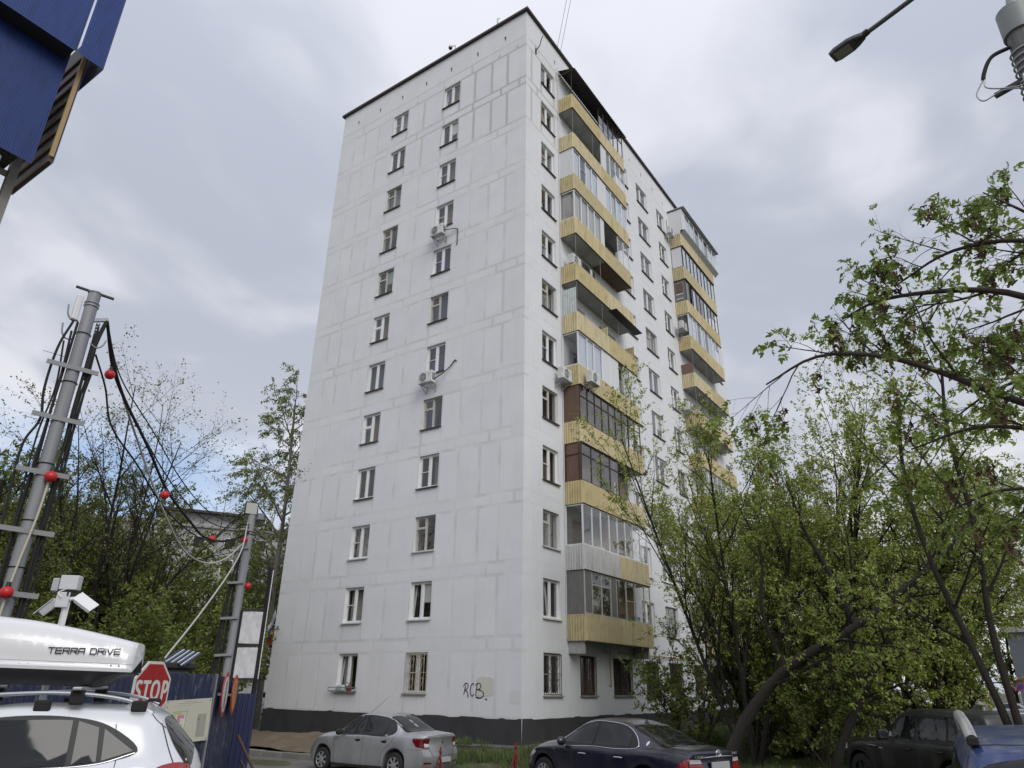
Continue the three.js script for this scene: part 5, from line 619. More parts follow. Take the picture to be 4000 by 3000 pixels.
  mesh('aerial', rod([1.62, 1.46, -0.1], [0.95, 1.92, -0.1], 0.006, 0.003, 5), M.black, car); mirrors(car, 1.98, 1.02, 0.86, M.blackRubber); mesh('sill', merge([-1, 1].map(q => rbox(0.4, 2.25, 0.18, 0.26, q * 0.83 - 0.02, q * 0.83 + 0.02, 0.01))), M.blackRubber, car);
}
// --- dark blue sedan
{
  const s = { x0: -1.04, x1: 3.72, bot: 0.2, wr: 0.325, archR: 0.39, wheels: [0, 2.85], halfW: 0.89, plan: 0.15,
    top: [[-1.04, 0.96], [-1.0, 1.0], [-0.7, 1.035], [-0.45, 1.05], [0.1, 1.24], [0.55, 1.385], [0.95, 1.455], [1.35, 1.47], [1.7, 1.435], [2.1, 1.28], [2.6, 1.03], [2.75, 1.0], [3.2, 0.92], [3.55, 0.8], [3.68, 0.7], [3.72, 0.6]],
    belt: [[-1.04, 0.9], [-0.3, 0.955], [0.8, 0.94], [2.0, 0.91], [2.7, 0.88], [3.4, 0.78], [3.72, 0.5]], W: [[-1.04, 0.76], [-0.9, 0.81], [-0.4, 0.87], [1.2, 0.89], [2.6, 0.885], [3.2, 0.84], [3.6, 0.72], [3.72, 0.58]], rw: [[-1.04, 0.62], [0.1, 0.57], [1.2, 0.56], [2.2, 0.57], [3.72, 0.5]],
    rear: [[0.2, -0.02], [0.35, 0.05], [0.55, 0.07], [0.68, 0.05], [0.8, 0.02], [0.95, 0.02]], front: [[0.2, -0.04], [0.45, 0.05], [0.7, 0.0], [0.9, -0.1]] };
  const dust = dataTex(512, 512, (i, j) => { const k = smooth(0.4, 0.75, fbm(i / 512 * 7, j / 512 * 7, 131, 6)) * 0.6; return [lerp(0.006, 0.07, k * 0.5), lerp(0.0075, 0.066, k * 0.5), lerp(0.026, 0.06, k * 0.5)]; });
  const navy = paint([1, 1, 1], 0.3, 0.15, { map: rep(dust, 0.5) });
  const { car, surf } = carBase('dark navy sedan with chrome trim parked at the lawn', 'sedan', s, navy, [8.62, 0.02, 7.55], 2.86); wheels(car, s, 10, rimMat);
  for (const v of LR) { const o = poly2([[2.5, 0.94], [1.4, 0.945], [0.25, 0.975], [0.2, 1.02], [0.42, 1.24], [0.7, 1.36], [1.1, 1.4], [1.5, 1.4], [1.85, 1.31], [2.2, 1.13]]); mesh('side_glass_trim', surf.patch(v, o, 0.003), M.black, car); mesh('chrome_trim', surf.line(v, o.filter((p, i) => i % 3 === 0), 0.011, 0.004, true), M.chrome, car);
    mesh('front_door_glass', surf.patch(v, [[2.4, 0.975], [1.42, 0.975], [1.4, 1.375], [1.5, 1.375], [1.8, 1.29], [2.15, 1.12]], 0.008), tinted, car); mesh('rear_door_glass', surf.patch(v, [[1.34, 0.975], [0.42, 0.995], [0.45, 1.2], [0.7, 1.325], [1.1, 1.372], [1.32, 1.376]], 0.008), tinted, car);
    mesh('door_seam', surf.line(v, [[1.38, 1.4], [1.38, 0.95], [1.36, 0.6], [1.4, 0.28]], 0.004), seamMat, car); mesh('door_seam', surf.line(v, [[0.28, 0.98], [0.26, 0.8], [0.46, 0.62], [0.55, 0.28]], 0.004), seamMat, car); for (const x of [1.62, 0.62]) mesh('door_handle', surf.line(v, [[x - 0.11, 0.8], [x, 0.805], [x + 0.11, 0.8]], 0.016, 0.018), M.chrome, car);
    mesh('taillight', surf.patch(v, [[-0.96, 0.86], [-0.98, 0.64], [-0.78, 0.62], [-0.68, 0.68], [-0.88, 0.86]], 0.008, 0.06), lampRed, car); mesh('headlight', surf.patch(v, poly2([[3.6, 0.6], [3.25, 0.66], [3.1, 0.75], [3.5, 0.73]]), 0.006), lampClear, car); mesh('pillar_emblem', surf.patch(v, poly2([[0.02, 1.03], [0.05, 1.07], [0.02, 1.11], [-0.01, 1.07]]), 0.006), M.chrome, car); mesh('body_seam', surf.line(v, [[-0.7, 0.93], [-0.5, 0.97], [0.1, 1.0]], 0.004), seamMat, car); }
  for (const sg of [-1, 1]) { const tl = mesh('taillight', surf.patch('B', [[sg * 0.745, 0.87], [sg * 0.75, 0.62], [sg * 0.4, 0.64], [sg * 0.5, 0.87]], 0.01, 0.05), lampRed, car); mesh('clear_lens', surf.patch('B', [[sg * 0.73, 0.865], [sg * 0.74, 0.8], [sg * 0.47, 0.8], [sg * 0.5, 0.865]], 0.015, 0.05), lampClear, tl); for (const y of [0.655, 0.7, 0.745, 0.785]) mesh('lens_rib', surf.line('B', [[sg * 0.735, y], [sg * 0.44, y]], 0.005, 0.012), y < 0.67 ? lampClear : lampDarkRed, tl); }
  mesh('rear_window', surf.patch('T', poly2([[-0.4, -0.62], [-0.43, 0], [-0.4, 0.62], [0.1, 0.56], [0.52, 0.5], [0.54, 0], [0.52, -0.5], [0.1, -0.56]]), 0.006), tinted, car); mesh('windscreen', surf.patch('T', poly2([[2.55, -0.62], [2.6, 0], [2.55, 0.62], [2.1, 0.55], [1.78, 0.47], [1.76, 0], [1.78, -0.47], [2.1, -0.55]]), 0.005), tinted, car);
  mesh('boot_seam', surf.line('T', [[-0.98, -0.7], [-0.5, -0.66], [-0.42, 0], [-0.5, 0.66], [-0.98, 0.7]], 0.004), seamMat, car); mesh('chrome_strip', surf.line('B', [[-0.5, 0.89], [0, 0.905], [0.5, 0.89]], 0.014, 0.01), M.chrome, car);
  mesh('badge', merge([tx(new THREE.TorusGeometry(0.055, 0.009, 6, 24).scale(1.3, 1, 1), 0, 0, 0, -Math.PI / 2), tx(new THREE.TorusGeometry(0.03, 0.007, 6, 20).scale(0.7, 1.4, 1), 0, 0, 0, -Math.PI / 2), tx(new THREE.TorusGeometry(0.03, 0.007, 6, 20).scale(1.5, 0.55, 1), 0, 0.025, 0, -Math.PI / 2)]).translate(-1.075, 0.955, 0), M.chrome, car); mesh('badge_lettering', textGeo('CROWN', 0.045, 0.004, 1.3).rotateY(-Math.PI / 2).translate(-1.072, 0.91, -0.56), M.chrome, car); mesh('badge_lettering', textGeo('Royal', 0.045, 0.004, 1.1).rotateY(-Math.PI / 2).translate(-1.072, 0.945, 0.5), M.chrome, car);
  mesh('number_plate', rbox(-0.012, 0.012, -0.09, 0.09, -0.27, 0.27, 0.008).translate(-1.1, 0.73, 0), plateMat, car); mesh('rear_step', surf.patch('B', [[-0.62, 0.58], [0.62, 0.58], [0.6, 0.5], [-0.6, 0.5]], 0.006), M.black, car); mesh('shark_fin', new THREE.ConeGeometry(0.05, 0.07, 4).scale(1.6, 1, 0.4).translate(0.62, 1.43, 0), navy, car); mirrors(car, 2.2, 1.0, 0.88, navy);
}
// --- black offroader
function boxyTop() { return [[-1.0, 1.3], [-0.96, 1.62], [-0.85, 1.76], [-0.4, 1.8], [0.5, 1.825], [1.1, 1.81], [1.45, 1.74], [2.05, 1.24], [2.15, 1.17], [2.7, 1.13], [3.3, 1.08], [3.5, 1.0], [3.58, 0.85]]; }
{
  const s = { x0: -1.0, x1: 3.58, bot: 0.28, wr: 0.385, archR: 0.45, wheels: [0, 2.745], halfW: 0.96, plan: 0.1, top: boxyTop(), belt: [[-1.0, 1.14], [1.5, 1.12], [2.2, 1.08], [3.3, 0.98], [3.58, 0.75]], W: [[-1.0, 0.86], [-0.8, 0.93], [0.5, 0.96], [2.6, 0.96], [3.3, 0.9], [3.58, 0.78]], rw: [[-1.0, 0.7], [0.5, 0.71], [1.5, 0.7], [3.58, 0.72]], rear: [[0.3, 0.02], [0.6, 0.08], [0.9, 0.02], [1.8, -0.06]], front: [[0.3, -0.05], [0.6, 0.05], [1.1, 0.0]] };
  const dust = dataTex(512, 512, (i, j) => { const k = smooth(0.35, 0.7, fbm(i / 512 * 6, j / 512 * 6, 141, 6)); const v = lerp(0.008, 0.03, k); return [v, v * 0.98, v * 0.94]; });
  const blk = paint([1, 1, 1], 0.45, 0.1, { map: rep(dust, 0.5), clearcoat: 0.4, clearcoatRoughness: 0.3 });
  const { car, surf } = carBase('dusty black offroad car parked beside the lawn', 'offroad_car', s, blk, [13.57, -0.1, 2.27], 2.45); wheels(car, s, 5, rimDark);
  for (const v of LR) { mesh('side_glass_trim', surf.patch(v, [[1.95, 1.16], [-0.85, 1.18], [-0.8, 1.66], [1.3, 1.7], [1.5, 1.62]], 0.003), M.black, car); mesh('front_door_glass', surf.patch(v, [[1.82, 1.19], [0.98, 1.19], [0.98, 1.66], [1.25, 1.66], [1.45, 1.56]], 0.008), tinted, car); mesh('rear_door_glass', surf.patch(v, [[0.9, 1.19], [0.1, 1.2], [0.1, 1.65], [0.9, 1.66]], 0.008), tinted, car); mesh('quarter_glass', surf.patch(v, [[0.03, 1.2], [-0.75, 1.21], [-0.72, 1.63], [0.03, 1.65]], 0.008), tinted, car);
    mesh('rain_visor', surf.patch(v, [[1.5, 1.62], [1.32, 1.7], [0.95, 1.7], [0.95, 1.64], [1.25, 1.64]], 0.03), M.black, car); mesh('rain_visor', surf.patch(v, [[0.9, 1.7], [0.1, 1.69], [0.1, 1.62], [0.9, 1.64]], 0.03), M.black, car); for (const x of [0.94, 0.05]) mesh('door_seam', surf.line(v, [[x, 1.7], [x, 1.1], [x + 0.05, 0.4]], 0.005), seamMat, car); mesh('door_seam', surf.line(v, [[1.95, 1.15], [1.92, 0.8], [1.85, 0.4]], 0.005), seamMat, car); mesh('side_vent', surf.patch(v, [[2.35, 0.92], [2.1, 0.92], [2.12, 0.98], [2.35, 0.99]], 0.008), M.blackRubber, car); mesh('vent_trim', surf.line(v, [[2.38, 0.985], [2.12, 0.975]], 0.012, 0.01), M.galv, car); mesh('side_badge', surf.patch(v, [[2.04, 0.93], [1.92, 0.93], [1.92, 0.96], [2.04, 0.96]], 0.008), M.galv, car); for (const x of [1.15, 0.25]) mesh('door_handle', surf.line(v, [[x - 0.11, 0.97], [x + 0.11, 0.97]], 0.018, 0.018), blk, car); mesh('headlight', surf.patch(v, [[3.45, 0.82], [3.2, 0.84], [3.2, 0.96], [3.42, 0.95]], 0.008), lampClear, car); mesh('wheel_arch_trim', surf.line(v, Array.from({ length: 9 }, (_, i) => [2.745 + 0.475 * Math.cos(i * Math.PI / 8), 0.39 + 0.475 * Math.sin(i * Math.PI / 8)]), 0.02, 0.004), M.blackRubber, car); }
  mesh('windscreen', surf.patch('T', poly2([[2.02, -0.72], [2.06, 0], [2.02, 0.72], [1.5, 0.66], [1.47, 0], [1.5, -0.66]]), 0.006), tinted, car); mesh('paper_notice', surf.patch('L', [[1.78, 1.21], [1.66, 1.21], [1.72, 1.3], [1.8, 1.3]], 0.011), plateMat, car);
  for (const sg of [-1, 1]) { const m = mesh('wing_mirror', rbox(-0.07, 0.07, -0.11, 0.11, -0.12, 0.12, 0.04).translate(1.72, 1.25, sg * 1.09), blk, car); mesh('mirror_glass', rbox(-0.075, -0.068, -0.08, 0.08, -0.09, 0.09, 0.003).translate(1.72, 1.25, sg * 1.09), M.chrome, m); }
}
// --- blue car at the right edge (rear corner of its roof in view)
{
  const s = { x0: -0.95, x1: 3.3, bot: 0.22, wr: 0.33, archR: 0.4, wheels: [0, 2.6], halfW: 0.89, plan: 0.22, top: [[-0.95, 1.05], [-0.9, 1.2], [-0.72, 1.5], [-0.6, 1.56], [-0.2, 1.62], [0.5, 1.66], [1.1, 1.63], [1.5, 1.53], [2.2, 1.1], [2.35, 1.05], [2.9, 0.97], [3.2, 0.85], [3.3, 0.65]], belt: [[-0.95, 0.98], [0.5, 0.99], [2.3, 0.93], [3.3, 0.6]], W: [[-0.95, 0.76], [-0.75, 0.82], [-0.2, 0.88], [2.4, 0.885], [3.0, 0.8], [3.3, 0.6]], rw: [[-0.95, 0.55], [-0.3, 0.58], [0.6, 0.6], [1.5, 0.58], [3.3, 0.5]], rear: [[0.2, 0], [0.5, 0.08], [0.9, 0.03], [1.6, 0]] };
  const dust = dataTex(512, 512, (i, j) => { const k = smooth(0.38, 0.66, fbm(i / 512 * 9, j / 512 * 9, 151, 6)) * (0.4 + 0.6 * smooth(0.35, 0.6, fbm(i / 512 * 60, j / 512 * 20, 152, 3))); return [lerp(0.016, 0.12, k), lerp(0.04, 0.13, k), lerp(0.16, 0.17, k)]; });
  const blue = paint([1, 1, 1], 0.4, 0.2, { map: rep(dust, 0.9), clearcoat: 0.5 });
  const { car, surf } = carBase('dusty blue car with silver roof rail at right edge', 'blue_car', s, blue, [14.86, 0.2, 15.66], 1.66); wheels(car, s, 6, rimMat);
  for (const v of LR) { mesh('side_glass', surf.patch(v, [[1.9, 1.06], [-0.35, 1.08], [-0.55, 1.2], [-0.4, 1.42], [0.5, 1.5], [1.25, 1.46]], 0.006), tinted, car); const sg = v === 'L' ? -1 : 1; const rail = mesh('roof_rail', tube([[-0.42, 1.585, sg * 0.53], [-0.25, 1.66, sg * 0.545], [0.1, 1.7, sg * 0.56], [0.7, 1.71, sg * 0.565], [1.1, 1.66, sg * 0.56], [1.25, 1.58, sg * 0.55]], 0.038, 10, 50), mat([0.5, 0.5, 0.5], 0.35, { metalness: 0.6 }), car); mesh('rail_foot', rbox(-0.5, -0.38, 1.555, 1.61, sg * 0.53 - 0.035, sg * 0.53 + 0.035, 0.012), M.blackRubber, rail); mesh('taillight', surf.patch(v, [[-0.9, 0.98], [-0.9, 0.8], [-0.6, 0.82], [-0.65, 0.96]], 0.008, 0.06), lampRed, car); mesh('body_seam', surf.line(v, [[-0.5, 1.5], [-0.65, 1.3], [-0.78, 1.0]], 0.004), seamMat, car); }
  mesh('rear_window', surf.patch('B', poly2([[-0.62, 1.12], [0, 1.1], [0.62, 1.12], [0.54, 1.42], [0.3, 1.5], [0, 1.525], [-0.3, 1.5], [-0.54, 1.42]]), 0.006), tinted, car); mesh('roof_seam', surf.line('T', [[-0.46, -0.5], [-0.5, -0.3], [-0.5, 0], [-0.5, 0.3], [-0.46, 0.5]], 0.004), seamMat, car); mesh('windscreen', surf.patch('T', poly2([[2.15, -0.6], [2.2, 0], [2.15, 0.6], [1.6, 0.5], [1.57, 0], [1.6, -0.5]]), 0.006), tinted, car); mesh('number_plate', rbox(-0.01, 0.01, -0.06, 0.06, -0.26, 0.26, 0.006).translate(-1.04, 0.62, 0), plateMat, car);
}
// --- white SUV with roof box at left
{
  const s = { x0: -1.06, x1: 3.0, bot: 0.24, wr: 0.34, archR: 0.42, wheels: [-0.28, 2.32], halfW: 0.9, plan: 0.2, top: [[-1.06, 1.08], [-1.01, 1.22], [-0.86, 1.39], [-0.66, 1.575], [-0.5, 1.63], [0.0, 1.66], [0.5, 1.67], [0.9, 1.63], [1.3, 1.5], [1.95, 1.12], [2.1, 1.07], [2.6, 1.0], [2.9, 0.88], [3.0, 0.68]], belt: [[-1.06, 1.06], [-0.7, 1.17], [0.4, 1.12], [2.0, 0.98], [3.0, 0.62]], W: [[-1.06, 0.78], [-0.9, 0.84], [-0.55, 0.885], [0.5, 0.9], [2.1, 0.895], [2.7, 0.82], [3.0, 0.64]], rw: [[-1.06, 0.56], [-0.6, 0.6], [0.3, 0.63], [1.3, 0.61], [3.0, 0.5]], rear: [[0.2, 0], [0.5, 0.08], [0.9, 0.04], [1.3, 0], [1.6, 0.0]] };
  const white = paint([0.72, 0.74, 0.77], 0.3, 0.0, { clearcoat: 1 });
  const { car, surf } = carBase('white SUV with silver roof rails carrying a roof box', 'suv', s, white, [6.92, 0.2, 18.1], 4.08); wheels(car, s, 6, rimMat);
  for (const v of LR) { const sg = v === 'L' ? -1 : 1; mesh('side_glass_trim', surf.patch(v, poly2([[1.75, 1.1], [0.6, 1.13], [-0.2, 1.18], [-0.54, 1.28], [-0.24, 1.49], [0.1, 1.56], [0.6, 1.56], [1.0, 1.48]]), 0.003, 0.08), M.black, car); mesh('front_door_glass', surf.patch(v, [[1.6, 1.12], [0.85, 1.14], [0.83, 1.52], [1.0, 1.47]], 0.008), tinted, car); mesh('rear_door_glass', surf.patch(v, [[0.78, 1.14], [0.02, 1.18], [0.06, 1.53], [0.16, 1.535], [0.78, 1.53]], 0.008), tinted, car); mesh('rear_door_glass', surf.patch(v, [[-0.03, 1.18], [-0.22, 1.2], [-0.17, 1.47], [0.01, 1.525]], 0.008), tinted, car); mesh('quarter_glass', surf.patch(v, [[-0.26, 1.205], [-0.5, 1.28], [-0.22, 1.46]], 0.008), tinted, car);
    mesh('window_line', surf.line(v, [[-0.52, 1.265], [-0.24, 1.185], [0.3, 1.15], [1.5, 1.1]], 0.008, 0.002), M.chrome, car); mesh('door_seam', surf.line(v, [[-0.3, 1.5], [-0.38, 1.2], [-0.34, 0.95], [0.1, 0.72]], 0.004), seamMat, car); mesh('taillight', surf.patch(v, poly2([[-0.98, 1.14], [-0.84, 1.17], [-0.7, 1.12], [-0.82, 1.0], [-1.0, 0.98]]), 0.01, 0.05), lampRed, car);
    const rail = mesh('roof_rail', tube([[-0.52, 1.64, sg * 0.585], [-0.35, 1.7, sg * 0.6], [0.0, 1.75, sg * 0.61], [0.5, 1.755, sg * 0.62], [1.0, 1.7, sg * 0.61], [1.15, 1.62, sg * 0.6]], 0.017, 8, 50), M.galv, car); for (const x of [-0.46, 0.35, 1.08]) mesh('rail_foot', rbox(x - 0.07, x + 0.07, 1.6, 1.7, sg * 0.6 - 0.025, sg * 0.6 + 0.02, 0.02), M.blackRubber, rail); }
  for (const sg of [-1, 1]) mesh('taillight', surf.patch('B', poly2([[sg * 0.75, 1.1], [sg * 0.5, 1.09], [sg * 0.52, 1.0], [sg * 0.76, 0.98]]), 0.01, 0.05), lampRed, car);
  mesh('rear_window', surf.patch('T', poly2([[-0.96, -0.58], [-0.98, 0], [-0.96, 0.58], [-0.72, 0.5], [-0.7, 0], [-0.72, -0.5]]), 0.006), tinted, car); mesh('spoiler', rbox(-0.09, 0.09, -0.022, 0.022, -0.52, 0.52, 0.02).rotateZ(0.42).translate(-0.5, 1.615, 0), white, car); mesh('spoiler_seam', surf.line('L', [[-0.56, 1.6], [-0.62, 1.54], [-0.72, 1.46]], 0.005), seamMat, car); mesh('hatch_seam', surf.line('T', [[-0.68, -0.54], [-0.85, -0.68], [-1.0, -0.75]], 0.006), seamMat, car); mesh('windscreen', surf.patch('T', poly2([[1.9, -0.6], [1.95, 0], [1.9, 0.6], [1.35, 0.52], [1.33, 0], [1.35, -0.52]]), 0.006), tinted, car); mesh('number_plate', rbox(-0.01, 0.01, -0.06, 0.06, -0.26, 0.26, 0.006).translate(-1.3, 0.75, 0), plateMat, car);
  // roof box: its own thing, riding on two crossbars
  const bx = thing('roof_box', 'glossy white roof box with black base on white SUV', 'roof box', [6.92 - 0.59 * 0.1, 0.2, 18.1 + 0.807 * 0.1], 4.08);
  const sec = (x) => { const t = clamp((x + 0.4) / 1.98); const taper = Math.pow(Math.max(0, 1 - Math.pow(Math.abs(t * 2 - 1), 7)), 0.3); const w = 0.42 * (0.86 + 0.14 * taper) * lerp(1, 0.86, smooth(0.6, 1, t)); const top = 2.23 + 0.22 * Math.sin(clamp(t, 0, 1) * Math.PI * 0.62 + 0.02) * 1.04 - 0.3 * smooth(0.8, 1, t); return [w, top, taper]; };
  const loft = (fn, n = 60) => { const pos = [], idx = [], X = []; for (let i = 0; i <= n; i++) X.push(lerp(fn === base ? -0.385 : -0.4, 1.58, i / n)); let K; X.forEach(x => { const p = fn(x); K = p.length; for (const [z, y] of p) pos.push(x, y, z); }); for (let i = 0; i < n; i++) for (let k = 0; k < K - 1; k++) { const a = i * K + k; idx.push(a, a + K, a + K + 1, a, a + K + 1, a + 1); } for (const [i, f] of [[0, 1], [n, 0]]) { const b = pos.length / 3; let cx = 0, cy = 0; for (let k = 0; k < K; k++) { const q = (i * K + k) * 3; pos.push(pos[q], pos[q + 1], pos[q + 2]); cy += pos[q + 1] / K; } pos.push(X[i] + (i ? 0.03 : -0.03), cy, 0); for (let k = 0; k < K - 1; k++) f ? idx.push(b + k, b + k + 1, b + K) : idx.push(b + k + 1, b + k, b + K); } const g = new THREE.BufferGeometry(); g.setAttribute('position', new THREE.Float32BufferAttribute(pos, 3)); g.setAttribute('uv', new THREE.Float32BufferAttribute(new Float32Array(pos.length / 3 * 2), 2)); g.setIndex(idx); g.computeVertexNormals(); return toCreasedNormals(g, 0.7); };
  const lid = x => { const [w, top, tp] = sec(x); const L = 1.95 + 0.02 * (x + 0.4); const pr = [[1.0, L], [1.012, L + 0.03], [1.0, L + 0.035], [0.985, L + 0.07], [0.995, L + 0.075], [0.985, lerp(L, top, 0.32)], [0.975, lerp(L, top, 0.55)], [0.965, lerp(L, top, 0.57)], [0.9, lerp(L, top, 0.82)], [0.72, lerp(L, top, 0.96)], [0.4, top - 0.004], [0, top]]; const r = pr.map(([a, y]) => [a * w, y]); return r.slice().map(([z, y]) => [-z, y]).concat(r.slice(0, -1).reverse()); };
  const base = x => { const [w, top, tp] = sec(x); const L = 1.947 + 0.02 * (x + 0.4), d = 0.12 * smooth(-0.4, -0.05, x) * smooth(1.58, 1.2, x) + 0.02; const r = [[0.99, L], [0.985, L - d * 0.35], [0.86, L - d * 0.9], [0.6, L - d], [0, L - d]]; const q = r.map(([a, y]) => [a * w, y]); return q.map(([z, y]) => [-z, y]).concat(q.slice(0, -1).reverse()); };
  mesh('lid', loft(lid), paint([0.74, 0.74, 0.76], 0.22, 0, { clearcoat: 1 }), bx);
  mesh('base', loft(base), mat([0.012, 0.012, 0.013], 0.4), bx);
  for (const x of [-0.02, 0.95]) { const cb = mesh('crossbar', rbox(x - 0.04, x + 0.04, 1.785, 1.815, -0.72, 0.72, 0.012), M.galv, bx); for (const sg of [-1, 1]) mesh('bar_foot', rbox(x - 0.06, x + 0.06, 1.66, 1.79, sg * 0.61 - 0.05, sg * 0.61 + 0.05, 0.02), M.blackRubber, cb); }
  // lettering strokes on both sides
  const GL = { T: [[[0, 1], [1.3, 1]], [[0.65, 1], [0.65, 0]]], E: [[[1.2, 1], [0, 1], [0, 0], [1.2, 0]], [[0, 0.5], [1.15, 0.5]]], R: [[[0, 0], [0, 1], [1.2, 1], [1.2, 0.5], [0.1, 0.5]], [[0.7, 0.5], [1.25, 0]]], A: [[[0, 0], [0, 0.8], [0.15, 1], [1.2, 1], [1.2, 0]], [[0, 0.42], [1.2, 0.42]]], D: [[[0, 0], [0, 1], [1.0, 1], [1.2, 0.8], [1.2, 0.2], [1.0, 0], [0, 0]]], I: [[[0, 0], [0, 1]]], V: [[[0, 1], [0.6, 0], [1.2, 1]]] };
  const adv = { T: 1.55, E: 1.5, R: 1.55, A: 1.55, D: 1.55, I: 0.35, V: 1.5, ' ': 0.9 };
  const strokes = []; let cx = 0; for (const ch of 'TERRA DRIVE') { if (ch !== ' ') for (const st of GL[ch]) for (let i = 0; i < st.length - 1; i++) { const [ax, ay] = st[i], [bx_, by] = st[i + 1]; const a = V3(cx + ax, ay, 0), b = V3(cx + bx_, by, 0), d = b.clone().sub(a), L = d.length() + 0.13, g = new THREE.BoxGeometry(L, 0.19, 0.1); g.rotateZ(Math.atan2(d.y, d.x)); g.translate((a.x + b.x) / 2, (a.y + b.y) / 2, 0); strokes.push(g); } cx += adv[ch]; }
  const txt = merge(strokes), kx = 0.64 / cx; txt.scale(kx, 0.05, 0.02);
  for (const sg of [-1, 1]) { const g = txt.clone(); if (sg < 0) { g.rotateY(Math.PI); g.translate(0.36, 2.11, -0.425); } else g.translate(-0.3, 2.11, 0.425); mesh('lettering', g, mat([0.008, 0.009, 0.02], 0.85), bx); }
  for (const x of [-0.28, -0.21, 0.5, 0.57]) for (const sg of [-1, 1]) mesh('rivet', new THREE.SphereGeometry(0.009, 8, 6).translate(x, 2.01, sg * 0.412), M.galv, bx);
}
// --- parked cars further off
{
  const mk = (kind) => { const suv = kind === 'suv', van = kind === 'van'; const H = van ? 2.05 : suv ? 1.66 : 1.46; return { N: 60, x0: -0.95, x1: 3.35, bot: 0.24, wr: 0.33, archR: 0.4, wheels: [0, 2.65], halfW: 0.9, plan: 0.18, top: van ? [[-0.95, 1.3], [-0.92, 1.9], [-0.8, 2.03], [1.6, 2.05], [2.1, 1.9], [2.8, 1.2], [3.2, 1.0], [3.35, 0.7]] : suv ? [[-0.95, 1.1], [-0.85, 1.3], [-0.68, 1.58], [-0.3, 1.65], [0.6, 1.67], [1.2, 1.62], [2.1, 1.12], [2.9, 0.99], [3.25, 0.85], [3.35, 0.65]] : [[-0.95, 0.98], [-0.85, 1.05], [-0.35, 1.08], [0.4, 1.4], [1.0, 1.46], [1.5, 1.4], [2.2, 1.03], [2.9, 0.92], [3.25, 0.8], [3.35, 0.6]], belt: [[-0.95, van ? 1.1 : 0.98], [2.0, van ? 1.08 : 0.96], [3.35, 0.6]], W: [[-0.95, 0.78], [-0.6, 0.86], [1, 0.9], [2.6, 0.88], [3.35, 0.62]], rw: [[-0.95, van ? 0.74 : 0.56], [0.6, van ? 0.76 : 0.6], [3.35, 0.5]], rear: [[0.2, 0], [0.5, 0.07], [0.9, 0.02], [1.6, 0]], H }; };
  const cols = { white: paint([0.66, 0.67, 0.69], 0.35, 0), dark: paint([0.02, 0.022, 0.026], 0.35, 0.2), silver: paint([0.38, 0.39, 0.4], 0.4, 0.6) };
  const geos = {};
  const far = (label, kind, col, x, z, th, y = -0.08) => {
    const s = mk(kind); if (!geos[kind]) { const g = carBodyGeo(s), f = new Surf(g), H = s.H, b = kind === 'van' ? 1.16 : 1.02; const side = v => f.patch(v, kind === 'sedan' ? [[2.0, b], [0.1, b + 0.02], [0.5, H - 0.08], [1.35, H - 0.08]] : [[2.0, b], [-0.55, b + 0.04], [-0.45, H - 0.16], [1.25, H - 0.14]], 0.006, 0.15); geos[kind] = { g, L: side('L'), R: side('R'), B: kind === 'sedan' ? f.patch('T', [[-0.3, -0.55], [-0.3, 0.55], [0.35, 0.45], [0.35, -0.45]], 0.006, 0.15) : f.patch('B', [[-0.6, b + 0.1], [0.6, b + 0.1], [0.5, H - 0.16], [-0.5, H - 0.16]], 0.006, 0.15), F: f.patch('T', kind === 'van' ? [[2.7, -0.6], [2.7, 0.6], [2.1, 0.65], [2.1, -0.65]] : [[2.0, -0.6], [2.0, 0.6], [1.4, 0.5], [1.4, -0.5]], 0.006, 0.15), tl: [-1, 1].map(q => f.patch('B', [[q * 0.8, 0.98], [q * 0.8, 0.8], [q * 0.45, 0.84], [q * 0.45, 0.95]], 0.008, 0.1)), hl: [-1, 1].map(q => f.patch('F', [[q * 0.62, 0.78], [q * 0.62, 0.66], [q * 0.35, 0.66], [q * 0.38, 0.76]], 0.008, 0.1)) }; }
    const q = geos[kind], c = thing('parked_car', label, 'car', [x, y, z], th, 'cars parked far behind the trees'); mesh('body', q.g, cols[col], c); for (const k of ['L', 'R']) mesh('side_glass', q[k], tinted, c); mesh('rear_window', q.B, tinted, c); mesh('windscreen', q.F, tinted, c); q.tl.forEach(g => mesh('taillight', g, lampRed, c)); q.hl.forEach(g => mesh('headlight', g, lampClear, c)); mesh('number_plate', box(-1.05, -1.035, 0.6, 0.72, -0.26, 0.26), plateMat, c); wheels(c, s, 5, rimMat);
  };
  far('white crossover seen from behind beyond the black offroad car', 'suv', 'white', 9.4, -32.6, 1.67); far('dark SUV seen from behind beyond the black offroad car', 'suv', 'dark', 11.75, -25.8, 1.63); far('white crossover side on at right edge behind thin trunks', 'suv', 'white', 16.0, -24.5, 3.05); far('silver car furthest away on the road at right', 'sedan', 'silver', 13.9, -50, 2.9); far('white sedan facing camera at right frame edge', 'sedan', 'white', 14.8, -15.5, 4.45); far('white van standing behind leaning tree trunks', 'van', 'white', 4.3, -37, 1.8); far('dark car half hidden behind the tree trunks', 'suv', 'dark', 7.1, -32.5, 1.7); far('white van glimpsed between trunks close to the block', 'van', 'white', 2.9, -21.6, 1.85); far('white car half hidden behind left corner of block', 'sedan', 'white', -26.2, -9.6, -0.5, 0.1);
}
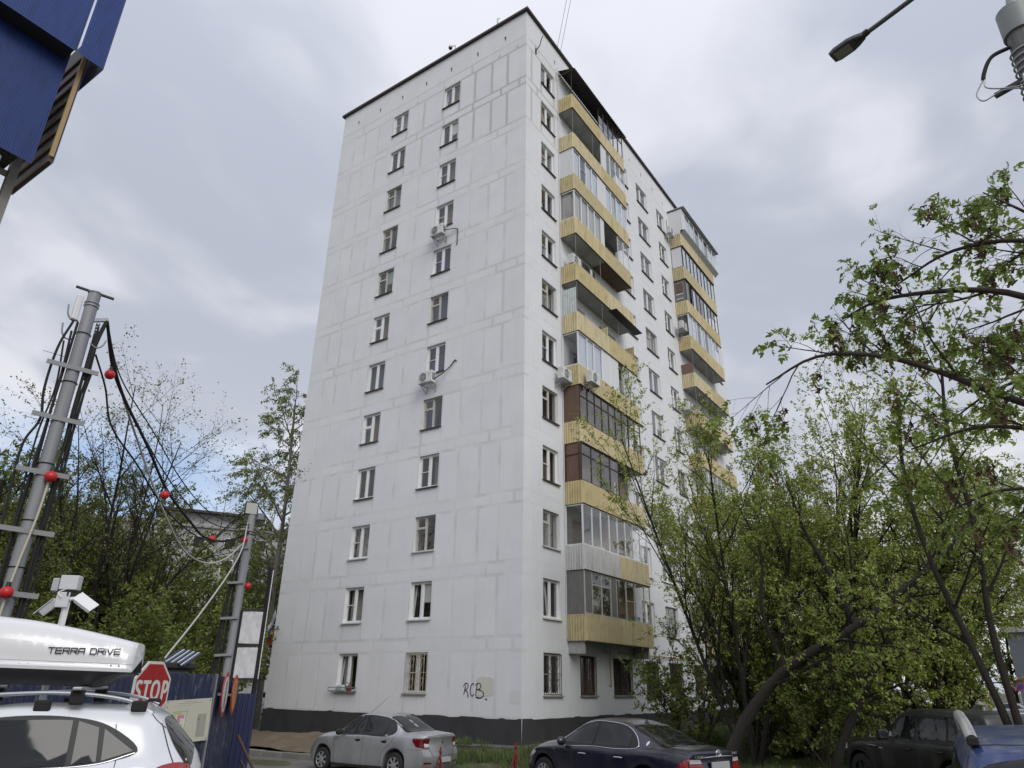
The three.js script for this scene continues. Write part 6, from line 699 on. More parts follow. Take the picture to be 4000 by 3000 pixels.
// ---------------------------------------------------------------- trees and plants
const barkTex = dataTex(256, 512, (i, j) => { const v = 0.6 + 0.5 * (fbm(i / 256 * 14, j / 512 * 5, 201, 5) - 0.3); return [v, v * 0.95, v * 0.88]; });
const bark = mat([0.042, 0.036, 0.03], 0.95, { map: barkTex, bumpMap: rep(bumpNoise, 1), bumpScale: 0.02 }), barkPale = mat([0.32, 0.31, 0.29], 0.9, { map: barkTex }), barkTwig = mat([0.075, 0.058, 0.045], 0.95);
const leafMat = (extra = {}) => mat([1, 1, 1], 0.65, { phys: true, vertexColors: true, transmission: 0.42, thickness: 0, ior: 1.3, ...extra });
const leafM = leafMat();
class TreeBuf {
  constructor(seed) { this.r = rngOf(seed); this.wp = []; this.wi = []; this.wu = []; this.anchors = []; }
  tube(pts, rads, sides) {
    const base = this.wp.length / 3; let n = V3(1, 0, 0); let len = 0;
    for (let i = 0; i < pts.length; i++) {
      const t = (i < pts.length - 1 ? pts[i + 1].clone().sub(pts[i]) : pts[i].clone().sub(pts[i - 1])).normalize(); if (i) len += pts[i].distanceTo(pts[i - 1]);
      n = n.clone().addScaledVector(t, -n.dot(t)); if (n.lengthSq() < 1e-4) n = V3(0, 0, 1).addScaledVector(t, -t.z); n.normalize(); const b = t.clone().cross(n);
      for (let k = 0; k < sides; k++) { const a = k / sides * Math.PI * 2, c = Math.cos(a) * rads[i], s = Math.sin(a) * rads[i]; this.wp.push(pts[i].x + n.x * c + b.x * s, pts[i].y + n.y * c + b.y * s, pts[i].z + n.z * c + b.z * s); this.wu.push(k / sides, len * 0.5); }
      if (i) for (let k = 0; k < sides; k++) { const a = base + (i - 1) * sides + k, b2 = base + (i - 1) * sides + (k + 1) % sides, c = a + sides, d = b2 + sides; this.wi.push(a, b2, d, a, d, c); }
    }
  }
  dirFrom(d, ang) { const r = this.r, v = V3(r() - 0.5, r() - 0.5, r() - 0.5); v.addScaledVector(d, -v.dot(d)).normalize(); return d.clone().multiplyScalar(Math.cos(ang)).addScaledVector(v, Math.sin(ang)).normalize(); }
  branch(p, d, len, r0, lvl, o) {
    const r = this.r, nseg = lvl < 2 ? 7 : lvl < o.max ? 4 : 2, pts = [p.clone()], rads = [r0]; d = d.clone(); let q = p.clone();
    const tip = lvl >= o.max ? 0.35 : o.tip || 0.3;
    for (let i = 1; i <= nseg; i++) { d.add(V3(r() - 0.5, r() - 0.5, r() - 0.5).multiplyScalar(o.wig * (lvl ? 1 : 0.5))); d.y += (o.trop[Math.min(lvl, o.trop.length - 1)]) / nseg; d.normalize(); q = q.clone().addScaledVector(d, len / nseg); if (o.floor && q.y < o.floor) { q.y = o.floor; d.y = Math.abs(d.y); } pts.push(q); rads.push(r0 * lerp(1, tip, i / nseg)); }
    this.tube(pts, rads, r0 > 0.09 ? 8 : r0 > 0.03 ? 5 : 3);
    this.kids(pts, rads, len, lvl, o);
  }
  kids(pts, rads, len, lvl, o) {
    const r = this.r, nseg = pts.length - 1; const P = f => { const x = f * nseg, i = Math.min(nseg - 1, Math.floor(x)); return [pts[i].clone().lerp(pts[i + 1], x - i), pts[i + 1].clone().sub(pts[i]).normalize(), lerp(rads[i], rads[i + 1], x - i)]; };
    if (lvl < o.max) { const n = Math.round(o.kids[lvl] * (0.75 + 0.5 * r())); for (let i = 0; i < n; i++) { const f = lerp(o.from[lvl], 1, (i + r() * 0.8) / n); const [a, t, rr] = P(Math.min(1, f)); const L = len * o.ratio[lvl] * (1.15 - 0.55 * f) * (0.7 + 0.6 * r()); const dd = this.dirFrom(t, o.ang[lvl] * (0.7 + 0.6 * r())); if (o.flat && lvl) dd.y *= 0.6; this.branch(a, dd, L, Math.min(rr * (o.rk || 0.6), o.rmax ? o.rmax[lvl] : 9), lvl + 1, o); } }
    if (lvl >= o.max - (o.leafLevels || 1)) { const n = Math.ceil(len * o.leafPerM * (lvl === o.max ? 1 : 0.45)); for (let i = 0; i < n; i++) { const [a, t] = P(lerp(lvl === o.max ? 0.15 : 0.5, 1, r())); this.anchors.push([a, t]); } const [a, t] = P(1); this.anchors.push([a, t]); }
  }
  wood() { const g = new THREE.BufferGeometry(); g.setAttribute('position', new THREE.Float32BufferAttribute(this.wp, 3)); g.setAttribute('uv', new THREE.Float32BufferAttribute(this.wu, 2)); g.setIndex(this.wi); g.computeVertexNormals(); return g; }
  leaves(o) { // folded leaf blades, a few per anchor, coloured leaf by leaf
    const r = this.r, per = o.per || 3, keep = Math.min(1, (o.limit || 20000) / (this.anchors.length * per)), pos = [], col = [], idx = [];
    for (const [a, t] of this.anchors) for (let k = 0; k < per; k++) {
      if (r() > keep) continue; const s = o.size * (0.6 + 0.8 * r()), out = V3(r() - 0.5, r() - 0.5 - (o.droop || 0), r() - 0.5).normalize().addScaledVector(t, 0.5).normalize(); const p = a.clone().add(V3(r() - 0.5, r() - 0.5, r() - 0.5).multiplyScalar(o.size * 1.3));
      const side = V3(r() - 0.5, (r() - 0.5) * 0.6, r() - 0.5); side.addScaledVector(out, -side.dot(out)).normalize(); const nrm = out.clone().cross(side); const w = s * (o.wide || 0.28), c = o.cols[Math.floor(r() * o.cols.length)], j = 0.75 + 0.5 * r(), b = pos.length / 3;
      const m = p.clone().addScaledVector(out, s * 0.45), tp = p.clone().addScaledVector(out, s); const l = m.clone().addScaledVector(side, w).addScaledVector(nrm, w * 0.35), q = m.clone().addScaledVector(side, -w).addScaledVector(nrm, w * 0.35);
      pos.push(p.x, p.y, p.z, l.x, l.y, l.z, tp.x, tp.y, tp.z, q.x, q.y, q.z); for (let e = 0; e < 4; e++) col.push(c[0] * j, c[1] * j, c[2] * j); idx.push(b, b + 2, b + 1, b, b + 3, b + 2);
    }
    const g = new THREE.BufferGeometry(); g.setAttribute('position', new THREE.Float32BufferAttribute(pos, 3)); g.setAttribute('color', new THREE.Float32BufferAttribute(col, 3)); g.setAttribute('uv', new THREE.Float32BufferAttribute(new Float32Array(pos.length / 3 * 2), 2)); g.setIndex(idx); g.computeVertexNormals(); return g;
  }
}
const spring = [[0.19, 0.25, 0.04], [0.15, 0.21, 0.035], [0.24, 0.28, 0.05], [0.12, 0.17, 0.035], [0.19, 0.2, 0.05]], maple = [[0.32, 0.41, 0.075], [0.27, 0.36, 0.065], [0.4, 0.46, 0.1], [0.21, 0.28, 0.055], [0.33, 0.29, 0.09]], olive = [[0.15, 0.16, 0.045], [0.12, 0.14, 0.035], [0.18, 0.19, 0.05], [0.2, 0.17, 0.07]];
function treeGeos(seed, t, o, lf) { const b = new TreeBuf(seed); for (const s of t) b.branch(V3(...(s.p || [0, -0.2, 0])), V3(...(s.d || [0, 1, 0])).normalize(), s.len, s.r, s.lvl || 0, o); return { wood: b.wood(), leaf: b.leaves(lf), n: b.anchors.length }; }
const species = {
  // tall bushy woodland tree, low branching
  wood1: treeGeos(1001, [{ len: 9, r: 0.17 }, { len: 8, r: 0.13, d: [0.35, 1, 0.2], p: [0.2, -0.2, 0] }, { len: 7, r: 0.1, d: [-0.4, 1, -0.3], p: [-0.2, -0.2, 0] }], { max: 3, wig: 0.22, trop: [0.2, 0.1, 0.0, -0.1], kids: [13, 7, 3], from: [0.1, 0.2, 0.15], ratio: [0.42, 0.5, 0.5], ang: [0.75, 0.7, 0.8], leafPerM: 11 }, { per: 5, limit: 21000, size: 0.14, cols: spring }),
  wood2: treeGeos(1002, [{ len: 11, r: 0.2 }, { len: 8.5, r: 0.12, d: [-0.3, 1, 0.3], p: [-0.15, -0.2, 0.1] }], { max: 3, wig: 0.2, trop: [0.2, 0.12, 0.0, -0.1], kids: [15, 7, 3], from: [0.09, 0.2, 0.15], ratio: [0.38, 0.5, 0.5], ang: [0.8, 0.7, 0.8], leafPerM: 11 }, { per: 5, limit: 21000, size: 0.14, cols: olive.concat(spring) }),
  // wide fan of bare limbs with tiny buds at the ends
  fan: treeGeos(1003, [{ len: 3.2, r: 0.2, d: [0.05, 1, 0] }].concat([[0.3, 0.42, 10], [1.1, 0.2, 11.5], [2.0, 0.45, 9.5], [2.9, 0.25, 11], [3.8, 0.4, 10], [4.7, 0.16, 12], [5.5, 0.5, 9.5]].map(([az, t, len], i) => ({ len, r: 0.1 - 0.004 * i, d: [Math.cos(az) * t, 1, Math.sin(az) * t], p: [Math.cos(az) * 0.1, 0.9 + 0.17 * i, Math.sin(az) * 0.1], lvl: 1 }))), { rk: 0.7, tip: 0.16, max: 4, wig: 0.16, trop: [0.2, 0.08, 0.2, 0.15, 0.05], kids: [3, 10, 7, 4], from: [0.6, 0.3, 0.2, 0.2], ratio: [0.5, 0.36, 0.5, 0.5], ang: [0.5, 0.62, 0.7, 0.75], leafPerM: 3 }, { per: 2, limit: 10000, size: 0.09, cols: olive }),
  birch: treeGeos(1004, [{ len: 19, r: 0.2 }], { max: 3, wig: 0.12, trop: [0.1, -0.1, -0.55, -0.8], kids: [34, 8, 5], from: [0.22, 0.2, 0.1], ratio: [0.24, 0.5, 0.55], ang: [0.85, 0.7, 0.7], leafPerM: 11 }, { per: 4, limit: 30000, size: 0.12, droop: 0.4, cols: spring }),
  farA: treeGeos(1008, [{ len: 10, r: 0.2 }], { max: 2, wig: 0.2, trop: [0.2, 0.3, 0.2], kids: [14, 6], from: [0.14, 0.15], ratio: [0.42, 0.5], ang: [0.8, 0.75], leafPerM: 8 }, { per: 4, limit: 6000, size: 0.26, cols: olive.concat(spring) }),
  bush: treeGeos(1005, [0, 1, 2, 3, 4, 5, 6].map(i => ({ len: 2.6 + (i % 3) * 0.6, r: 0.035, d: [Math.cos(i * 0.9) * 0.55, 1, Math.sin(i * 0.9) * 0.55], p: [Math.cos(i * 0.9) * 0.15, -0.1, Math.sin(i * 0.9) * 0.15], lvl: 1 })), { max: 3, wig: 0.25, trop: [0.2, 0.2, 0.1, 0], kids: [9, 9, 5], from: [0.1, 0.15, 0.1], ratio: [0.5, 0.45, 0.5], ang: [0.7, 0.7, 0.8], leafPerM: 10 }, { per: 4, limit: 9000, size: 0.105, cols: spring }),
  // many upright stems, fine sparse spring leaf
  stems: treeGeos(1006, [0, 1, 2, 3, 4].map(i => ({ len: 8.2 + (i % 3) * 1.2, r: 0.085 - 0.006 * i, d: [Math.cos(i * 1.3 + 0.4) * 0.3, 1, Math.sin(i * 1.3 + 0.4) * 0.3], p: [Math.cos(i * 1.3) * 0.2, -0.2, Math.sin(i * 1.3) * 0.2] })), { max: 3, wig: 0.15, trop: [0.15, 0.45, 0.35, 0.1], kids: [12, 6, 4], from: [0.18, 0.2, 0.15], ratio: [0.36, 0.45, 0.5], ang: [0.6, 0.6, 0.7], leafPerM: 7 }, { per: 3, limit: 32000, size: 0.085, cols: maple }),
  // ash-leaved maple with arching drooping outer twigs
  mapleA: treeGeos(1007, [{ len: 4.4, r: 0.17, d: [0.6, 1, 0.1] }, { len: 7.5, r: 0.11, d: [0.1, 1, 0.2], p: [0.5, 1.6, 0.1], lvl: 0 }, { len: 6.5, r: 0.1, d: [0.9, 0.8, -0.3], p: [1.2, 2.4, 0.15], lvl: 0 }, { len: 6, r: 0.09, d: [-0.4, 1, -0.4], p: [0.3, 1.2, 0], lvl: 0 }], { max: 3, wig: 0.25, trop: [0.2, 0.1, -0.3, -0.5], kids: [10, 8, 5], from: [0.18, 0.15, 0.1], ratio: [0.48, 0.5, 0.5], ang: [0.75, 0.75, 0.8], leafPerM: 8 }, { per: 4, limit: 38000, size: 0.09, cols: maple, droop: 0.2 }),
};
function plant(kind, label, pos, s, turn, cat = 'tree', group, name, bm = bark, sy = s) { const t = thing(name || (kind === 'bush' ? 'bush' : kind === 'birch' ? 'birch_tree' : 'tree'), label, cat, pos, turn, group); t.scale.set(s, sy, s); mesh(cat === 'bush' ? 'stems' : 'trunk', species[kind].wood, bm, t); mesh(cat === 'bush' ? 'foliage' : 'crown', species[kind].leaf, leafM, t); return t; }
// left woodland behind the site
const leftG = 'trees in the wood behind the site';
plant('fan', 'tall half bare tree with fan of thin limbs left of block', [-12.9, -0.05, 8.7], 1.0, 0.4, 'tree', leftG);
plant('birch', 'slender drooping birch at left edge of block', [-20.0, 0, -4.4], 0.98, 1.0, 'tree', leftG, null, barkPale);
[['wood1', -14.5, 12.5, 0.95, 0.3, 'bushy tree left of the half bare tree'], ['wood2', -10.5, 13.2, 0.72, 2.0, 'bushy tree right behind the nearest pole'], ['wood1', -17.5, 9.0, 0.95, 4.1, 'bushy tree directly behind the half bare tree'], ['wood2', -15.5, 5.2, 0.78, 1.2, 'bushy tree behind the further pole top'], ['wood1', -20.0, 2.5, 0.8, 5.2, 'bushy tree close to left corner of block'], ['wood2', -23.0, 7.0, 1.0, 3.4, 'taller bushy tree deep behind the further pole'], ['wood1', -20.5, 14.8, 1.0, 2.7, 'bushy tree at far left edge of the wood'], ['wood2', -27.5, 1.0, 1.05, 0.9, 'bushy tree beneath the slender birch'], ['wood1', -30.5, 10.0, 1.15, 1.9, 'tall bushy tree deepest in the wood'], ['wood2', -8.6, 14.6, 0.55, 3.0, 'small bushy tree behind white roof box'], ['wood1', -25.0, 3.2, 0.95, 0.2, 'bushy tree hiding most of the distant block'], ['wood1', -29.0, -1.5, 0.95, 5.0, 'bushy tree between birch and distant block'], ['wood2', -26.5, -7.0, 0.9, 4.4, 'bushy tree peeping past left corner of block'], ['wood1', -13.0, 16.5, 0.8, 1.1, 'bushy tree at left frame edge behind crossbars']].forEach(([k, x, z, s, t, l]) => plant(k, l, [x, 0, z], s, t, 'tree', leftG));
[[-19.4, 0.6, 1.9, 0.6, 'tall bush in front of the distant block'], [-15.6, 4.2, 1.6, 4.9, 'tall bush behind crossbars of the further pole'], [-20.5, 5.2, 2.3, 2.2, 'tallest bush between half bare tree and birch'], [-8.5, 11.8, 1.0, 0, 'bush behind fence between cabin and nearest pole'], [-9.5, 9.6, 1.2, 1, 'bush behind fence under the grey slanting cable'], [-11.5, 6.0, 1.15, 2, 'bush behind the further pole'], [-14.2, 5.2, 1.1, 3, 'bush behind the billboard'], [-18.0, 3.8, 1.2, 4, 'bush near left corner of block beside flag'], [-9.0, 15.8, 1.1, 5, 'bush at left frame edge behind cameras'], [-12.4, 9.4, 1.35, 2.4, 'large bush at foot of the half bare tree'], [-22.0, 1.2, 1.3, 5.6, 'bush just outside left corner of block'], [-10.2, 12.9, 1.3, 3.3, 'large bush behind the site cabin roof']].forEach(([x, z, s, t, l]) => plant('bush', l, [x, 0, z], s * 1.15, t, 'bush', 'bushes behind the site fence', null, barkTwig, s * 1.05));
// right: trees along the long side of the block
const rightG = 'trees on the lawn beside the block';
plant('stems', 'many stemmed upright tree in front of the balconies', [7.0, 0.02, -2.4], 1.05, 0.4, 'tree', rightG);
plant('stems', 'many stemmed tree behind, against far balconies', [7.6, 0, -6.5], 1.18, 2.6, 'tree', rightG);
plant('stems', 'many stemmed tree filling gap before ground floor windows', [6.7, 0, -4.8], 0.88, 5.1, 'tree', rightG);
plant('mapleA', 'leaning maple just behind the thick leaning one', [9.4, 0, -4.2], 1.12, 0.6, 'tree', rightG);
plant('mapleA', 'maple above the black offroad car', [11.6, 0, -5.6], 0.95, 0.9, 'tree', rightG);
plant('mapleA', 'maple further back behind the black offroad car', [12.6, 0, -8.0], 1.15, 2.2, 'tree', rightG);
plant('wood1', 'bushy tree in the middle distance right of block', [9.6, 0, -12.5], 0.78, 0.5, 'tree', rightG);
plant('wood2', 'tall bushy tree beyond the lawn right of block', [5.6, 0, -19.5], 0.85, 1.7, 'tree', rightG);
[[9.2, -3.0, 1.0, 0.3, 'bush under the thick leaning maple'], [8.0, -6.2, 1.15, 3.1, 'taller bush filling gap left of the sawn log'], [6.0, -9.5, 1.3, 5.2, 'bush along the long side beyond the dark one']].forEach(([x, z, s, t, l]) => plant('bush', l, [x, -0.05, z], s, t, 'bush', 'bushes on the lawn', null, barkTwig));
plant('bush', 'dark leafy bush against plinth behind navy sedan', [4.4, 0.05, -4.6], 1.05, 0.7, 'bush', 'bushes on the lawn', null, barkTwig); plant('bush', 'low bush behind foot of thick leaning maple', [6.6, 0, -7.0], 0.8, 2.7, 'bush', 'bushes on the lawn', null, barkTwig); plant('bush', 'low pale bush beside the sawn log', [8.9, 0, -8.6], 0.7, 4.2, 'bush', 'bushes on the lawn', null, barkTwig);
// far trees closing the horizon
[[24, -60, 1.2], [17, -78, 1.3], [9, -84, 1.3], [2, -76, 1.2], [-3, -64, 1.2], [31, -70, 1.3], [-34, -18, 1.3], [-40, 8, 1.3], [-36, 20, 1.2], [-48, -4, 1.4], [-30, 26, 1.1], [20, -96, 1.5], [13, -66, 1.0]].forEach(([x, z, s], i) => plant('farA', x > 0 || z < -50 ? 'distant tree of the row closing the view right of block' : 'distant tree of the row behind the left wood', [x, -0.05, z], s, i * 1.7, 'tree', x > 0 || z < -50 ? 'distant trees right of the block' : 'distant trees behind the left wood'));
// thin pair of trunks at the right edge
{
  const b = new TreeBuf(2001), o = { max: 3, wig: 0.16, trop: [0.1, 0.3, 0.2, 0], kids: [9, 6, 4], from: [0.4, 0.2, 0.2], ratio: [0.3, 0.5, 0.5], ang: [0.7, 0.7, 0.8], leafPerM: 3.5 };
  const trunk = (P, r) => { const c = new THREE.CatmullRomCurve3(P.map(p => V3(...p))), pts = c.getPoints(14), rad = pts.map((_, i) => lerp(r, r * 0.35, i / 14)); b.tube(pts, rad, 8); b.kids(pts, rad, c.getLength(), 0, o); };
  trunk([[0, -0.2, 0], [-0.05, 1.3, 0], [-0.3, 2.6, 0.02], [-0.75, 4.6, 0], [-0.9, 6.4, -0.1], [-0.7, 8.2, -0.1]], 0.085); trunk([[0.12, -0.2, 0.05], [0.08, 1.6, 0.05], [0.02, 3.2, 0], [0.16, 5.2, 0.05], [0.1, 7.2, 0.1], [0.3, 8.8, 0.1]], 0.08);
  const t = thing('tree', 'thin twin stemmed young tree behind the blue car', 'tree', [14.3, 0, 5.2], 0, rightG); mesh('trunk', b.wood(), bark, t); mesh('crown', b.leaves({ per: 3, limit: 9000, size: 0.1, cols: maple }), leafM, t);
}
// two maples leaning to the right across the lawn, trunks laid out limb by limb
function leaning(label, seed, base, limbs, lim) {
  const b = new TreeBuf(seed), o = { max: 3, wig: 0.25, trop: [0.1, 0.2, -0.15, -0.4], kids: [11, 6, 4], from: [0.28, 0.15, 0.15], ratio: [0.26, 0.5, 0.5], ang: [0.85, 0.8, 0.8], leafPerM: 6, rmax: [0.04, 0.016, 0.008] };
  for (const [P, r] of limbs) { const c = new THREE.CatmullRomCurve3(P.map(p => V3(p[0] - base[0], p[1] - base[1], p[2] - base[2])), false, 'centripetal'), pts = c.getPoints(22), rad = pts.map((_, i) => lerp(r, r * 0.22, i / 22) * (0.94 + 0.12 * hash3(i, seed, 2))); b.tube(pts, rad, 9); b.kids(pts, rad, c.getLength(), 0, o); }
  const t = thing('tree', label, 'tree', base, 0, rightG); mesh('trunk', b.wood(), bark, t); mesh('crown', b.leaves({ per: 4, limit: lim, size: 0.085, cols: maple, droop: 0.2 }), leafM, t);
}
leaning('thick maple with dark bent trunk leaning far right', 2101, [7.6, -0.15, 2.4], [[[[7.6, -0.15, 2.4], [8.0, 0.6, 2.3], [8.52, 1.5, 2.1], [9.53, 2.6, 1.8], [10.6, 3.2, 1.6], [11.36, 3.65, 1.45], [12.6, 4.5, 1.3], [13.8, 5.45, 1.2], [14.7, 6.5, 1.15]], 0.19], [[[11.3, 3.6, 1.45], [10.8, 5.2, 1.55], [10.45, 6.1, 1.6], [10.15, 7.6, 1.7]], 0.085], [[[9.5, 2.55, 1.8], [9.1, 4.0, 1.9], [9.2, 5.6, 1.7], [8.7, 7.0, 1.6]], 0.07]], 15000);
leaning('slimmer maple leaning right just behind the thick one', 2102, [9.6, -0.15, -1.3], [[[[9.6, -0.15, -1.3], [10.0, 0.8, -1.35], [10.76, 2.1, -1.5], [11.6, 3.5, -1.6], [12.7, 5.1, -1.75], [13.85, 6.7, -1.8]], 0.14], [[[10.7, 2.0, -1.5], [10.6, 3.8, -1.4], [11.0, 5.6, -1.3], [11.0, 7.4, -1.2]], 0.07]], 12000);
// near maple reaching in from the right: limbs laid out one by one, compound leaves, dry seed bunches
{
  const base = [17.6, 0.15, 12.2], b = new TreeBuf(2002), o = { max: 3, wig: 0.2, trop: [0, 0.05, -0.35, -0.5], kids: [9, 5, 3], from: [0.22, 0.2, 0.3], ratio: [0.3, 0.5, 0.55], ang: [0.75, 0.8, 0.8], leafPerM: 5.5, rmax: [0.02, 0.01, 0.006] };
  const rel = p => V3(p[0] - base[0], p[1] - base[1], p[2] - base[2]); const limb = (P, r) => { const c = new THREE.CatmullRomCurve3(P.map(rel), false, 'centripetal'), pts = c.getPoints(20), rad = pts.map((_, i) => lerp(r, r * 0.16, Math.pow(i / 20, 0.8))); b.tube(pts, rad, 7); b.kids(pts, rad, c.getLength() * 0.8, 0, o); };
  { const c = new THREE.CatmullRomCurve3([[17.6, 0, 12.2], [17.6, 1.5, 12.2], [17.4, 3.2, 12.4], [17.3, 4.6, 12.5]].map(rel)), pts = c.getPoints(12); b.tube(pts, pts.map((_, i) => lerp(0.17, 0.09, i / 12)), 10); }
  const S = [17.4, 3.2, 12.4], U = [17.3, 4.5, 12.5];
  limb([S, [16.4, 4.3, 12.9], [15.3, 5.0, 13.2], [14.2, 5.75, 13.35], [13.4, 5.95, 13.4], [12.75, 5.7, 13.45]], 0.07);
  limb([U, [16.4, 5.6, 12.9], [15.5, 6.35, 13.1], [14.75, 6.55, 13.2], [14.15, 6.6, 13.2], [13.75, 6.45, 13.25]], 0.065);
  limb([U, [16.6, 6.1, 12.9], [15.9, 6.9, 13.1], [15.1, 7.05, 13.15], [14.4, 6.75, 13.2]], 0.06);
  limb([U, [16.8, 6.0, 12.9], [16.2, 6.9, 13.1], [15.85, 7.35, 13.15], [15.55, 7.7, 13.2]], 0.05);
  limb([S, [16.6, 3.9, 13.0], [15.7, 4.5, 13.2], [14.9, 4.75, 13.3], [14.2, 4.6, 13.35]], 0.06);
  limb([S, [16.7, 3.6, 12.0], [15.9, 4.2, 11.6], [15.0, 4.5, 11.2], [14.2, 4.3, 11.0]], 0.06);
  limb([U, [16.5, 5.3, 12.0], [15.8, 5.8, 11.6], [15.2, 5.8, 11.4], [14.6, 5.5, 11.3]], 0.055);
  limb([U, [16.9, 5.6, 11.8], [16.3, 6.4, 11.5], [15.8, 6.6, 11.3], [15.2, 6.4, 11.2]], 0.05); limb([S, [16.9, 3.8, 13.4], [16.2, 4.5, 13.5], [15.6, 5.2, 13.5], [15.0, 5.6, 13.5]], 0.05); limb([S, [16.8, 3.4, 12.8], [16.1, 3.9, 12.7], [15.4, 4.05, 12.7], [14.9, 3.8, 12.7]], 0.05);
  const t = thing('maple_tree', 'near maple reaching in from right with dry seed bunches', 'tree', base, 0, rightG); mesh('trunk', b.wood(), mat([0.06, 0.048, 0.042], 0.95), t);
  // compound leaf of five pointed leaflets
  const leafGeo = (seed) => { const r = rngOf(seed), pos = [], idx = []; const lf = (ox, oy, ang, s) => { const c = Math.cos(ang), q = Math.sin(ang), k = pos.length / 3, w = s * 0.27; for (const [a, e, z] of [[0, 0, 0], [s * 0.4, w, 0.014], [s * 0.75, w * 0.6, 0.004], [s, 0, -0.025], [s * 0.75, -w * 0.6, 0.004], [s * 0.4, -w, 0.014], [s * 0.45, 0, -0.004]]) pos.push(ox + a * c - e * q, oy + a * q + e * c, z - (ox + a * c) * 0.25 * r()); idx.push(k, k + 6, k + 1, k + 1, k + 6, k + 2, k + 2, k + 6, k + 3, k + 3, k + 6, k + 4, k + 4, k + 6, k + 5, k + 5, k + 6, k); }; lf(0.1, 0, 0, 0.12); lf(0.09, 0, 0.8, 0.09); lf(0.09, 0, -0.8, 0.09); lf(0.045, 0, 1.1, 0.075); lf(0.045, 0, -1.1, 0.075); const k = pos.length / 3; pos.push(0, 0.002, 0, 0.1, 0.002, 0, 0.1, -0.002, 0, 0, -0.002, 0); idx.push(k, k + 1, k + 2, k, k + 2, k + 3); const g = new THREE.BufferGeometry(); g.setAttribute('position', new THREE.Float32BufferAttribute(pos, 3)); g.setAttribute('uv', new THREE.Float32BufferAttribute(new Float32Array(pos.length / 3 * 2), 2)); g.setIndex(idx); g.computeVertexNormals(); return g; };
  const lg = [1, 2, 3].map(leafGeo), lm = [[0.22, 0.3, 0.055], [0.26, 0.34, 0.07], [0.19, 0.21, 0.05], [0.32, 0.39, 0.08]].map(c => mat(c, 0.55, { phys: true, transmission: 0.42, thickness: 0, ior: 1.3 }));
  const r = b.r, P = b.anchors.slice(); for (let i = P.length - 1; i > 0; i--) { const j = Math.floor(r() * (i + 1));[P[i], P[j]] = [P[j], P[i]]; }
  const rest = [], seeds = []; let parts = 0; const camP = camera.position; const info = P.slice(0, 2500);
  info.sort((u, v) => u[0].clone().add(V3(...base)).distanceTo(camP) - v[0].clone().add(V3(...base)).distanceTo(camP));
  info.forEach(([a, d], i) => { const q = new THREE.Quaternion().setFromUnitVectors(V3(1, 0, 0), V3(r() - 0.5, -0.25 - 0.5 * r(), r() - 0.5).addScaledVector(d, 0.6).normalize()).multiply(new THREE.Quaternion().setFromAxisAngle(V3(1, 0, 0), r() * 6.28)); const s = 0.5 + 0.4 * r(); const inView = a.x + base[0] < 15.9; if (parts < 298 && inView && i % 3 === 0) { const m = mesh('leaf', lg[i % 3], lm[Math.floor(r() * 4)], t); m.position.copy(a); m.quaternion.copy(q); m.scale.setScalar(s); parts++; } else { const g = lg[i % 3].clone(); g.scale(s, s, s); g.applyQuaternion(q); g.translate(a.x, a.y, a.z); rest.push(g); } if (i % 14 === 0) seeds.push([a.clone(), r()]); });
  const n4 = Math.ceil(rest.length / 2); const f = mesh('foliage', merge(rest.slice(0, n4)), lm[0], t); f.userData.kind = 'stuff'; const f2 = mesh('foliage', merge(rest.slice(n4)), lm[1], t); f2.userData.kind = 'stuff';
  const sg = merge(Array.from({ length: 14 }, (_, i) => { const g = new THREE.PlaneGeometry(0.018, 0.045); g.rotateX(hash3(i, 1, 1) * 3); g.rotateY(hash3(i, 2, 1) * 6); g.translate((hash3(i, 3, 1) - 0.5) * 0.07, -0.03 - hash3(i, 4, 1) * 0.13, (hash3(i, 5, 1) - 0.5) * 0.07); return g; })), sm = [mat([0.22, 0.14, 0.09], 0.9), mat([0.16, 0.1, 0.07], 0.9)];
  seeds.slice(0, 190).forEach(([a, q], i) => { const m = mesh('seed_bunch', sg, sm[i % 2], t); m.position.copy(a); m.rotation.y = q * 6; m.scale.setScalar(1.0 + q * 0.9); });
}
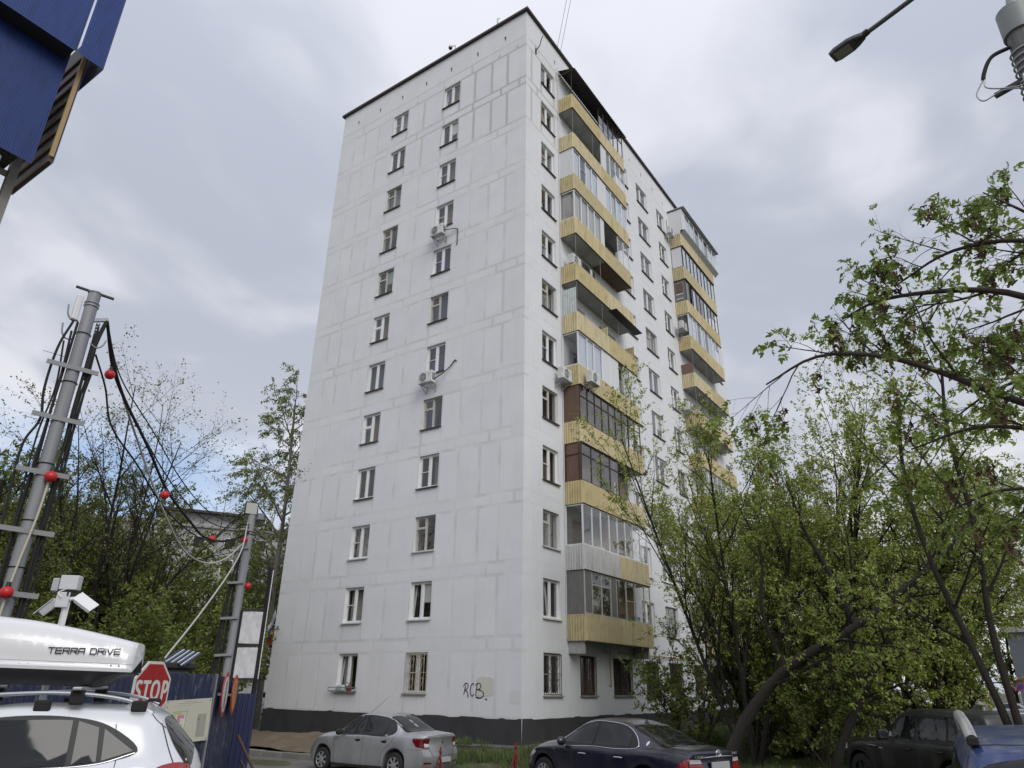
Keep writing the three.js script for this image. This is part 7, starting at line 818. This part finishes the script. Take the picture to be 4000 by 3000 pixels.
// lawn
{
  const blade = []; const r = rngOf(31); for (let i = 0; i < 9; i++) { const a = r() * 6.28, h = 0.05 + r() * 0.09, lx = Math.cos(a) * 0.05, lz = Math.sin(a) * 0.05, ox = (r() - 0.5) * 0.12, oz = (r() - 0.5) * 0.12; const g = new THREE.BufferGeometry(); g.setAttribute('position', new THREE.Float32BufferAttribute([ox - 0.006, 0, oz, ox + 0.006, 0, oz + 0.004, ox + lx, h, oz + lz], 3)); g.computeVertexNormals(); g.setAttribute('uv', new THREE.Float32BufferAttribute(new Float32Array(6), 2)); blade.push(g); }
  const g = merge(blade), pts = []; let guard = 0; const r2 = rngOf(32);
  while (pts.length < 26000 && guard++ < 400000) { const x = lerp(-3.5, 15.5, r2()), z = lerp(-24, 7.0, Math.pow(r2(), 0.7)); if (x < 0.15 && z < 0.2) continue; if (x < 0.6 && z > 4.95) continue; if (x < 0.9 && z < 0.9) continue; if (z > 6.0 && fbm(x, z, 9, 3) > 0.45) continue; if (x < -1.2 && fbm(x * 2, z * 2, 6, 3) > 0.5) continue; if (fbm(x * 0.7, z * 0.7, 19, 3) < 0.36) continue; pts.push([x, z]); }
  const im = new THREE.InstancedMesh(g, mat([1, 1, 1], 0.8, { phys: true, transmission: 0.2, thickness: 0 }), pts.length); im.name = 'grass'; const m4 = new THREE.Matrix4(), c = new THREE.Color(); pts.forEach(([x, z], i) => { const s = 0.8 + r2() * 1.3; m4.makeRotationY(r2() * 6.28); m4.scale(V3(s, s * (0.8 + 0.6 * r2()), s)); m4.setPosition(x, gy(x, z) - 0.012 + (x < -1 ? 0.12 : 0), z); im.setMatrixAt(i, m4); const k = r2(); im.setColorAt(i, c.setRGB(lerp(0.06, 0.11, k), lerp(0.1, 0.15, k), lerp(0.022, 0.04, k))); }); im.castShadow = im.receiveShadow = true; scene.add(im); tag(im, 'spring grass on the lawn under the trees', 'grass', null, 'stuff');
  const dg = new THREE.SphereGeometry(0.03, 6, 4).scale(1, 0.5, 1).translate(0, 0.17, 0), dn = 160, dm = new THREE.InstancedMesh(dg, mat([0.65, 0.5, 0.05], 0.8), dn); dm.name = 'dandelions'; for (let i = 0; i < dn; i++) { const x = lerp(6.5, 14, r2()), z = lerp(-12, 5.5, r2()); m4.makeScale(1, 1, 1); m4.setPosition(x, gy(x, z), z); dm.setMatrixAt(i, m4); } scene.add(dm); tag(dm, 'yellow dandelion heads scattered in the grass', 'flowers', null, 'stuff');
}
{ // sawn log
  const t = thing('sawn_log', 'sawn log with pale cut end lying in grass', 'log', [8.15, 0.22, -6.0], 0.5); mesh('log_bark', rod([0, 0.12, 0.0], [-1.3, -0.08, -0.9], 0.2, 0.22, 16), bark, t); mesh('cut_face', new THREE.CircleGeometry(0.185, 24).rotateY(0.97).translate(0.012, 0.123, 0.009), mat([0.5, 0.4, 0.26], 0.85, { map: rep(mulTex, 2) }), t);
}
// ---------------------------------------------------------------- far things
{
  const wm = mat([0.36, 0.36, 0.37], 0.9, { map: rep(mulTex, 0.2) }); const farBlock = (label, pos, turn, L, H, D, nF, nW, dark) => { const t = thing('distant_block', label, 'building', pos, turn); mesh('wall', boxUV(box(-L / 2, L / 2, -0.3, H, -D, 0)), dark || wm, t); mesh('roof_slab', box(-L / 2 - 0.3, L / 2 + 0.3, H, H + 0.5, -D - 0.3, 0.3), wm, t); const wg = box(-0.75, 0.75, 0, 1.5, 0.003, 0.05), pg = box(-0.66, 0.66, 0.08, 1.42, 0.051, 0.06); for (let f = 0; f < nF; f++) for (let i = 0; i < nW; i++) { const w = mesh('window', wg, M.pvc, t, [lerp(-L / 2 + 2, L / 2 - 2, i / (nW - 1)), H - 2.6 - f * 2.8, 0]); mesh('pane', pg, tinted, w); } return t; };
  const d = farBlock('pale distant apartment block showing above the left wood', [-70, 0, -32], 1.0, 46, 20.6, 14, 4, 12); mesh('roof_house', box(-6, 4, 21.1, 23.0, -8, -3), wm, d); mesh('roof_canopy', bar([-8, 23.2, -5], [6, 23.0, -5], 6.5, 0.3), M.darkMetal, d);
  farBlock('grey distant building at right edge beyond the road', [20.5, -0.1, -58], -0.1, 14, 7.2, 8, 2, 5, mat([0.13, 0.14, 0.16], 0.9));
  const p = thing('heating_main', 'fat rusty cream pipe on supports beyond parked cars', 'pipe', [9.9, 0, -43.7]); mesh('pipe_jacket', rod([-1.6, 1.5, 0.1], [1.9, 1.4, -0.1], 0.8, 0.8, 24), mat([0.4, 0.34, 0.24], 0.8, { map: rep(streakTex, 3) }), p); for (const x of [-1.2, 0.9]) mesh('support', box(x - 0.15, x + 0.15, -0.2, 0.9, -0.4, 0.4), slabMat, p); mesh('end_band', tx(new THREE.TorusGeometry(0.81, 0.04, 6, 24), 1.0, 1.43, -0.05, Math.PI / 2), rust, p);
  const s = thing('no_stopping_sign', 'small round blue and red sign by the far road', 'sign', [13.8, -0.05, -38.5], 0.02); mesh('disc', new THREE.CylinderGeometry(0.35, 0.35, 0.02, 28).rotateX(Math.PI / 2).translate(0, 2.6, 0), mat([0.4, 0.02, 0.03], 0.5), s); mesh('blue_face', new THREE.CylinderGeometry(0.28, 0.28, 0.01, 28).rotateX(Math.PI / 2).translate(0, 2.6, 0.012), mat([0.02, 0.04, 0.2], 0.5), s); mesh('bar', merge([bar([-0.2, 2.4, 0.02], [0.2, 2.8, 0.02], 0.012, 0.06)]), mat([0.4, 0.02, 0.03], 0.5), s); mesh('post', rod([0, -0.2, -0.03], [0, 2.7, -0.03], 0.03, 0.03, 8), M.galv, s);
  structure('far_road', sheet(-10, 40, -60, -10, 50, 50, 0.01, (x, z) => z < -22 && x > 2 + (z + 60) * 0.05 - 4), mat([1, 1, 1], 0.9, { map: rep(asphaltTex, 0.2) }), 'grey far road with parked cars');
}
// what the car glass mirrors: the row of trees behind the camera
[[24, 30, 1.0], [29, 27, 1.0], [22, 36, 1.0], [30, 36, 1.1], [16, 44, 1.0], [6, 43, 0.95], [-3, 40, 1.0], [38, 22, 0.95]].forEach(([x, z, s], i) => plant('farA', 'tree of the row behind the viewer', [x, 0.1, z], s, i * 2.1, 'tree', 'trees behind the viewer'));

renderer.render(scene, camera);
